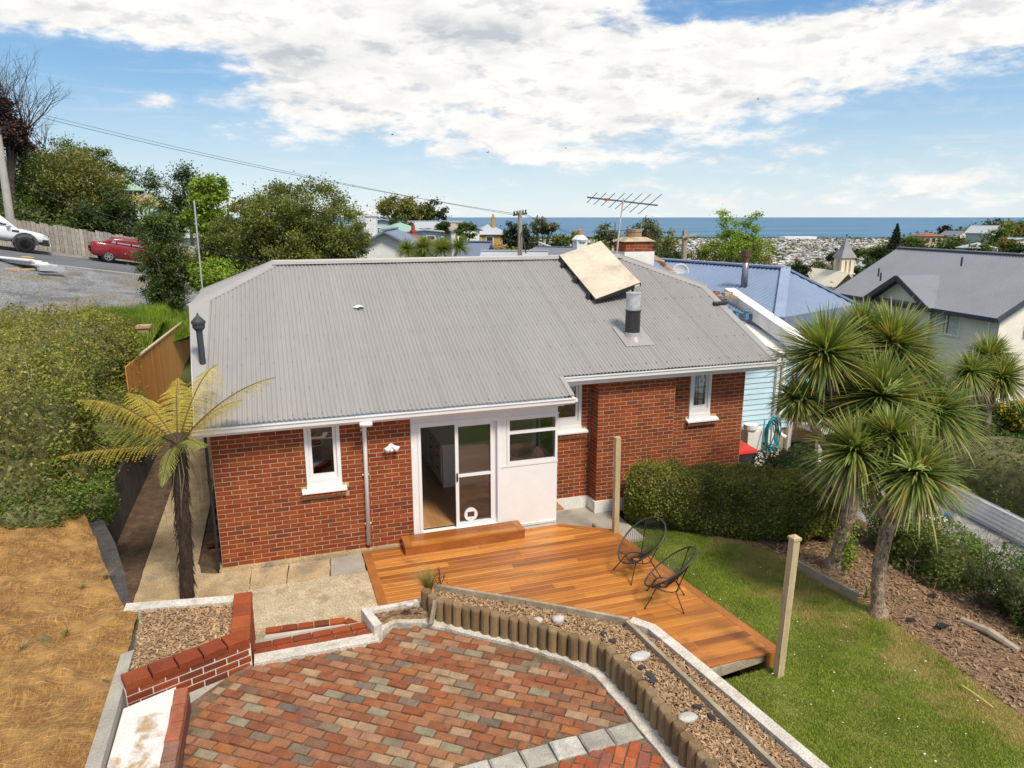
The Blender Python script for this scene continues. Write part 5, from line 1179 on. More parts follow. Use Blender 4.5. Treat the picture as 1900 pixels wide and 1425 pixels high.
for (u, v), d in (((1645,730),10.4),((1690,870),9.0)):
    c = PD(u, v, d); mb = MB()
    for i in range(16):
        a = random.uniform(0,6.28); e = random.uniform(.1,1.1); L = random.uniform(.18,.36); q = Vector((math.cos(a)*math.cos(e), math.sin(a)*math.cos(e), math.sin(e)))*L; mb.tube([c, c+q*.6, c+q+Vector((0,0,-.03))], [.008,.012,.006], 5)
    tag(mb.build('flower_spike', mk('green_flower_spike', [(.30,.35,.09),(.24,.29,.07)], .8)), 'pale green flower spike in the ' + ('many headed cabbage tree with ivy on its trunk' if d > 10 else 'cabbage tree standing beside the lawn edge'), 'flower spike')
cabbage('small twin headed cabbage tree growing beside the cream house', PD(1835,860,16.5) - Vector((0,0,1.2)), PD(1832,760,16.5), [head(1800,690,16.3,72), head(1858,700,16.6,70), head(1835,660,17.2,60)], .10, dens=.7)

# tree fern
M_frond = mk('fern_frond', [(.52,.40,.045),(.60,.45,.065),(.42,.36,.045),(.62,.42,.09),(.34,.33,.05)], .6, 'island', .2, 3, transl=.35)
M_frondg = mk('fern_frond_green', [(.20,.25,.05),(.26,.30,.06),(.32,.33,.07)], .6, 'island', .2, 3, transl=.35)
fbse = Vector((-.47,-.70,0)); fcr = WY(330, 822, -.70)
fern = thing('tree_fern', 'tall tree fern with yellowing fronds and shaggy dark trunk', 'tree fern', fbse)
ft = Vector((fcr.x, fcr.y, fcr.z)) - fbse; mb = MB()
mb.tube([(0,0,-.1),(0,0,.1),ft*.3+Vector((.015,0,0)),ft*.6,ft*.85,ft], [.12,.10,.092,.096,.12,.085], 16); trunk = mb.build('trunk', mk('fern_trunk', [(.035,.022,.016),(.07,.045,.03)], .95, None, .3, 10, .5, 40, 1., 30, stretch=(3,3,1)), fern, True)
mb = MB()
for i in range(330):
    f = random.random()**.8; c = ft*f; a = random.uniform(0,6.28); rr = .092; p = c + Vector((math.cos(a)*rr, math.sin(a)*rr, 0)); q = p + Vector((math.cos(a)*random.uniform(.01,.06), math.sin(a)*random.uniform(.01,.06), -random.uniform(.05,.22))); mb.tube([p + Vector((0,0,.05)), q], [.009,.003], 4, cap=False)
mb.build('trunk_fibres', MATS['fern_trunk'], fern)
mb = MB()
for i in range(16):
    a = random.uniform(0,6.28); p = ft*random.uniform(.8,1.) + Vector((math.cos(a)*.14, math.sin(a)*.14, 0)); L = random.uniform(.3,1.0); mb.tube([p, p+Vector((math.cos(a)*.12, math.sin(a)*.12, -L*.4)), p+Vector((math.cos(a)*.10+random.gauss(0,.06), math.sin(a)*.1, -L))], [.006,.005,.003], 4, cap=False)
mb.build('dead_stalk', mk('dead_stalk', [(.25,.19,.13)], .9), fern)
def frond(c0, tip, lift, mat, wmax=.30, n=37):
    wmax = wmax*1.30
    c0, tip = Vector(c0), Vector(tip); ctl = c0.lerp(tip,.5) + Vector((0,0,lift)); pts = [c0.lerp(ctl,t/ n).lerp(ctl.lerp(tip,t/n), t/n) for t in range(n+1)]
    V = []; Fq = []
    for i in range(5, n):
        f = i/n; p = pts[i]; t = (pts[i+1]-pts[i-1]).normalized(); s = t.cross(Vector((0,0,1))).normalized(); up = s.cross(t)
        pl_ = wmax*math.sin(math.pi*min(1,(f*.92+.10)))**.75*random.uniform(.85,1.08)
        for sg in (-1,1):
            d = (s*sg*.92 + t*.46 - Vector((0,0,.26 + random.uniform(-.1,.15)))).normalized(); k = max(4, int(pl_/.022)); 
            for j in range(k):
                g = (j+.5)/k; q = p + d*pl_*g - Vector((0,0,.32*pl_*g*g)); ll = .026*(1-.6*g)*random.uniform(.75,1.15); e = (t*.9+d*.4).normalized()*ll; w = d*.0105
                for sg2 in (-1,1):
                    a = q; b = q + e*sg2 + w*.6 - Vector((0,0,ll*.25)); o = len(V); V += [tuple(a-w), tuple(b-w*.25), tuple(b+w*.25), tuple(a+w)]; Fq.append((o,o+1,o+2,o+3))
    fo = obj('frond', np_mesh('frond', np.array(V), np.array(Fq), mat), fern)
    m = MB(); m.tube(pts, [.014*(1-.85*i/n)+.0015 for i in range(n+1)], 5, cap=False); m.build('stalk', mk('frond_stalk', [(.07,.045,.02),(.14,.10,.03)], .7), fo)
for (u, v, dy, lift, mt, w_) in ((140,742,-.2,.42,M_frond,.30),(235,728,.55,.35,M_frond,.26),(172,790,.35,.25,M_frondg,.30),(105,848,-.1,.10,M_frond,.20),(512,700,-.25,.36,M_frond,.30),(402,676,.9,.42,M_frond,.28),(330,700,1.0,.30,M_frond,.24),(205,800,.6,.22,M_frondg,.28),(375,830,-.5,.20,M_frondg,.18),(450,742,.2,.25,M_frond,.24),(300,905,-.6,.30,M_frondg,.12)):
    tip = WY(u, v, -.70 + dy) - fbse; frond(ft*.985, tip, lift, mt, w_)

# ================================================================ trees further off
def tree(name, label, base, top_z, ells, leafset, n, leaf, trunk_r=.15, cat='tree', ncl=None, spread=.16, group=None, bark=None, up=.25, aspect=.55, limbs=7, airy=.0):
    """tapered trunk and limbs, leaves in clumps inside several ellipsoids"""
    B = Vector(base); o = thing(name, label, cat, B, 0, group); vol = np.array([e[1][0]*e[1][1]*e[1][2] for e in ells]); prob = vol/vol.sum(); ncl = ncl or max(30, n//120)
    I = RNG.choice(len(ells), ncl, p=prob); d = rdir(ncl); rad = (airy + (1-airy)*RNG.random(ncl)**.33); C = np.array([e[0] for e in ells])[I]; Rr = np.array([e[1] for e in ells])[I]; Cl = C + d*Rr*(rad*.93)[:,None]
    J = RNG.integers(0, ncl, n); sc = spread*np.mean(Rr[J],axis=1)[:,None]*RNG.uniform(.5,1.3,(n,1)); P = Cl[J] + RNG.normal(0,1,(n,3))*sc*np.array([1,1,.7])
    obj('crown', leaf_mesh('crown', P - np.array(B), leaf, LM(leafset + '_t'), up, aspect, .55), o)
    mb = MB(); tc_ = Vector(C.mean(0)) - B; hgt = max(.5, tc_.z)
    mb.tube([(0,0,-.3),(0,0,hgt*.2),(tc_.x*.3,tc_.y*.3,hgt*.55)], [trunk_r*1.3,trunk_r,trunk_r*.75], 8, cap=False)
    for k in range(limbs):
        e = Vector(Cl[RNG.integers(0,ncl)]) - B; s = Vector((tc_.x*.3,tc_.y*.3,hgt*.5)); mb.tube([s, s.lerp(e,.5)+Vector((0,0,.1*e.length)), e], [trunk_r*.6,trunk_r*.35,trunk_r*.1], 6, cap=False)
    mb.build('trunk', bark or M_bark, o); return o
def px_ell(u, v, d, ru, rv, dd=None): p = PD(u, v, d); return (tuple(p), (ru/F*d, dd or ru/F*d, rv/F*d))
def ptree(name, label, gz, d, ells, leafset, n, leaf, **kw):
    E_ = [px_ell(*e[:2], d + (e[4] if len(e) > 4 else 0), e[2], e[3]) for e in ells]; c = E_[0][0]; return tree(name, label, (c[0], c[1], gz), 0, E_, leafset, n, leaf, **kw)
def bare_tree(name, label, base, h, spread, seed=1, mat=None, n=5, lean=(0,0)):
    r = random.Random(seed); o = thing(name, label, 'tree', base); mb = MB()
    def br(p, d, L, rad, lv):
        q = p + d*L*.5 + Vector((r.gauss(0,.05)*L, r.gauss(0,.05)*L, 0)); e = p + d*L; mb.tube([p, q, e], [rad, rad*.8, rad*.6], 6 if lv < 3 else 3, cap=False)
        if lv >= n: return
        for k in range(3 if lv < 4 else 2):
            dd = (d + Vector((r.gauss(0,spread), r.gauss(0,spread), r.gauss(.15,.25)))).normalized(); br(e if k else q.lerp(e,.8), dd, L*r.uniform(.62,.82), rad*.58, lv+1)
    br(Vector((0,0,-.3)), Vector((lean[0],lean[1],1)).normalized(), h*.30, h*.018, 0); mb.build('branches', mat or M_barkd, o); return o

# ================================================================ terrain, plain, sea
TU = [-900,-300,0,150,300,450,600,850,1000,1150,1300,1450,1550,1600,1700,1900,2300,2900]
TD = [2,15,22,30,38,45,60,80,110,150,220,320,450,700,1000,1500]
TZ = {0:[-1.5,-1.3,1.6,2.3,3.0,3.8,5,6.5,8,9,9,6,0,-30,-70,-98],150:[-1.5,-1.3,1.6,2.0,2.2,2.6,3.8,5,6.5,7,6,2,-6,-40,-80,-98],300:[-1.5,-1.3,.8,1.2,1.2,1.3,2,3,3.5,3,1,-6,-16,-50,-85,-98],
 450:[-1.5,-1.3,-.2,0,0,0,0,.3,.5,0,-3,-10,-22,-55,-90,-98],600:[-1.5,-1.3,-.8,-.8,-.8,-.8,-1,-1,-1,-2,-6,-15,-30,-60,-95,-98],850:[-1.5,-1.3,-1.3,-1.3,-1.5,-2,-2.5,-3,-3.5,-4.5,-9,-20,-38,-68,-97,-98],
 1000:[-1.5,-1.3,-1.3,-2,-3,-3.5,-4.5,-5.5,-7,-10,-16,-28,-45,-75,-97,-98],1150:[-1.5,-1.3,-1.5,-2.5,-4,-5,-8,-11,-15,-20,-28,-40,-55,-82,-97,-98],1300:[-1.5,-1.3,-1.5,-3,-4.5,-6,-9,-13,-18,-25,-35,-48,-62,-87,-97,-98],
 1450:[-1.5,-1.3,-1.5,-3,-4.5,-6,-8.5,-11,-14,-18,-22,-40,-60,-87,-97,-98],1550:[-1.5,-1.3,-1.5,-3,-4,-5,-7,-9,-11,-12.5,-13,-28,-50,-85,-97,-98],1600:[-1.5,-1.3,-1.5,-3,-4,-4.5,-6,-8,-9.5,-9.5,-9,-22,-45,-80,-97,-98],
 1700:[-1.5,-1.3,-1.5,-2.8,-3.5,-4,-5,-6,-6,-4.5,-1.5,-6,-25,-70,-97,-98],1900:[-1.5,-1.3,-1.5,-2.8,-3.5,-4,-4.5,-5,-4.5,-2.5,2.5,2,-8,-50,-90,-98]}
for a, b in ((-900,0),(-300,0),(2300,1900),(2900,1900)): TZ[a] = TZ[b]
def hz(u, d):
    iu = np.clip(np.searchsorted(TU, u)-1, 0, len(TU)-2); fu = np.clip((u-TU[iu])/(TU[iu+1]-TU[iu]), 0, 1)
    return (1-fu)*np.interp(d, TD, TZ[TU[iu]]) + fu*np.interp(d, TD, TZ[TU[iu+1]])
def UD(u, d, z): p = PD(u, HZ, d); return Vector((p.x, p.y, z))
def TG(u, d, dz=0.): return UD(u, d, hz(u, d) + dz)
us = np.linspace(-900, 2900, 120); ds = np.concatenate([np.linspace(2,60,40), np.geomspace(63,1500,50)])
V = [tuple(UD(u, d, hz(u, d) + (.15+.004*d)*math.sin(u*.021+d*.13)*math.cos(d*.09)*(d > 24))) for d in ds for u in us]; nu = len(us)
Fq = [(j*nu+i, j*nu+i+1, (j+1)*nu+i+1, (j+1)*nu+i) for j in range(len(ds)-1) for i in range(nu-1)]
M_hill = mk('hillside', [(.05,.07,.022),(.09,.10,.03),(.035,.05,.018)], .95, None, .3, .05, .3, .9, patch=((.12,.10,.06), .03, .5, .7))
struct(obj('hillside', np_mesh('hillside', np.array(V), np.array(Fq), M_hill, True)))
def flat(name, z, d0, d1, k, mat): p = [LR(-k*d0, d0, z), LR(k*d0, d0, z), LR(k*d1, d1, z), LR(-k*d1, d1, z)]; return struct(MB().add(p, [(0,1,2,3)]).build(name, mat))
flat('ground', -99.5, -3000, 900, -1, M_hill) if False else None
M_plain = mk('coastal_plain', [(.10,.11,.06),(.20,.19,.15),(.08,.10,.04)], .95, None, .2, .01, .3, .05)
pl_ = struct(MB().add([LR(-4000,850,-97), LR(4000,850,-97), LR(6500,3330,-97), LR(3000,3400,-97), LR(900,3560,-97), LR(-400,3800,-97), LR(-5000,4300,-97)], [(0,1,2,3,4,5,6)]).build('coastal_plain', M_plain))
M_sea = bpy.data.materials.new('sea'); M_sea.use_nodes = True; nt = M_sea.node_tree; b = nt.nodes['Principled BSDF']; geo = nd(nt, 'ShaderNodeNewGeometry')
sw_ = noise(nt, vmth(nt, 'MULTIPLY', geo.outputs['Position'], (.0006,.0022,0)), 1.0, 6, .6, .5)
lk(nt, mixc(nt, sstep(nt, sw_, .35, .65), (.058,.155,.265), (.115,.215,.315)), b.inputs['Base Color']); b.inputs['Roughness'].default_value = .55; b.inputs['Specular IOR Level'].default_value = .12
struct(MB().add([LR(-90000,800,-100), LR(90000,800,-100), LR(140000,110000,-100), LR(-140000,110000,-100)], [(0,1,2,3)]).build('sea', M_sea))
cam_d.clip_end = 250000

# ---- the suburb by the sea
TOWN_W = [(.62,.61,.58),(.72,.71,.69),(.50,.48,.44),(.66,.62,.55),(.40,.36,.33),(.58,.50,.42)]
TOWN_R = [(.30,.30,.31),(.42,.42,.43),(.55,.55,.55),(.26,.13,.10),(.20,.20,.21),(.34,.20,.15),(.62,.62,.61),(.36,.37,.40)]
Mw = mk('town_wall', TOWN_W, .8, 'island', 0); Mr = mk('town_roof', TOWN_R, .7, 'island', 0); Mwo = mk('town_wall_single', TOWN_W, .8, 'object', 0); Mro = mk('town_roof_single', TOWN_R, .7, 'object', 0)
def box_house(w, l, h, r, hip):
    wv = [(-w,-l,-3),(w,-l,-3),(w,l,-3),(-w,l,-3),(-w,-l,h),(w,-l,h),(w,l,h),(-w,l,h)]; k = w*.9 if hip else 0; e = .4
    rv = [(-w-e,-l-e,h),(w+e,-l-e,h),(w+e,l+e,h),(-w-e,l+e,h),(0,-l-e+k,h+r),(0,l+e-k,h+r)]
    return wv, MB.BF, rv, [(0,1,4),(1,2,5,4),(2,3,5),(3,0,4,5),(3,2,1,0)]
KIND = [box_house(4,6,3.2,2.4,True), box_house(3.6,5.5,3,2.6,False), box_house(5,9,3.6,1.6,False), box_house(4.5,5.5,5.5,2.2,True)]
spots = []
for i in range(7000):
    d = 1050 + 2420*random.random()**.75; u = random.uniform(940, 1680); 
    if d > 3380 - (u-1300)*.05: continue
    p = UD(u, d, -97); ga = R(28); gx, gy = p.x*math.cos(ga)+p.y*math.sin(ga), -p.x*math.sin(ga)+p.y*math.cos(ga); gx = round(gx/17)*17 + random.uniform(-3,3); row = round(gy/22); 
    if row % 4 == 0 and random.random() < .8: continue
    gy = row*22 + random.uniform(-3,3); p = Vector((gx*math.cos(ga)-gy*math.sin(ga), gx*math.sin(ga)+gy*math.cos(ga), -97)); spots.append((d, p, ga + random.choice((0, math.pi/2)) + random.gauss(0,.05)))
seen = set(); uniq = []
for s in spots:
    k = (round(s[1].x/15), round(s[1].y/15))
    if k not in seen: seen.add(k); uniq.append(s)
uniq.sort(key=lambda s: s[0]); town_mesh = []
for k in KIND:
    m = MB(); m.add(k[0], k[1], 0); m.add(k[2], k[3], 1); town_mesh.append(m.mesh('house', [Mwo, Mro]))
TW = [MB() for _ in range(2)]
for i, (d, p, rz) in enumerate(uniq):
    j = random.choice((0,0,1,1,2,3)) if random.random() > .03 else 2; sc = random.uniform(.85,1.25)
    if i < 300:
        o = obj('suburb_house', town_mesh[j], None, p, (0,0,rz)); o.scale = (sc,sc,sc); tag(o, 'small pale house in the distant suburb near the sea', 'house', 'houses of the distant seaside suburb')
    else:
        Q = Matrix.Translation(p) @ Matrix.Rotation(rz,4,'Z') @ Matrix.Scale(sc,4); k = KIND[j]
        TW[0].add([Q @ Vector(v) for v in k[0]], k[1]); TW[1].add([Q @ Vector(v) for v in k[2]], k[3])
stuff(tag(TW[0].build('suburb_walls', Mw), 'mass of pale house walls in the far seaside suburb', 'houses')); stuff(tag(TW[1].build('suburb_roofs', Mr), 'mass of grey and red roofs in the far seaside suburb', 'roofs'))
tp_ = []
for i in range(1700):
    d = 1000 + 2450*random.random()**.8; u = random.uniform(940,1690); tp_.append(tuple(UD(u, d, -97 + 3)))
for i in range(900): u = random.uniform(820,1720); d = 3420 + random.gauss(0,55) - (u-1300)*.25; tp_.append(tuple(UD(u, max(d,3200), -94)))
for i in range(500): u = random.uniform(830,1330); d = random.uniform(3250,3480); tp_.append(tuple(UD(u, d, -92)))
tp_ = np.array(tp_); big_ = np.repeat(tp_, 9, 0) + RNG.normal(0,1,(len(tp_)*9,3))*np.array([4.5,4.5,2.2])
stuff(tag(obj('suburb_trees', leaf_mesh('suburb_trees', big_, 7.5, LM('dark'), .6, .9)), 'scattered dark trees of the far suburb and dunes', 'trees'))
shed = MB(); p = PD(1480,443,3300); shed.obox((p.x,p.y,-90), 150, 60, 16, rz=-.2); tag(shed.build('stadium_hall', M_white), 'long white hall roof at the far edge of the seaside suburb', 'hall')

# ================================================================ houses
def ccw_roof(mb, pts): mb.slab(pts, .10)
def simple_house(name, label, c, w, l, h, rh, rz, wallm, roofm, hip=False, wins=(), base=6., chim=None, cat='house', ov=.35, group=None, roofname='roof', boards=False):
    """c: centre of the house at eave height; w across (local x), l along (local y)"""
    o = thing(name, label, cat, c, rz, group); m = MB(); m.box(-w/2, w/2, -l/2, l/2, -h-base, 0)
    if not hip: m.add([(-w/2,-l/2,0),(w/2,-l/2,0),(0,-l/2,rh-.05),(-w/2,l/2,0),(w/2,l/2,0),(0,l/2,rh-.05)], [(0,1,2),(5,4,3),(0,2,5,3),(1,4,5,2)])
    m.build('wall', wallm, o); r = MB(); k = min(l, w)/2*.95 if hip else 0; e = ov; t = e*rh/(w/2)
    A, B = (0,-l/2-(e if not hip else -k),rh), (0,l/2+(e if not hip else -k),rh)
    r.slab([(-w/2-e,-l/2-e,-t),(-w/2-e,l/2+e,-t),B,A], .09); r.slab([(w/2+e,-l/2-e,-t),(w/2+e,l/2+e,-t),B,A], .09)
    if hip: r.slab([(-w/2-e,-l/2-e,-t),(w/2+e,-l/2-e,-t),A], .09); r.slab([(-w/2-e,l/2+e,-t),(w/2+e,l/2+e,-t),B], .09)
    ro = r.build(roofname, roofm, o); cpm = MB(); cpm.beam(Vector(A)+Vector((0,0,.04)), Vector(B)+Vector((0,0,.04)), .22, .07); cpm.build('ridge', roofm, ro)
    for (side, a, z, ww, hh) in wins:                      # side: f = -y face, l = -x face, r = +x face
        f = MB(); g = MB(); n = {'f': (0,-1), 'l': (-1,0), 'r': (1,0)}[side]; cx, cy = (a, -l/2) if side == 'f' else ((-w/2, a) if side == 'l' else (w/2, a))
        sx, sy = (ww, .10) if side == 'f' else (.10, ww)
        f.obox((cx, cy, z), sx+(.2 if side=='f' else 0), sy+(.2 if side!='f' else 0), hh+.2); g.obox((cx+n[0]*.03, cy+n[1]*.03, z), sx, sy, hh); wo = f.build('window', M_white, o); g.build('pane', M_car_glass_o, wo)
    if chim:
        cm = MB(); cm.box(chim[0]-chim[4]/2, chim[0]+chim[4]/2, chim[1]-chim[4]/2, chim[1]+chim[4]/2, chim[2], chim[3]); cm.box(chim[0]-chim[4]*.6, chim[0]+chim[4]*.6, chim[1]-chim[4]*.6, chim[1]+chim[4]*.6, chim[3], chim[3]+.15); cm.box(chim[0]-.12, chim[0]+.12, chim[1]-.12, chim[1]+.12, chim[3]+.15, chim[3]+.55); cm.build('chimney', chim[5], o)
    return o
M_car_glass_o = mk('dark_glazing', [(.03,.035,.04)], .12, None, 0, spec=.6)
def wallmat(n, c): return mk(n, [c], .75, None, .06, .8, .05, 8)
def roofmat(n, c): return mk(n, [c], .5, None, .05, .5, .03, 5)
RB = roofmat('steel_blue_roof', (.16,.20,.28)); RG = roofmat('slate_grey_roof', (.17,.18,.21)); RL = roofmat('light_grey_roof', (.40,.42,.45)); RGN = roofmat('green_roof', (.26,.42,.33)); RBR = roofmat('brown_roof', (.20,.12,.08))
CRM = wallmat('cream_render', (.88,.81,.70)); WHT = wallmat('white_weatherboard', (.74,.74,.72)); PBL = wallmat('pale_blue_wall', (.47,.55,.63)); YEL = wallmat('ochre_wall', (.46,.29,.08)); REDW = wallmat('red_wall', (.34,.07,.05))
fc_ = -HD                                                   # local -y towards the camera
def hs(label, u, v, d, w, l, h, rh, turn, wm, rm, **kw): return simple_house('house', label, PD(u, v, d), w, l, h, rh, fc_+R(turn), wm, rm, **kw)
hs('white gabled villa with steel blue roof just beyond the ridge', 727, 472, 40, 5.2, 7, 3, 1.35, 4, WHT, RB, chim=(-.9,-1,.2,2.05,.55,WHT))
hs('steel blue roofed cottage behind the far cabbage trees', 882, 474, 46, 2.2, 1.5, 3, .85, 70, PBL, RB, wins=(('r',0,-.5,.6,.5),))
hs('brown roofed cottage with red chimney beyond the villa', 730, 447, 62, 6, 5.5, 3, 1.0, 35, CRM, RBR, hip=True, chim=(1.4,-1,.1,.75,.35,REDW))
hs('pale house under a mint green hip roof', 742, 437, 76, 6.6, 6, 3, 1.35, 30, WHT, RGN, hip=True, wins=(('f',1,-.9,1.,1.2),))
hs('tall pale blue house beside the white chimney', 700, 412, 88, 4.2, 6, 6, .4, 20, PBL, RL, wins=(('f',-.6,-1.2,.9,1.1),('f',.9,-3.4,.9,1.1)))
hs('white gabled cottage on the ridge under bare trees', 686, 415, 95, 4, 6, 3, 1.1, 25, WHT, RL, wins=(('f',0,-1.,.8,1.),))
hs('long grey roofed house with a red gable porch', 795, 421, 92, 5.5, 8, 3, .7, 85, wallmat('pale_grey_wall', (.50,.52,.54)), RL, wins=(('r',1.5,-1.,1.4,1.1),('r',-1.,-1.,1.4,1.1)))
hs('small pale blue square house in front of the long grey house', 786, 428, 72, 3.2, 3, 4, .15, 10, PBL, RL, wins=(('f',.6,-.9,.7,.8),))
hs('white cottage with dark windows low behind the ridge', 845, 425, 85, 4, 4, 3, .7, 40, WHT, roofmat('tan_roof', (.42,.33,.26)))
yh = hs('ochre two storey house with red balcony and grey slate roof', 907, 432, 110, 4.9, 4.6, 6, 1.35, 12, YEL, RL, hip=True, wins=(('f',-.3,-1.2,.9,1.3),('f',-1.9,-1.2,.45,1.1),('f',1.9,-1.2,.45,1.1),('f',.6,-3.6,.6,1.1)), chim=(.5,-.9,.5,2.2,.45,YEL))
mb = MB(); mb.box(-1.6,1.6,-2.9,-2.31,-2.55,-2.4); [mb.box(-1.58+.3*i,-1.52+.3*i,-2.9,-2.85,-2.4,-1.8) for i in range(11)]; mb.box(-1.6,1.6,-2.92,-2.83,-1.8,-1.72); mb.build('balcony', REDW, yh)
hs('pale low roof behind the power pole', 955, 480, 44, 2.6, 3.4, 3, .45, 85, WHT, RL)
hs('grey roofed house with dark edge beside the coastal road', 1040, 470, 60, 4.5, 4, 3, .5, 60, WHT, RG)
cn_ = MB(); p = PD(1076,452,52); cn_.obox((p.x,p.y,p.z-.7), .8, .8, 1.8); cn_.lathe([(.55,.15),(.6,.3),(.4,.5),(.25,.6)], p, 10); cn_.lathe([(.2,.6),(.22,.95),(.1,1.)], p, 8, 1); tag(cn_.build('white_chimney', [WHT, mk('clay_pot2', [(.5,.25,.08)], .8)]), 'white chimney with orange clay pot beyond the solar panel', 'chimney')
# left hill
hs('red brick house with green roof half hidden in the hill trees', 226, 348, 62, 2.4, 5, 3, 1.0, 30, REDW, RGN, hip=True, wins=(('f',.35,-.8,.55,.9),))
hs('white walled house with light grey roof behind the picket fence', 262, 436, 54, 5, 7, 3, 1.35, 80, WHT, RL, hip=True)
hs('low green roof among shrubs on the left hill', 262, 398, 60, 3, 4, 2, .5, 70, CRM, RGN)
# right hill
hs('cream two storey house with red roof on the right hill', 1720, 437, 190, 5.6, 5, 5, .8, 10, wallmat('peach_wall', (.55,.40,.25)), roofmat('red_roof', (.30,.09,.06)), hip=True, wins=(('f',-1.7,-1.1,1.0,1.0),('f',0,-1.1,1.0,1.0),('f',1.7,-1.1,1.0,1.0),('f',0,-3.2,3,.9)))
hs('white gabled house with grey roof on the right hill crest', 1771, 438, 200, 6, 5, 3, 1.5, 25, WHT, RG, wins=(('f',-1.5,-1.2,1.4,1.2),('f',1.5,-1.2,1.4,1.2)))
hs('grey gabled weatherboard house near the hilltop trees', 1826, 431, 190, 6.4, 6, 3, 1.8, 35, wallmat('grey_board', (.52,.53,.54)), RL, wins=(('f',-2,-1.5,1.3,1.5),('f',1.5,-1.5,1.3,1.5)))
hs('low blue house with pale roof behind the large grey roof', 1812, 458, 130, 4.2, 4, 3, .8, 20, wallmat('blue_board', (.30,.40,.52)), RL, hip=True, wins=(('f',-2,-1.1,1.2,1.2),('f',2,-1.1,1.2,1.2)))
hs('white flat roofed house on the right hillside edge', 1888, 443, 140, 3.6, 4, 4, .2, 5, WHT, RL, wins=(('f',-1,-1.3,1.4,1.2),))
for i, (u, v, d, tn) in enumerate(((1536,512,205,20),(1533,532,180,70),(1612,496,190,60),(1790,440,240,15))):
    hs(['white house with dark windows below the church','small white cottage beside the church nave','white house just right of the church spire','small white house far up the right hill','pale cottage below the peach house','pale roofed shed in the valley below the church'][i], u, v, d, 5.5, 6, 3, 1.6, tn, WHT, RG if i % 2 else RL, wins=(('f',-1.2,-1.2,1.,1.2),('f',1.2,-1.2,1.,1.2)))

# ---- church
chh = thing('church', 'cream church with open arched belfry and grey slate spire', 'church', PD(1567,478,146), fc_+R(8)); sc_ = 146/F
tw_ = MB(); W2 = 12.5*sc_
tw_.box(-W2, W2, -W2, W2, -16, -28*sc_); 
for sx in (-1,1):
    for sy in (-1,1): tw_.box(sx*W2 - (.0 if sx<0 else .75), sx*W2 + (.75 if sx<0 else 0), sy*W2 - (0 if sy<0 else .75), sy*W2 + (.75 if sy<0 else 0), -28*sc_, 0)
tw_.box(-.25, .25, -W2, -W2+.5, -28*sc_, 0); tw_.box(-W2+.01, W2-.01, -W2+.01, W2-.01, -.35, 0); tw_.box(-W2-.25, W2+.25, -W2-.25, W2+.25, -29.5*sc_, -27.6*sc_); tw_.build('tower', wallmat('church_cream', (.82,.73,.56)), chh)
ar = MB()
for cx in (-.78,.78):
    for k in range(6):
        a0_, a1_ = math.pi*k/6, math.pi*(k+1)/6; r = .52; ar.add([(cx+r*math.cos(a0_),-W2-.02,-.95+r*1.2*math.sin(a0_)),(cx+r*math.cos(a1_),-W2-.02,-.95+r*1.2*math.sin(a1_)),(cx+r*math.cos(a1_),-W2-.02,-.2),(cx+r*math.cos(a0_),-W2-.02,-.2),(cx+r*math.cos(a0_),-W2+.3,-.95+r*1.2*math.sin(a0_)),(cx+r*math.cos(a1_),-W2+.3,-.95+r*1.2*math.sin(a1_)),(cx+r*math.cos(a1_),-W2+.3,-.2),(cx+r*math.cos(a0_),-W2+.3,-.2)], MB.BF)
ar.build('arch', MATS['church_cream'], chh)
ss = MB(); e = W2+.3; ss.add([(-e,-e,0),(e,-e,0),(e,e,0),(-e,e,0),(-.9,-.9,1.6),(.9,-.9,1.6),(.9,.9,1.6),(-.9,.9,1.6),(0,0,37*sc_)], [(0,1,5,4),(1,2,6,5),(2,3,7,6),(3,0,4,7),(4,5,8),(5,6,8),(6,7,8),(7,4,8),(3,2,1,0)]); sp2 = ss.build('spire', mk('slate_spire', [(.24,.23,.25),(.30,.29,.31)], .7, None, .15, 2), chh)
fi = MB(); fi.tube([(0,0,36*sc_),(0,0,42*sc_)], .08, 6); fi.box(-.35,.35,-.05,.05,39.6*sc_,40.2*sc_); fi.build('cross', M_dark, sp2)
nv = MB(); nv.box(-5,-1.3,-4,10,-18,-6.5); nv.slab([(-5.4,-4.4,-6.6),(-5.4,10,-6.6),(-1.6,10,-2.6),(-1.6,-4.4,-2.6)], .2); nv.slab([(1.6,-4.4,-6.2),(1.6,10,-6.2),(-1.6,10,-2.6),(-1.6,-4.4,-2.6)], .2); nv.build('nave', MATS['church_cream'], chh)

# ---- large cream house with dark grey roof on the right
RR = lambda r, d, z: LR(r, d, z)
E1 = PD(1553,540,42.0); E2 = PD(1853,581,31.2); ze = (E1.z+E2.z)/2; E1.z = E2.z = ze; ev = (E2-E1).normalized(); pn = Vector((-ev.y, ev.x, 0)); pn = pn if pn.dot(RT) > 0 else -pn
h_ = 4.0; zr = 3.9; Rg1 = E1 + pn*h_ + Vector((0,0,zr-ze)); Rg2 = E2 + pn*h_ + Vector((0,0,zr-ze))
gh = thing('large_house', 'large cream rendered house with dark grey corrugated roof', 'house')
M_gr = mk('dark_grey_roof', [(.21,.215,.24)], .45, None, .06, .6, .04, 6); M_drk = mk('charcoal_trim', [(.06,.065,.08)], .5)
sl_ = (Rg1-E1); sl_l = sl_.length; mb = MB(); nr = ev.cross(sl_.normalized()); nr = nr if nr.z > 0 else -nr
corr(mb, E1, ev, sl_.normalized(), nr, -.2, (E2-E1).length+.25, lambda t: -.3, lambda t: sl_l, pitch=.17, amp=.022, seg=6); mb.build('roof_sheet', M_gr, gh)
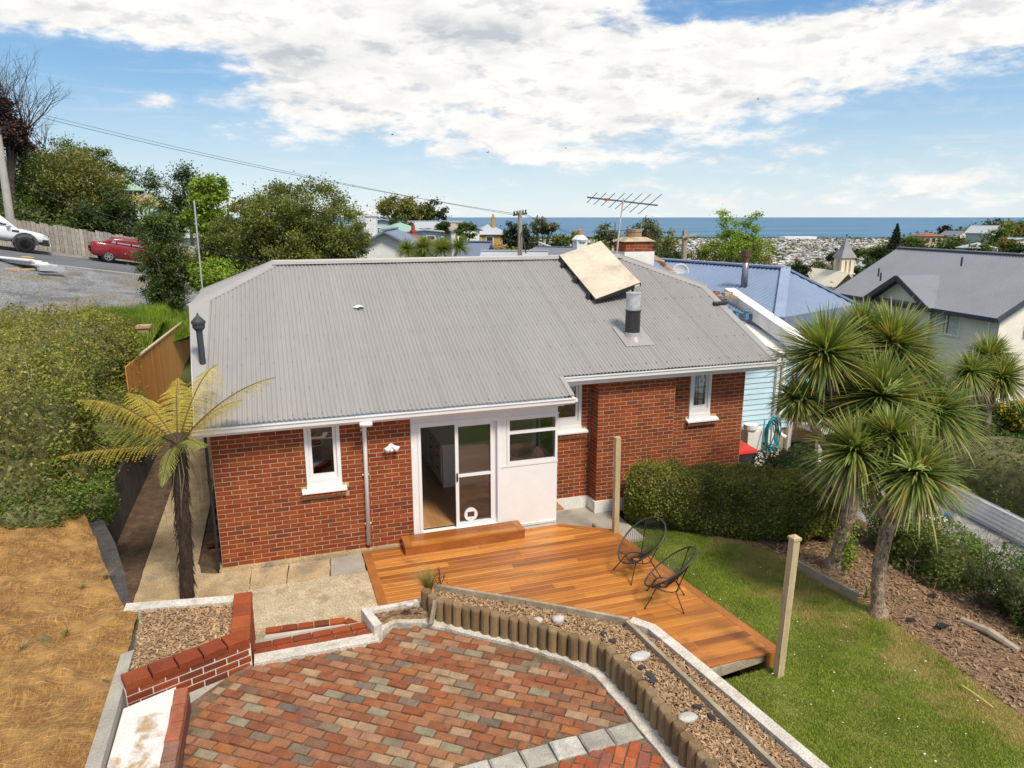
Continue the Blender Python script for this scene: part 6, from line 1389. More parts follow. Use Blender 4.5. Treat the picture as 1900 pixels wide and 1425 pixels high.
mb = MB(); s2 = (E1 + pn*2*h_ - Rg1); corr(mb, Rg1, ev, s2.normalized(), nr, -.2, (E2-E1).length+.25, lambda t: 0, lambda t: s2.length+.3, pitch=.17, amp=.02); mb.build('roof_sheet', M_gr, gh)
mb = MB(); mb.beam(Rg1 - ev*.2 + Vector((0,0,.03)), Rg2 + ev*.3 + Vector((0,0,.03)), .3, .06); mb.build('ridge_cap', M_gr, gh)
mb = MB(); i0, i1 = E1 + pn*.25, E2 + pn*.25; j0, j1 = E1 + pn*(2*h_-.25), E2 + pn*(2*h_-.25)
e0 = ev*.1
for a, b_ in ((i0+e0, i1-e0),): mb.add([(a.x,a.y,-7),(b_.x,b_.y,-7),(b_.x,b_.y,ze-.05),(a.x,a.y,ze-.05)], [(0,1,2,3)])
q1, q2, q3 = i1-e0, Rg2-e0-Vector((0,0,.12)), j1-e0
mb.add([(q1.x,q1.y,-7),(q3.x,q3.y,-7),(q3.x,q3.y,ze-.05),tuple(q2),(q1.x,q1.y,ze-.05)], [(0,1,2,3,4)]); q1, q2, q3 = i0+e0, Rg1+e0-Vector((0,0,.12)), j0+e0
mb.add([(q1.x,q1.y,-7),(q3.x,q3.y,-7),(q3.x,q3.y,ze-.05),tuple(q2),(q1.x,q1.y,ze-.05)], [(4,3,2,1,0)]); mb.add([(j0.x,j0.y,-7),(j1.x,j1.y,-7),(j1.x,j1.y,ze-.05),(j0.x,j0.y,ze-.05)], [(3,2,1,0)])
mb.build('wall', CRM, gh)
mb = MB(); mb.beam(E1 - ev*.2 - sl_.normalized()*.3 - Vector((0,0,.08)), E2 + ev*.25 - sl_.normalized()*.3 - Vector((0,0,.08)), .12, .2); mb.beam(E2 + ev*.25 - sl_.normalized()*.3 - Vector((0,0,.09)), Rg2 + ev*.25 - Vector((0,0,.09)), .06, .24); mb.beam(E1 - ev*.2 - sl_.normalized()*.3 - Vector((0,0,.09)), Rg1 - ev*.2 - Vector((0,0,.09)), .06, .2); mb.build('barge_board', M_drk, gh)
# projecting gable on the long wall
def onwall(u, v, off):
    d = ray(u, v); n = pn; P0 = E1 + pn*off; t = (P0-CAM).dot(n)/d.dot(n); return CAM + d*t
g0, ga_, g1_ = onwall(1602,552,-.55), onwall(1663,511,-.55), onwall(1722,572,-.55); back = pn*2.6; zt_ = ga_.z
mb = MB(); mb.slab([g0, ga_, ga_+back, g0+back*.5+Vector((0,0,0))], .06); mb.slab([ga_, g1_, g1_+back*.5, ga_+back], .06); mb.build('gable_roof', M_gr, gh)
mb = MB(); mb.beam(g0-Vector((0,0,.1)), ga_-Vector((0,0,.1)), .06, .24); mb.beam(ga_-Vector((0,0,.1)), g1_-Vector((0,0,.1)), .06, .24); mb.build('gable_barge', M_drk, gh)
w0, w1_ = g0 + pn*.5 + ev*.35, g1_ + pn*.5 - ev*.35; wa = ga_ + pn*.5
mb = MB(); mb.add([(w0.x,w0.y,-7),(w1_.x,w1_.y,-7),tuple(w1_),tuple(wa-Vector((0,0,.15))),tuple(w0)], [(0,1,2,3,4)]); mb.build('gable_wall', CRM, gh)
def wall_win(u0, v0, u1, v1, off, frame=.09, two=True, wallp=None):
    a, b_, c, d = (onwall(u, v, off) for u, v in ((u0,v1),(u1,v1),(u1,v0),(u0,v0))); zb, zt = (a.z+b_.z)/2, (c.z+d.z)/2; L = (b_-a); L.z = 0; Ld = L.normalized(); n = -pn; f = MB()
    def bar(s0, s1, z0, z1, dep, mm): p = a + Ld*s0 + n*dep/2; p.z = (z0+z1)/2; q = a + Ld*s1 + n*dep/2; q.z = p.z; mm.beam(p, q, dep, z1-z0)
    W_ = L.length; bar(0, W_, zb, zb+frame, .08, f); bar(0, W_, zt-frame, zt, .08, f); bar(0, frame, zb+frame, zt-frame, .08, f); bar(W_-frame, W_, zb+frame, zt-frame, .08, f)
    if two: bar(W_*.42, W_*.42+frame, zb+frame, zt-frame, .08, f)
    o = f.build('window', M_alu, gh); g = MB(); bar(frame, W_-frame, zb+frame, zt-frame, .02, g); g.build('pane', M_car_glass_o, o)
    cu = MB(); bar(frame*1.3, W_*.36, zb+frame, zt-frame, .04, cu); bar(W_*.42+frame*2, W_-frame*1.3, zb+frame, zt-frame, .04, cu); cu.build('curtain', mk('white_curtain', [(.60,.60,.57)], .9, None, .15, 5), o)
wall_win(1733,578,1781,622,.25); wall_win(1584,552,1601,572,-.02); wall_win(1607,558,1621,575,-.02)
mb = MB(); p = onwall(1836,592,.18); q = onwall(1832,690,.18); mb.tube([p, Vector((p.x,p.y,q.z))], .06, 8); mb.build('downpipe', CRM, gh)
vw = MB(); c = q2; p = E2 + pn*1.9; vw.obox((p.x-ev.x*.06, p.y-ev.y*.06, -.1), .12, .12, .12)
gwp = i1 - e0*.95 + pn*1.9 + ev*.14; vw = MB(); vw.beam(gwp + Vector((0,0,-.45-ze)) - pn*.5 + Vector((0,0,ze)), gwp + pn*.5 + Vector((0,0,-.45)), .06, 1.0); wv_ = vw.build('window', M_alu, gh)
vw = MB(); vw.beam(gwp + ev*.02 - pn*.38 + Vector((0,0,-.45)), gwp + ev*.02 + pn*.38 + Vector((0,0,-.45)), .06, .78); vw.build('pane', M_car_glass_o, wv_)
for u, v in ((1630,508),(1634,516),(1784,488)):
    p = PD(u, v, 37 if u < 1700 else 35.); mb = MB(); mb.tube([p-Vector((0,0,.15)), p+Vector((0,0,.28))], .05, 6); mb.build('roof_vent', M_drk, gh)

# ---- neighbour with steel blue roof and pale blue weatherboards
nb = thing('blue_house', 'neighbouring pale blue weatherboard house with steel blue iron roof', 'house')
M_bl = mk('blue_iron', [(.185,.245,.36)], .45, None, .06, .6, .04, 6)
A1 = PD(1458,500,19.0); A0 = PD(1212,480,23.2); zz = (A0.z+A1.z)/2; A0.z = A1.z = zz; F1 = PD(1446,592,16.0); Rc = PD(1590,578,18.6); Rc.z = F1.z; F0 = A0 + (F1-A1); F0.z = F1.z
def roof_tri(pts, along, name='roof_sheet'):
    mb = MB(); mb.slab(pts, .04); mb.build(name, M_bl, nb)
def corr_tri(E_a, E_b, T_a, T_b, name='roof_sheet', pitch=.14, amp=.014):
    """corrugated facet: eave E_a-E_b, top T_a-T_b, ribs run up the slope"""
    A = (E_b-E_a); L = A.length; A = A.normalized(); up = (T_a - E_a); up = (up - A*up.dot(A)); H = up.length; S = up.normalized(); N_ = A.cross(S); N_ = N_ if N_.z > 0 else -N_
    ta, tb = (T_a-E_a).dot(A), (T_b-E_a).dot(A)
    def top(t):
        if t < ta: return H*max(0, t/ta) if ta > 0 else H
        if t > tb: return H*max(0, (L-t)/(L-tb)) if L > tb else H
        return H
    mb = MB(); corr(mb, E_a, A, S, N_, min(0,ta), max(L,tb), lambda t: (0 if 0 <= t <= L else 0), top, pitch=pitch, amp=amp); return mb.build(name, M_bl, nb)
corr_tri(F0, F1, A0, A1); corr_tri(F1, Rc, A1, A1)
B1 = Rc + (A0-A1); corr_tri(B1, Rc, A0, A1)
mb = MB()
for a, b_ in ((A0,A1),(A1,F1),(A1,Rc)): mb.beam(a+Vector((0,0,.03)), b_+Vector((0,0,.03)), .24, .05)
mb.build('ridge_cap', mk('pale_blue_iron', [(.26,.32,.44)], .45), nb)
mb = MB(); mb.beam(F0-Vector((0,0,.12)), F1-Vector((0,0,.12)), .06, .28); mb.beam(F1-Vector((0,0,.12)), Rc-Vector((0,0,.12)), .06, .28); mb.build('fascia', mk('navy_fascia', [(.13,.17,.27)], .5), nb)
cen = (F0+F1+Rc+B1)/4; mb = MB(); mb.prism([(p.x+(cen.x-p.x)*.34, p.y+(cen.y-p.y)*.34) for p in (F0,F1,Rc,B1)], -3, F1.z-.1); mb.build('wall', wallmat('sky_blue_boards', (.48,.66,.76)), nb)
# facet valley between ridge and lower front roof
v0_, v1_ = A0.lerp(A1,.72), F0.lerp(F1,.62)
f0 = PD(1381,523,18.6); mb = MB(); mb.tube([f0-Vector((0,0,.15)), f0+Vector((0,0,.58))], .085, 12); fl2 = mb.build('flue', mk('steel_flue', [(.26,.26,.27)], .35, None, .15, 6, metal=.6), nb, True)
mb = MB(); mb.tube([f0+Vector((0,0,.50)), f0+Vector((0,0,.64))], .09, 12); mb.tube([f0+Vector((0,0,.66)), f0+Vector((0,0,.80))], .11, 12); mb.build('cowl', mk('rusty_cowl', [(.10,.05,.035)], .8), fl2)
dp0 = PD(1262,505,21.0); mb = MB(); mb.lathe([(.02,-.08),(.14,-.06),(.23,-.02),(.26,.02),(.21,-.02),(.08,-.05)], (0,0,0), 18); me = mb.mesh('satellite_dish', wallmat('dish_grey', (.62,.62,.60)), True); so = obj('satellite_dish', me, None, dp0, (R(75),0,R(-40))); tag(so, 'pale satellite dish on the neighbouring blue roof', 'satellite dish')
# white lean-to and its crumbling parapet
pA, pB = PD(1352,545,18.2), PD(1492,643,14.6); mb = MB(); mb.beam(pA, pB, .28, .30); tag(mb.build('parapet_wall', M_whiteold), 'crumbling white painted parapet wall beside the blue roof', 'wall')
lt = [PD(1318,565,17.0), PD(1345,548,18.0), PD(1492,652,14.6), PD(1450,668,13.6)]; lt[0].z = lt[1].z - .05; lt[3].z = lt[2].z - .12
lt = [WX(1350,575,11.15), pA - Vector((0,0,.25)), pB - Vector((0,0,.25)), WX(1470,690,11.6)]
zl = pA.z - .25; mb = MB(); mb.slab([(11.02, pA.y, zl), (pA.x, pA.y, zl), (pB.x, pB.y, pB.z-.28), (11.25, pB.y-.3, pB.z-.30)], .06); tag(mb.build('lean_to_roof', M_whiteold), 'white painted lean-to roof between the two houses', 'roof')
for i, (u, v) in enumerate(((1366,583),(1385,583))):
    p = PD(u, v, 16.6); mb = MB(); mb.tube([p-Vector((0,0,.12)), p+Vector((0,0,.06))], .06, 10); mb.tube([p+Vector((0,0,.06)), p+Vector((0,0,.09))], .075, 10); tag(mb.build('blue_vent', mk('blue_vent', [(.10,.22,.33)], .5)), 'small blue vent pipe on the white lean-to roof', 'vent', 'blue vents on the lean-to')
p = PD(1338,545,17.4); mb = MB()
for i in range(16): mb.obox(p + Vector((random.uniform(-.35,.35), random.uniform(-.2,.2), random.uniform(-.18,.06))), random.uniform(.12,.24), .11, .07, rz=random.uniform(-.6,.6), ry=random.gauss(0,.15))
tag(mb.build('brick_rubble', MATS['broken_brick']), 'heap of broken bricks on top of the white parapet', 'rubble')
# weatherboard wall under the lean-to
wbp = WY(1388,700,2.45); x0w = wbp.x - .2; x1w = WY(1470,700,2.45).x; zb_ = WY(1430,795,2.45).z; wl = thing('weatherboard_wall', 'light blue weatherboard end wall standing beside the brick house', 'wall')
n = int((2.75-zb_)/.135)
for i in range(n):
    z = zb_ + i*.135; m = MB(); m.add([(x0w,2.45-.022,z),(x1w,2.45-.022,z),(x1w,2.49,z),(x0w,2.49,z),(x0w,2.45,z+.134),(x1w,2.45,z+.134),(x1w,2.49,z+.134),(x0w,2.49,z+.134)], MB.BF); m.build('weatherboard', mk('sky_blue_board', [(.50,.68,.78),(.53,.70,.79)], .6, 'object', .04), wl)
m = MB(); xp = WY(1413,700,2.40).x; m.box(xp+.42, xp+.50, 2.36, 2.44, -.3, 2.75); m.box(x1w-.02, x1w+.08, 2.38, 2.5, -.3, 2.8); m.box(x0w, x0w+.08, 2.40, 2.5, zb_, 2.75); m.build('corner_board', M_white, wl)
m = MB(); m.box(x0w, x1w+3.0, 2.50, 2.7, -.6, zb_+.02); m.box(x0w, x1w, 2.50, 2.6, zb_, 2.75); m.build('concrete_base', M_conc, wl)
m = MB(); m.tube([(xp+.60,2.36,2.7),(xp+.60,2.36,zb_-.05),(xp+.66,2.28,zb_-.15),(xp+.72,2.2,zb_-.18)], .05, 8); m.build('downpipe', M_white, wl, True)
# porch rail with washing, posts
pr0 = thing('back_porch', 'white back porch with rail and posts beside the blue wall', 'porch'); m = MB(); xa = x1w + .25
m.box(xa, xa+1.6, 1.6, 2.4, zb_+.0, zb_+.10); m.box(xa+.02, xa+.14, 1.62, 1.74, -.4, zb_); m.box(xa+1.0, xa+1.1, 1.65, 1.75, zb_+.1, 2.6); m.box(xa-.05, xa+.04, 1.7, 1.8, zb_+.1, 2.6); m.box(xa, xa+1.6, 1.66, 1.74, zb_+.75, zb_+.80)
for i in range(10): m.box(xa+.1+.15*i, xa+.13+.15*i, 1.68, 1.72, zb_+.1, zb_+.75)
m.build('frame', M_whiteold, pr0); m = MB(); m.box(xa+.3, xa+1.6, 2.35, 2.42, zb_+.1, 2.7); m.build('dark_wall', mk('deep_blue_wall', [(.03,.10,.17)], .6), pr0)
m = MB(); m.box(xa-.1, xa+2, 1.5, 2.45, 2.62, 2.72); m.build('roof', M_white, pr0)
for i in range(3):
    m = MB(); c = Vector((xa+.05+.16*i, 1.62, zb_+.82)); m.add([c+Vector((-.07,0,0)), c+Vector((.07,0,0)), c+Vector((.09,-.02,-.5-.1*i)), c+Vector((-.05,-.03,-.45)), c+Vector((-.07,.05,0)), c+Vector((.07,.05,0)), c+Vector((.09,.04,-.5-.1*i)), c+Vector((-.05,.03,-.45))], [(3,2,1,0),(4,5,6,7),(0,1,5,4),(1,2,6,5),(2,3,7,6),(3,0,4,7)]); tag(m.build('hanging_towel', mk('towel', [(.55,.52,.48),(.20,.16,.14),(.60,.57,.52)], .9, 'object', .3, 9)), 'towel hanging over the white porch rail', 'towel', 'towels on the porch rail')
# yard floor and clutter by the blue wall
ZY = -.30
ground_patch('side_yard', [(10.6,1.0),(16,1.0),(16,3),(10.6,3)], -.6, ZY, M_conc); ground_patch('driveway_upper', [(9.0,.84),(16,1.0),(16,-.4),(11.6,-.4),(10.6,.2)], -.8, ZY-.03, M_concg)
def at(u, v, z=ZY): return GZ(u, v, z)
bn = thing('wheelie_bin', 'black wheeled bin with red lid behind the brick corner', 'bin', WY(1384,845,1.35)); bn.location.z = ZY; bn.location.x -= .22
m = MB(); m.add([(-.22,-.22,0),(.22,-.22,0),(.22,.22,0),(-.22,.22,0),(-.28,-.28,.82),(.28,-.28,.82),(.28,.28,.82),(-.28,.28,.82)], MB.BF); m.build('body', mk('bin_plastic', [(.02,.022,.024)], .5), bn)
m = MB(); m.add([(-.31,-.31,.82),(.31,-.31,.82),(.31,.31,.82),(-.31,.31,.82),(-.29,-.29,.88),(.29,-.29,.88),(.25,.29,.94),(-.25,.29,.94)], MB.BF); m.build('lid', mk('red_plastic', [(.62,.03,.02)], .4), bn)
hp_ = WY(1400,800,2.2); hpo = thing('heat_pump', 'white outdoor heat pump unit against the concrete base', 'heat pump', (hp_.x, 2.2, ZY)); m = MB(); m.box(-.3,.34,-.16,.16,.05,.95); m.build('case', M_whiteold, hpo); m = MB(); m.obox((.16,-.165,.62), .10, .012, .05, ry=.5); m.obox((.17,-.165,.52), .09, .012, .02, ry=.2); m.build('badge', mk('blue_badge', [(.03,.16,.35)], .5), hpo); m = MB(); m.box(-.3,.34,-.16,.16,0,.05); m.build('foot', M_dark, hpo)
hc_ = WY(1427,805,2.1); m = MB()
for k in range(9):
    r0 = .17 + .012*k; ph = k*.7; m.tube([(hc_.x + r0*math.cos(t*.35+ph)*.75, 2.08-.02*k+.03*math.sin(t), hc_.z + .02 + r0*1.75*math.sin(t*.35+ph)) for t in range(19)], .014, 6, cap=False)
m.tube([(hc_.x-.2,2.05,hc_.z+.4),(hc_.x-.35,1.9,hc_.z-.2),(hc_.x-.3,1.7,ZY+.03),(hc_.x+.1,1.6,ZY+.02),(hc_.x+.5,1.75,ZY+.02)], .014, 6, cap=False); m.tube([(hc_.x-.25,1.8,ZY+.02),(hc_.x,1.55,ZY+.02),(hc_.x+.3,1.6,ZY+.02),(hc_.x+.25,1.9,ZY+.3)], .014, 6, cap=False)
tag(m.build('garden_hose', mk('teal_hose', [(.02,.24,.32),(.03,.30,.38)], .4), None, True), 'coiled teal garden hose hanging by the white porch post', 'hose')
def bottle(u, v): p = at(u, v); m = MB(); m.lathe([(.09,0),(.10,.05),(.10,.22),(.05,.28),(.03,.31),(.03,.36)], p, 12); return m
tag(bottle(1390,832).build('spray_bottle', M_white, None, True), 'white garden sprayer bottle standing beside the bin', 'sprayer')
p = at(1443,838); m = MB(); m.lathe([(.20,0),(.24,.06),(.20,.30),(.17,.33),(.02,.34)], p, 16); tag(m.build('green_tub', mk('green_plastic', [(.10,.28,.24)], .5), None, False), 'upturned green plastic tub beside the hose', 'tub')
p = at(1471,845); m = MB(); 
for i in range(8):
    for j in range(8): m.v.append((p.x+(i-3.5)*.14, p.y+(j-3.5)*.12, ZY+max(.0,.42-.055*((i-3.5)**2+(j-3.5)**2)**.9*.45)+random.uniform(-.03,.05)))
for i in range(7):
    for j in range(7): m.f.append((i*8+j, i*8+j+1, (i+1)*8+j+1, (i+1)*8+j)); m.m.append(0)
tag(m.build('black_tarpaulin', mk('tarpaulin', [(.03,.03,.035)], .4), None, False), 'crumpled black tarpaulin heaped on the side yard', 'tarpaulin')
p = at(1490,868,0); m = MB(); m.obox((p.x,p.y,.02), .95, .62, .05, rz=.35); m.obox((p.x,p.y,-.15), .8, .5, .3, rz=.35); tag(m.build('plywood_table', mk('plywood', [(.38,.22,.11)], .7, None, .1, 3)), 'brown plywood topped bench behind the clipped hedge', 'bench')
p = at(1452,890,.1); m = MB(); m.lathe([(.62,-.5),(.62,.0),(.60,.06),(.45,.12),(.05,.15)], (p.x,p.y,.05), 26); tag(m.build('spa_cover', M_whiteold, None, False), 'round white covered tub just behind the clipped hedge', 'tub')
p = WY(1393,790,2.15); m = MB(); m.lathe([(.14,0),(.17,.04),(.17,.14),(.05,.15)], (p.x,p.y,p.z-.1), 14); tag(m.build('white_basin', M_white), 'small white basin fixed on the concrete base wall', 'basin')

# ---- driveway and corrugated fence
M_grv = mk('gravel', [(.20,.20,.20),(.28,.275,.265),(.15,.15,.155)], .95, None, .2, 1.5, .45, 28, .6, 30, patch=((.30,.22,.09), .9, .52, .7))
ground_patch('driveway', [(11.55,-9),(15.6,-9),(15.9,.98),(11.75,.98),(11.6,-4)], -1.0, -.55, M_grv)
c0, c1 = GZ(1738,930,-.58), GZ(1985,1062,-.58); cf = thing('corrugated_fence', 'low white corrugated iron fence along the gravel driveway', 'fence'); dv = (c1-c0).normalized()
L = (c1-c0).length; nrm = Vector((-dv.y,dv.x,0)); nrm = nrm if nrm.dot(FWH) < 0 else -nrm
k = 0; s = 0
while s < L:
    m = MB(); corr(m, c0 + dv*s, (0,0,1), dv, nrm, 0, .56, lambda t: 0, lambda t: min(1.8, L-s), pitch=.10, amp=.016); m.build('sheet', mk('white_iron', [(.82,.82,.82)], .5, None, .12, 2), cf); s += 1.8
m = MB(); [m.beam(c0+dv*(1.8*i)-nrm*.05-Vector((0,0,.3)), c0+dv*(1.8*i)-nrm*.05+Vector((0,0,.54)), .07, .07) for i in range(4)]; m.build('post', M_timber, cf)
p = GZ(1738,962,-.5); m = MB(); m.obox(p, .45, .3, .10, rz=.2); m.obox(p+Vector((.25,-.05,.03)), .2, .16, .09, rz=.6, m=1); m.obox(p+Vector((-.15,.2,.18)), .1, .06, .35, rx=.3, m=2); tag(m.build('rubbish_bag', [M_white, mk('blue_plastic', [(.02,.12,.42)], .4), MATS['red_plastic']]), 'white and blue plastic rubbish on the gravel beside the iron fence', 'rubbish')
hg, P = hedge('boundary_hedge', 'dense dark green hedge behind the corrugated driveway fence', [((16.75,-2.3,.05),(1.25,3.6,.85),.22), ((17.2,1.6,.1),(1.3,1.6,.9),.2)], 'dark', 36000, .065, amp=.25, ls=1.8, depth=.4)
sb, P = hedge('sage_shrub', 'grey green bushy shrub between the cabbage trees and fence', [((15.6,1.7,.30),(1.3,1.0,1.0),.2)], 'sage', 16000, .06, amp=.28, ls=2, depth=.4, cat='shrub'); twigs(sb, P, 90, .5)
yb, P = hedge('flowering_shrub', 'shrub covered with yellow flowers at the driveway boundary', [(tuple(PD(1895,795,17.2)),(.62,.6,.62),0)], 'green', 7000, .07, amp=.2, ls=3, depth=.35, cat='shrub'); flowers(yb, P, 260, .07, 'yellow', 6)
ln_ = MB(); a, b_ = PD(1782,815,16.5), PD(1905,842,16.5); ln_.tube([a, b_], .02, 6); ln_.tube([a+Vector((0,0,.25)), b_+Vector((0,0,-.02))], .008, 4); ln_.tube([a-Vector((0,0,1.2)), a+Vector((0,0,.35))], .03, 6); tag(ln_.build('clothes_line', mk('line_grey', [(.45,.45,.45)], .5)), 'grey clothes line frame beside the yellow flowering shrub', 'clothes line')
ps, P = hedge('pale_shrub', 'yellow green leafy shrub in front of the cream house', [((23.0,16.6,-.1),(2.6,1.4,1.2),-.3)], 'bright', 13000, .11, amp=.5, ls=1.2, depth=.6, cat='shrub')

# ================================================================ street on the left
U0 = PD(47,468,37.3); rd = (RT*.8 + FWH*.6).normalized(); rn = (-RT*.6 + FWH*.8).normalized(); SLO = -.175
def RD(s, t, dz=0.): p = U0 + rd*s + rn*t; return Vector((p.x, p.y, U0.z + SLO*s + dz - (.03*max(0, -t-1.5))))
def strip(name, s0, s1, t0, t1, dz, mat, th=.25, parent=None):
    mb = MB(); n = 12
    for i in range(n):
        a, b = s0 + (s1-s0)*i/n, s0 + (s1-s0)*(i+1)/n; mb.slab([RD(a,t0,dz), RD(b,t0,dz), RD(b,t1,dz), RD(a,t1,dz)], th)
    return mb.build(name, mat, parent)
M_asph = mk('asphalt', [(.115,.12,.13),(.15,.155,.165)], .85, None, .12, .8, .2, 25, .2, 40)
struct(strip('road', -22, 30, -6.6, 1.55, 0, M_asph)); kb2 = strip('road_kerb', -22, 30, 1.56, 1.72, .12, M_concg); struct(kb2); struct(strip('footpath', -22, 30, 1.73, 3.4, .11, mk('footpath', [(.20,.185,.165)], .9, None, .15, 1, .2, 20))); struct(strip('gutter', -22, 30, -7.05, -6.61, -.02, M_concg))
# gravel lot
lot = []
for j in range(16):
    for i in range(26):
        s = -16 + 27*i/25; f = j/15; a = RD(s, -7.0, -.02); b = Vector((-15 + 11.4*i/25, 12.4, 2.62)); p = a.lerp(b, f); lot.append((p.x, p.y, p.z + .05*math.sin(i*1.1+j*.7)*math.sin(f*math.pi)))
struct(obj('gravel_lot', np_mesh('gravel_lot', np.array(lot), np.array([(j*26+i, (j+1)*26+i, (j+1)*26+i+1, j*26+i+1) for j in range(15) for i in range(25)]), mk('lot_gravel', [(.16,.165,.175),(.22,.22,.225),(.12,.12,.125)], .95, None, .2, .9, .5, 14, .7, 18, patch=((.20,.17,.12), .35, .48, .66)), True)))
g0 = [RD(10.5,-7.2,0), RD(16,-7.2,0), Vector((-1.7,16.5,1.4)), Vector((-2.0,11.5,2.0)), Vector((-3.7,12.4,2.62))]
cg_ = sum(g0, Vector())/5; mb = MB(); mb.add([tuple(p) for p in g0] + [(cg_.x, cg_.y, cg_.z)], [(i, (i+1)%5, 5) for i in range(5)]); struct(mb.build('grass_verge', M_lawn))
tri = [(Vector(g0[i]), Vector(g0[(i+1)%5]), cg_) for i in range(5)]; V = []
tri2 = tri + [(Vector((-5.2,8.6,bank_z(-5.2,8.6))), Vector((-2.1,8.6,bank_z(-2.1,8.6))), Vector((-2.1,13.2,bank_z(-2.1,13.2)))), (Vector((-5.2,8.6,bank_z(-5.2,8.6))), Vector((-2.1,13.2,bank_z(-2.1,13.2))), Vector((-4.4,13.2,bank_z(-4.4,13.2))))]*2
for i in range(30000):
    a, b, c = random.choice(tri2); r1, r2 = math.sqrt(random.random()), random.random(); p = a*(1-r1) + b*r1*(1-r2) + c*r1*r2; an = random.uniform(0,6.28); h = random.uniform(.10,.34); w = .018; V += [(p.x-w*math.cos(an),p.y-w*math.sin(an),p.z-.02),(p.x+w*math.cos(an),p.y+w*math.sin(an),p.z-.02),(p.x+random.gauss(0,.08),p.y+random.gauss(0,.08),p.z+h)]
tag(obj('verge_grass', np_mesh('verge_grass', np.array(V), np.arange(len(V)).reshape(-1,3), LM('bright'))), 'long bright green grass on the verge beside the gravel lot', 'grass', kind='stuff')
# picket fence
pf = thing('paling_fence', 'weathered grey paling fence running down the street behind the cars', 'fence'); s = -9.; M_pal = mk('grey_paling', [(.34,.31,.27),(.40,.37,.33),(.29,.26,.23)], .9, 'object', .15, 3, .15, 12)
while s < 16:
    a = RD(s, 3.5, .05); w = .19; p1 = RD(s+w, 3.5, .05); h = 1.55 + random.uniform(-.06,.05); m = MB(); m.slab([a, p1, p1+Vector((0,0,h)), a+Vector((0,0,h+.02))], .025); m.v = [(v[0]+rn.x*0, v[1], v[2]) for v in m.v]; m.build('paling', M_pal, pf); s += .205
m = MB(); [m.beam(RD(-9,3.58,z), RD(16,3.58,z), .05, .1) for z in (.45,1.25)]; m.build('rail', M_timber, pf)
# orange boundary fence beside the house
of = thing('board_fence', 'new orange stained timber board fence along the side boundary', 'fence'); yb_ = 4.55; M_of = mk('orange_board', [(.62,.28,.06),(.68,.32,.075),(.55,.24,.05)], .7, 'object', .12, 3, .15, 20, stretch=(4,4,.6))
while yb_ < 16.6:
    f = max(-.17, (yb_-6.35)/10.3); zt = 2.58 - .48*f; zb = .75 - .5*f; m = MB(); m.box(-1.915, -1.89, yb_+.002, yb_+.148, zb, zt + random.uniform(-.006,.006)); m.build('board', M_of, of); yb_ += .15
m = MB(); m.beam((-1.90,6.3,2.60), (-1.90,16.6,2.12), .07, .035); m.build('capping', mk('pale_capping', [(.55,.44,.28)], .7), of); m = MB(); [m.box(-2.02,-1.92,6.5+2*i,6.6+2*i,.2,2.45-.09*i) for i in range(6)]; m.build('post', M_timber, of)
m = MB(); p = WX(272,620,-2.3); m.obox((-2.35,p.y,p.z-.25), .28, .3, .9); m.obox((-2.35,p.y,p.z+.22), .36, .38, .07); tag(m.build('gate_pillar', mk('tan_brick', [(.45,.28,.17)], .9, None, .15, 8)), 'short tan gate pillar between the hedge and orange fence', 'pillar')
wf = MB()
for i in range(22): a = (-2.6-.0*i, 8.9+.24*i, 2.1-.03*i); wf.tube([a, (a[0],a[1],a[2]+1.0)], .004, 4)
for z in (.1,.25,.4,.55,.7,.85,1.0): wf.tube([(-2.6,8.9,2.1+z), (-2.6,14.2,1.47+z)], .004, 4)
tag(wf.build('wire_fence', M_dark), 'thin wire mesh fence on the grass behind the orange fence', 'fence')
lean = MB(); lean.slab([(-1.9,5.6,.95),(-1.9,8.2,.95),(-.9,8.6,2.3),(-.9,6.6,2.3)], .03)

# ---- cars
def loft(secs, n=10):
    """secs: (x, zb, zt, hw, tuck) closed rounded sections"""
    mb = MB(); K = 12; P = []
    for x, zb, zt, hw, tk in secs:
        h = zt-zb; pr = [(-hw*.86,zb),(hw*.86,zb),(hw*.97,zb+h*.12),(hw,zb+h*.40),(hw*.985,zb+h*.66),(hw*(1-tk*.55),zb+h*.90),(hw*(1-tk),zt),(-hw*(1-tk),zt),(-hw*(1-tk*.55),zb+h*.90),(-hw*.985,zb+h*.66),(-hw,zb+h*.40),(-hw*.97,zb+h*.12)]; P.append([(x, a, b) for a, b in pr])
    for p in P: mb.v += p
    for i in range(len(P)-1):
        for j in range(K): q = (j+1)%K; mb.f.append((i*K+j, i*K+q, (i+1)*K+q, (i+1)*K+j)); mb.m.append(0)
    mb.f.append(tuple(range(K))); mb.m.append(0); mb.f.append(tuple(reversed(range((len(P)-1)*K, len(P)*K)))); mb.m.append(0); return mb
M_tyre = mk('tyre', [(.02,.02,.02)], .8); M_alloy = mk('alloy_rim', [(.55,.55,.56)], .3, metal=.7); M_blkrim = mk('black_rim', [(.03,.03,.032)], .35)
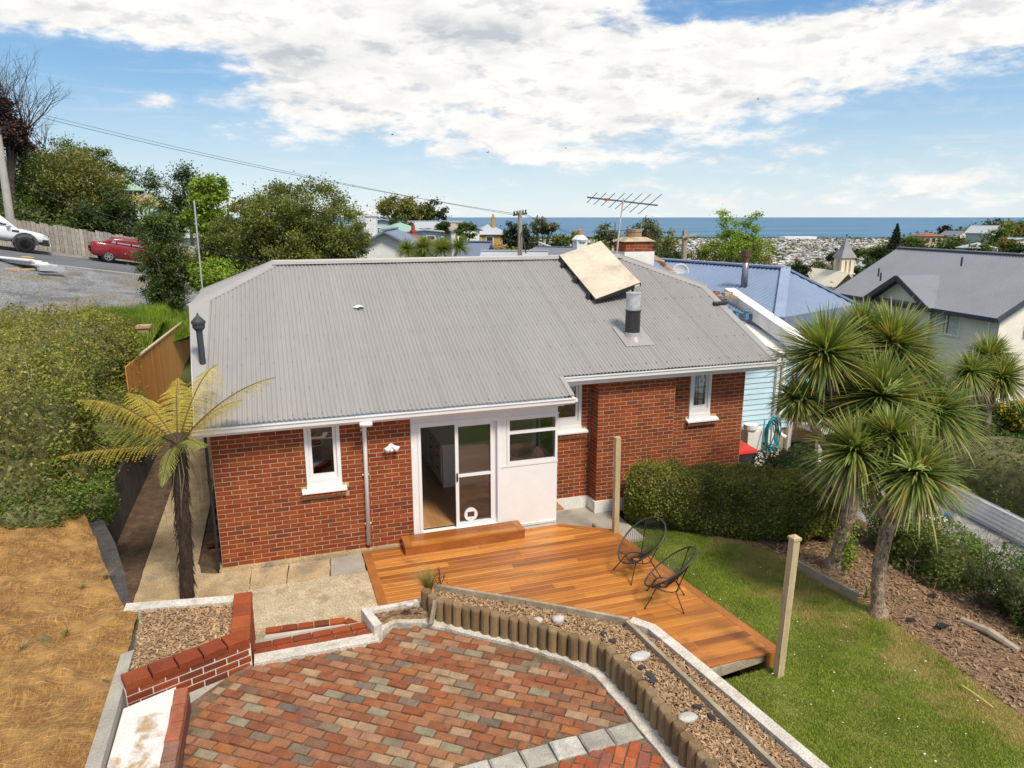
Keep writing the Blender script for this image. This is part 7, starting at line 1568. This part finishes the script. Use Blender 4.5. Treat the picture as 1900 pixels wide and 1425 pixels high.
def wheel(parent, x, y, r, w, rimm, spokes=6):
    m = MB(); m.lathe([(r*.62,-w/2),(r*.9,-w/2),(r,-w*.32),(r,w*.32),(r*.9,w/2),(r*.62,w/2),(r*.62,-w/2)], (0,0,0), 26); m.v = [(v[0]+x, v[2]+y, v[1]+r) for v in m.v]; t = m.build('wheel', M_tyre, parent, True)
    m = MB(); sg = 1 if y > 0 else -1; yy = y + sg*w*.36
    ring(m, (x, r), r*.56, r*.66, yy-.03, yy+.03, 22)
    for k in range(spokes): a = 2*math.pi*k/spokes; m.beam((x+r*.10*math.cos(a), yy, r+r*.10*math.sin(a)), (x+r*.60*math.cos(a), yy, r+r*.60*math.sin(a)), .05, .075, up=(0,1,0))
    m.lathe([(r*.16,-.03),(r*.16,.03)], (0,0,0), 10); m.v[-20:] = [(v[0]+x, v[2]+yy, v[1]+r) for v in m.v[-20:]]; m.build('rim', rimm, t)
    m = MB(); m.lathe([(r*.60,-.02),(r*.60,.0)], (0,0,0), 20); m.v = [(v[0]+x, v[2]+y, v[1]+r) for v in m.v]; m.build('brake', M_dark, t)
def car_panel(mb, pts, y, th=.012):
    sg = 1 if y[0] > 0 else -1; n = len(pts); a = [(p[0], yy, p[1]) for p, yy in zip(pts, y)]; b = [(p[0], yy-sg*th, p[1]) for p, yy in zip(pts, y)]
    mb.add(a + b, [tuple(range(n)), tuple(reversed(range(n,2*n)))] + [((i+1)%n,i,n+i,n+(i+1)%n) for i in range(n)])
def place_car(o, p, s):
    ax = Vector((rd.x, rd.y, SLO)).normalized(); side = Vector((-rd.y, rd.x, 0)); side = side.normalized(); upv = ax.cross(side); Mx = Matrix((ax, side, upv)).transposed().to_4x4(); Mx.translation = p; o.matrix_world = Mx
M_red = mk('dark_red_paint', [(.23,.012,.018)], .28, None, 0, coat=.8); M_wcar = mk('white_car_paint', [(.72,.73,.74)], .3, None, 0, coat=.7)
# red sedan: front towards +x (downhill)
sd = thing('red_sedan', 'dark red sedan parked on the sloping street behind a bush', 'car')
secs = [(-2.16,.48,.80,.60,.2),(-2.10,.34,.98,.76,.14),(-1.9,.28,1.04,.82,.12),(-1.3,.26,1.02,.85,.06),(0,.24,.98,.86,.05),(1.0,.26,.94,.85,.06),(1.6,.28,.86,.83,.12),(2.0,.32,.74,.76,.16),(2.2,.40,.62,.58,.2)]
loft(secs).build('body', M_red, sd, True)
cab = [(-1.72,1.00,1.04,.66,.05),(-1.05,.98,1.40,.70,.20),(-.55,.98,1.455,.71,.22),(.1,.96,1.45,.71,.22),(.5,.95,1.36,.71,.22),(1.22,.92,.96,.68,.05)]
loft(cab).build('cabin', M_red, sd, True)
m = MB()
for sg in (-1,1):
    for pts in ([(-1.25,1.06),(-1.02,1.06),(-.98,1.33),(-1.06,1.30)], [(-.94,1.06),(-.28,1.05),(-.30,1.385),(-.90,1.36)], [(-.20,1.05),(.72,1.02),(.30,1.345),(-.21,1.385)]): car_panel(m, pts, [sg*(.735 - .10*(p[1]-1.0)/.4*1.0 + .004) for p in pts])
m.add([(.60,-.56,1.345),(.60,.56,1.335),(1.20,.62,.985),(1.20,-.62,.985)], [(0,1,2,3)]); m.add([(-1.08,-.55,1.385),(-1.08,.55,1.385),(-1.68,.6,1.065),(-1.68,-.6,1.065)], [(3,2,1,0)]); m.build('window', mk('painted_reflection_glass', [(.22,.27,.29)], .1, None, 0, spec=.7), sd)  # pale glass colour stands in for the sky reflected in the windows
m = MB()
for sg in (-1,1): m.obox((-2.06, sg*.66, .86), .14, .22, .16)
m.build('tail_light', mk('tail_light', [(.45,.02,.02)], .2), sd); m = MB(); [m.obox((2.02, sg*.60, .66), .16, .24, .12) for sg in (-1,1)]; m.build('headlight', mk('headlight', [(.6,.62,.63)], .1), sd)
for x in (-1.32,1.28):
    for sg in (-1,1): wheel(sd, x, sg*.74, .315, .20, M_alloy)
m = MB()
for x in (-1.32,1.28):
    for sg in (-1,1): m.lathe([(.37,-.02),(.37,.02)], (0,0,0), 20); m.v[-40:] = [(v[0]+x, v[2]+sg*.66, v[1]+.33) for v in m.v[-40:]]
m.build('wheel_arch', M_dark, sd)
m = MB(); [m.box(-1.0,1.0,sg*.862-.006,sg*.862+.006,.50,.53) for sg in (-1,1)]; m.build('side_strip', M_dark, sd)
# white utility truck
ut = thing('white_utility_truck', 'white four wheel drive utility truck with black wheels parked on the street', 'truck')
secs = [(-2.6,.60,1.10,.86,.05),(-2.5,.55,1.18,.90,.05),(-1.0,.52,1.18,.92,.05),(0.2,.52,1.16,.93,.05),(1.0,.52,1.16,.93,.06),(1.5,.55,1.14,.92,.08),(2.2,.55,1.06,.90,.12),(2.5,.58,.98,.84,.14),(2.62,.62,.90,.74,.14)]
loft(secs).build('body', M_wcar, ut, True); loft([(-1.05,1.15,1.20,.78,.04),(-.85,1.15,1.74,.78,.16),(-.2,1.15,1.82,.79,.18),(.4,1.15,1.78,.79,.18),(1.25,1.12,1.17,.78,.05)]).build('cabin', M_wcar, ut, True)
m = MB()
for sg in (-1,1):
    for pts in ([(-.78,1.24),(-.08,1.24),(-.10,1.68),(-.74,1.66)], [(.0,1.24),(.98,1.22),(.50,1.66),(.0,1.70)]): car_panel(m, pts, [sg*(.815 - .13*(p[1]-1.2)/.5) for p in pts])
m.add([(.52,-.62,1.75),(.52,.62,1.75),(1.24,.70,1.20),(1.24,-.70,1.20)], [(0,1,2,3)]); m.build('window', M_car_glass_o, ut)
m = MB(); m.box(2.44,2.66,-.46,.46,.78,.98); m.box(2.3,2.68,-.86,.86,.46,.60); [m.obox((2.50,sg*.72,.68), .26, .3, .14) for sg in (-1,1)]; m.build('grille', M_dark, ut)
m = MB(); m.box(2.40,2.74,-.70,.70,.42,.56); m.build('bumper', M_wcar, ut); m = MB(); [m.obox((2.44,sg*.68,.90), .22, .28, .14, rz=-sg*.3) for sg in (-1,1)]; m.build('headlight', MATS['headlight'], ut)
m = MB(); [m.obox((.85,sg*1.0,1.30), .14, .2, .18) for sg in (-1,1)]; m.build('mirror', M_wcar, ut); m = MB(); [m.obox((1.18,sg*.93,1.02), .3, .03, .08) for sg in (-1,1)]; m.build('side_vent', M_dark, ut)
m = MB()
for x in (-1.6,1.62):
    for sg in (-1,1):
        for k in range(10):
            a0_, a1_ = math.pi*k/10, math.pi*(k+1)/10; c = lambda a, r: (x+r*math.cos(a), .42+r*math.sin(a))
            q = [c(a0_,.46), c(a1_,.46), c(a1_,.58), c(a0_,.58)]; car_panel(m, q if sg > 0 else q[::-1], [sg*.985]*4, .10)
        m.lathe([(.47,-.03),(.47,.03)], (0,0,0), 20); m.v[-40:] = [(v[0]+x, v[2]+sg*.875, v[1]+.44) for v in m.v[-40:]]
m.build('wheel_arch', mk('arch_plastic', [(.06,.065,.075)], .6), ut)
for x in (-1.6,1.62):
    for sg in (-1,1): wheel(ut, x, sg*.84, .40, .27, M_blkrim)
m = MB(); [m.tube([(-.9,sg*.98,.50),(1.0,sg*.98,.50)], .045, 8) for sg in (-1,1)]; m.build('side_step', M_dark, ut)
place_car(ut, RD(-1.62, .88), 0); pc_ = PD(200,489,39.6); s_c = (pc_-U0).dot(rd); place_car(sd, RD(s_c+1.32, .80), 0)
# boards dumped on the lot
pb = thing('board_stack', 'pile of white boards with yellow marks dumped on the gravel lot', 'board pile'); p0_ = PD(0,488,31.0); p1_ = PD(88,497,30.0)
for i in range(5):
    o_ = Vector((random.uniform(-.2,.2), random.uniform(-.3,.3), .05+.06*i)); m = MB(); m.beam(p0_-(p1_-p0_)*.4+o_, p1_+o_*1.0-(p1_-p0_)*(.05*i), .5-.05*i, .05); m.build('board', M_whiteold if i % 2 else M_white, pb)
m = MB(); q = p0_.lerp(p1_,.5); m.beam(q+Vector((0,0,.37)), q+(p1_-p0_)*.22+Vector((0,0,.37)), .12, .02); m.build('yellow_mark', mk('yellow_mark', [(.7,.5,.03)], .6), pb)
m = MB(); q = PD(95,502,29.6); m.obox(q+Vector((0,0,.08)), .9, .35, .2, rz=.5, ry=.1); m.build('grey_offcut', RL, pb); m = MB(); q = PD(20,503,29.5); m.obox(q+Vector((0,0,.06)), .7, .2, .12, rz=.1); m.obox(q+Vector((.5,.2,.04)), .8, .12, .08, rz=.6); m.build('timber_offcut', mk('offcut', [(.42,.18,.08),(.5,.35,.2)], .8, 'island'), pb)

# ---- poles and wires
lp = thing('lamp_pole', 'pale concrete pole beside the white truck', 'pole'); a = PD(18,405,41); b = PD(-4,250,41); m = MB(); m.tube([a-Vector((0,0,2)), b], [.24,.17], 10); m.build('shaft', mk('pole_concrete', [(.42,.40,.36)], .9, None, .1, 2), lp)
pp_ = thing('power_pole', 'wooden power pole with crossarm behind the roof ridge', 'pole'); a = PD(965,485,41); b = PD(965,394,41); m = MB(); m.tube([a-Vector((0,0,2)), b], [.15,.12], 10); m.build('shaft', mk('pole_wood', [(.36,.30,.23)], .9, None, .15, 3, .1, 20), pp_)
m = MB(); c1_ = PD(953,399,40.6); c2__ = PD(977,396,41.4); m.beam(c1_, c2__, .10, .10); m.build('crossarm', M_barkd, pp_)
for k in range(5): m = MB(); q = c1_.lerp(c2__, .05+.22*k); m.lathe([(.03,.05),(.05,.10),(.05,.18),(.02,.22)], q, 8); m.build('insulator', M_dark, pp_)
m = MB(); m.tube([b-Vector((0,0,1.0)), b-Vector((0,0,1.9))+RT*.8+FWH*.1], .015, 5); m.tube([PD(968,430,40.8), PD(976,470,40.5)], .04, 6); m.build('stay', M_dark, pp_)
p2_ = thing('power_pole', 'grey timber power pole rising behind the neighbouring blue roof', 'pole'); a = PD(1271,480,46); b = PD(1271,427,46); m = MB(); m.beam(a-Vector((0,0,3)), b, .24, .24); m.build('shaft', MATS['pole_wood'], p2_); m = MB(); m.beam(PD(1266,440,45.5), PD(1297,434,46.5), .10, .12); m.build('crossarm', MATS['pole_wood'], p2_)
def wire(label, a, b, sag, r=.012):
    m = MB(); n = 24; m.tube([a.lerp(b, k/n) - Vector((0,0,sag*4*(k/n)*(1-k/n))) for k in range(n+1)], r, 4, cap=False); return tag(m.build('power_line', M_dark), label, 'wire', 'overhead power lines')
e1_ = PD(960,397,41)
wire('overhead power line sagging from the hill to the wooden pole', PD(-300,118,34), e1_, .55, .014); wire('overhead power line sagging from the hill to the wooden pole', PD(-300,112,34.6), c1_, .45, .011)
wire('overhead power line running from the wooden pole towards the sea', PD(968,397,41), PD(1200,452,75), .6, .012); wire('overhead power line running from the wooden pole towards the sea', PD(975,397,41), PD(1190,460,75), .6, .012)
wire('thin service wire crossing the trees beside the house', PD(20,330,37), PD(520,497,17.5), .35, .007); wire('thin service wire crossing the trees beside the house', PD(20,322,37), PD(520,494,17.6), .3, .006)
m = MB(); q = PD(362,372,17.); m.tube([PD(375,535,17.)-Vector((0,0,1)), PD(360,372,17.)], .018, 6); tag(m.build('thin_mast', mk('mast_grey', [(.42,.42,.42)], .6)), 'thin grey mast standing behind the roof corner', 'mast')

# ================================================================ trees in the distance
ptree('street_bush', 'bushy grey green tree standing between the red sedan and roof corner', 1.6, 25.0, [(300,465,42,64),(295,420,32,32),(305,540,38,40,.3),(320,580,26,22,.2),(280,510,24,34)], 'green', 40000, .065, trunk_r=.10, spread=.17, ncl=170)
ptree('round_tree', 'large round olive green tree rising behind the house roof', -.5, 24.5, [(560,420,118,80),(640,440,60,52),(480,425,72,70),(560,470,120,52)], 'tree', 90000, .075, trunk_r=.2, spread=.105, ncl=330, limbs=16)
ptree('grey_tree', 'dull green spreading tree left of the round olive tree', .2, 26.5, [(430,452,56,46),(400,492,70,32),(365,508,34,26)], 'tree', 42000, .075, trunk_r=.16, spread=.12, ncl=170, limbs=12)
ptree('lime_tree', 'bright lime green young tree among darker trees', .5, 31, [(385,385,30,52),(360,405,24,30),(400,350,22,26)], 'bright', 9000, .13, trunk_r=.1, spread=.22)
ptree('low_lime_shrub', 'bright green shrub just behind the roof corner', .6, 19.5, [(400,508,42,22),(380,528,22,18)], 'bright', 4200, .085, trunk_r=.05, spread=.25, cat='shrub')
ptree('thin_tree', 'thin dark twiggy tree above the lime green tree', 2, 48, [(347,355,34,50),(347,340,22,30)], 'dark', 5200, .12, trunk_r=.12, spread=.22, bark=M_barkd)
for i, (u, v, ru, rv, d, ls_, n, lab) in enumerate(((60,350,75,62,46,'green',16000,'broad green tree on the bank above the white truck'),(140,345,85,70,47,'olive',20000,'large olive tree on the bank behind the paling fence'),(200,400,60,45,46,'dark',11000,'dark shrubby tree behind the lower paling fence'),(90,420,95,38,44.5,'green',14000,'low dense shrubs leaning over the paling fence'),(40,410,40,30,43,'sage',5000,'grey green bush behind the concrete pole'),
      (175,300,40,28,56,'dark',5000,'dark flat topped tree at the top of the bank'),(255,345,55,32,64,'dark',6500,'dark evergreen trees behind the green roofed house'),(205,325,30,26,58,'green',3500,'fresh green tree beside the green roofed house'),(268,375,24,17,56,'cream',2600,'cream flowering bush below the green roofed house'),(300,378,22,14,58,'green',1800,'round clipped shrub beside the cream flowering bush'),
      (330,400,30,40,50,'dark',4500,'dark tree standing left of the lime green tree'),(225,430,50,18,45,'dark',3600,'dark ground shrubs around the light grey roof'),(110,300,60,40,52,'green',9000,'tall green tree crowning the bank behind the olive tree'),(20,320,60,50,50,'olive',9000,'olive tree on the bank beneath the purple tree'),(170,370,60,45,48,'olive',11000,'dense olive shrub filling the bank above the fence'))):
    ptree('hill_tree', lab, hz(max(u,0), d)-.3, d, [(u,v,ru,rv),(u-ru*.45,v+rv*.3,ru*.6,rv*.7),(u+ru*.45,v+rv*.35,ru*.6,rv*.65)], ls_, n, .15, trunk_r=.16, spread=.16)
ptree('purple_tree', 'dark purple leaved tree on the hill at the picture edge', 4, 44, [(5,240,36,50),(-5,195,24,34),(32,268,26,24)], 'purple', 7000, .17, trunk_r=.2, spread=.2, bark=M_barkd)
bare_tree('bare_tree', 'tall leafless tree with fine spreading branches on the left hill', TG(20,46) + Vector((0,0,.5)), 11.0, .42, 3, None, 7, (.12,.05)); bare_tree('bare_tree', 'smaller leafless tree behind the tall bare tree', TG(85,50) + Vector((0,0,1.5)), 9.5, .45, 5, None, 6)
# mid distance
mids = [(735,388,38,26,125,'olive',4500,'broad open crowned tree on the ridge, leftmost of the row'),(768,392,30,24,126,'olive',3500,'open crowned ridge tree in the middle of the row'),(800,392,32,20,128,'dark',2600,'ridge tree with thin crown above the grey roofed house'),(745,415,22,14,80,'dark',2600,'dark bush above the mint green roof'),
  (822,422,15,11,82,'dark',1600,'round dark bush beside the tan roof'),(865,428,20,16,76,'green',2600,'round green tree left of the ochre house'),(958,438,28,27,66,'conifer',6500,'dense dark evergreen right of the ochre house'),(1008,420,26,17,108,'sage',3200,'spreading gum tree beside the coastal road'),(1040,447,22,15,72,'green',2400,'round green tree beside the sloping coastal road'),(1066,443,14,12,85,'yolive',1200,'yellow tinged tree beyond the round green tree'),
  (1130,437,24,26,75,'sage',3200,'gum tree in front of the sea left of the brick chimney'),(1197,440,34,34,58,'sage',6000,'brownish gum tree right of the television antenna'),(1235,455,28,26,60,'olive',3000,'loose olive tree left of the timber pole'),(1225,478,55,16,52,'dark',3600,'dark trees behind the neighbouring blue roof'),(1100,462,30,14,64,'bright',1800,'bright green bush behind the solar panel'),(930,470,30,14,60,'olive',1800,'dusty green scrub below the ochre house'),(700,440,22,18,66,'dark',2200,'dark scrub beside the brown roofed cottage'),(885,467,28,14,64,'green',1500,'scrub on the slope under the ochre house'),(990,455,22,14,74,'dark',1500,'dark bushes beside the coastal road bend')]
for u, v, ru, rv, d, ls_, n, lab in mids: ptree('ridge_tree', lab, hz(u, d)-.5, d, [(u,v,ru,rv),(u-ru*.4,v+rv*.25,ru*.6,rv*.7),(u+ru*.4,v+rv*.2,ru*.6,rv*.7)], ls_, n, .0030*d, trunk_r=.003*d, spread=.17, limbs=9)
ptree('birch_tree', 'airy light green birch tree in front of the distant suburb', -5, 38, [(1352,420,24,42),(1395,430,22,38),(1370,460,52,28),(1330,470,40,22),(1410,465,24,22)], 'bright', 9500, .11, trunk_r=.12, spread=.20, bark=mk('birch_bark', [(.45,.43,.40)], .9), limbs=12)
ptree('birch_undergrowth', 'yellow green scrub at the foot of the birch tree', -5, 39, [(1330,482,60,16),(1400,482,50,14)], 'yolive', 3500, .12, trunk_r=.05, spread=.22, cat='shrub')
for i, (u, d) in enumerate(((770,34.5),(835,34),(800,36.5))):
    cabbage(['cabbage tree showing just above the ridge beside the villa gable','cabbage tree showing above the ridge next to the blue roofed cottage','cabbage tree behind the other two ridge cabbage trees'][i], TG(u,d), PD(u,490,d), [head(u-14,462,d,34), head(u+16,458,d+.3,36)], .10, dens=.55, skirt=False)
# spruce
def spruce(label, u, vb, vt, d):
    a, b = PD(u, vb, d), PD(u, vt, d); H = b.z-a.z; P = []
    for k in range(2400): f = random.random()**.7; z = 1-f; ang = random.uniform(0,6.28); w = (f*.33*H)*(.55+.45*random.random())*(1+.25*math.sin(z*60)); P.append((a.x+math.cos(ang)*w, a.y+math.sin(ang)*w, a.z + z*H - .12*w))
    o = thing('spruce_tree', label, 'tree', a); obj('crown', leaf_mesh('crown', np.array(P)-np.array(a), .9*H/9, LM('conifer'), .3, .45), o); m = MB(); m.tube([(0,0,-6),(0,0,H)], [.4,.05], 6); m.build('trunk', M_barkd, o)
spruce('tall dark spruce tree behind the large grey roof', 1660, 462, 415, 150); spruce('small dark pine left of the white gabled hill house', 1748, 450, 418, 205)
hill = [(1690,449,28,8,180,'green'),(1740,452,30,12,195,'dark'),(1765,450,26,10,170,'green'),(1795,446,24,9,205,'olive'),(1805,435,14,10,212,'dark'),(1850,420,22,12,230,'dark'),(1885,425,26,14,220,'olive'),(1860,440,30,14,175,'green'),(1895,432,20,14,180,'yolive'),(1870,455,30,14,140,'yolive'),(1780,462,36,8,140,'dark'),(1840,460,20,9,135,'green'),(1700,462,26,7,140,'dark'),(1640,470,26,12,170,'dark'),(1625,485,26,12,180,'green'),(1605,505,24,14,175,'dark'),(1592,470,12,9,240,'dark'),(1548,478,16,12,260,'conifer'),(1530,500,30,14,230,'dark'),(1510,515,30,16,205,'green'),(1548,520,26,14,190,'dark'),(1485,500,18,18,150,'conifer'),(1500,530,26,12,150,'dark'),(1470,505,18,12,180,'yolive'),(1595,530,26,14,140,'green'),(1530,545,30,10,140,'dark'),(1610,468,14,8,200,'olive'),(1755,432,12,12,205,'purple'),(1820,462,20,7,128,'green'),(1890,462,22,8,130,'dark')]
words = ['rounded','spreading','low','bushy','ragged','tall','dense','small','broad','loose']
near = ['above the grey roof','beside the hill houses','below the hill crest','on the right hilltop','near the church','in the valley by the church']
lk_ = set()
for i, (u, v, ru, rv, d, ls_) in enumerate(hill):
    w_ = near[3] if v < 430 else near[1] if u > 1740 and v < 448 else near[0] if u > 1650 else near[4] if v < 490 else near[5]
    ptree('hill_tree', f'far {ls_.replace("yolive","yellow green")} tree {w_}', hz(u, d)-1, d, [(u,v,ru,rv),(u-ru*.4,v+rv*.3,ru*.6,rv*.7),(u+ru*.4,v+rv*.25,ru*.6,rv*.7)], ls_, 1500, .0034*d, trunk_r=.3, spread=.2, group='trees on the right hillside', limbs=4)
# scrub covering the falling slopes
P = []
for i in range(5200):
    u = random.uniform(300,2100); d = random.uniform(34,420)**1.0; 
    if 1560 < u and d < 60: continue
    g = TG(u, d); r = 1.2 + d*.008
    for k in range(7): P.append((g.x+random.gauss(0,r), g.y+random.gauss(0,r), g.z + abs(random.gauss(0,.6))*r*.6))
stuff(tag(obj('slope_scrub', leaf_mesh('slope_scrub', np.array(P), 1.1, LM('dark'), .5, .7)), 'dark green scrub covering the slopes below the houses', 'scrub'))
# coastal road with white rail
rr = MB(); a, b, c = PD(1002,462,66), PD(1035,470,62), PD(1060,480,58)
for k in range(9): q = PD(1000+5.2*k, 455+1.9*k, 70-.8*k); rr.tube([q-Vector((0,0,.6)), q+Vector((0,0,.35))], .06, 5)
rr.tube([PD(1000,455,70), PD(1042,470.5,63.6)], .07, 5); rr.tube([PD(1000,450,70), PD(1042,465,63.6)], .07, 5); tag(rr.build('white_railing', M_white), 'white railing along the bend of the coastal road', 'railing')
# gulls
for i, (u, v, d) in enumerate(((1407,184,120),(728,250,140),(905,283,130),(935,200,150),(1050,275,160))):
    q = PD(u, v, d); m = MB(); m.add([(-.5,0,.12),(-.2,.05,.16),(0,.1,0),(.2,.05,.16),(.5,0,.12),(.2,-.08,.15),(0,-.14,0),(-.2,-.08,.15)], [(0,1,7),(1,2,6,7),(2,3,5,6),(3,4,5)]); m.tube([(0,-.25,0),(0,0,0),(0,.28,.02)], [.02,.07,.02], 6); o = m.build('gull', mk('gull', [(.18,.18,.19)], .8), None, False, q); o.rotation_euler = (0, .3*(i%3-1), i); tag(o, 'distant seabird gliding against the clouds', 'bird', 'birds in the sky')
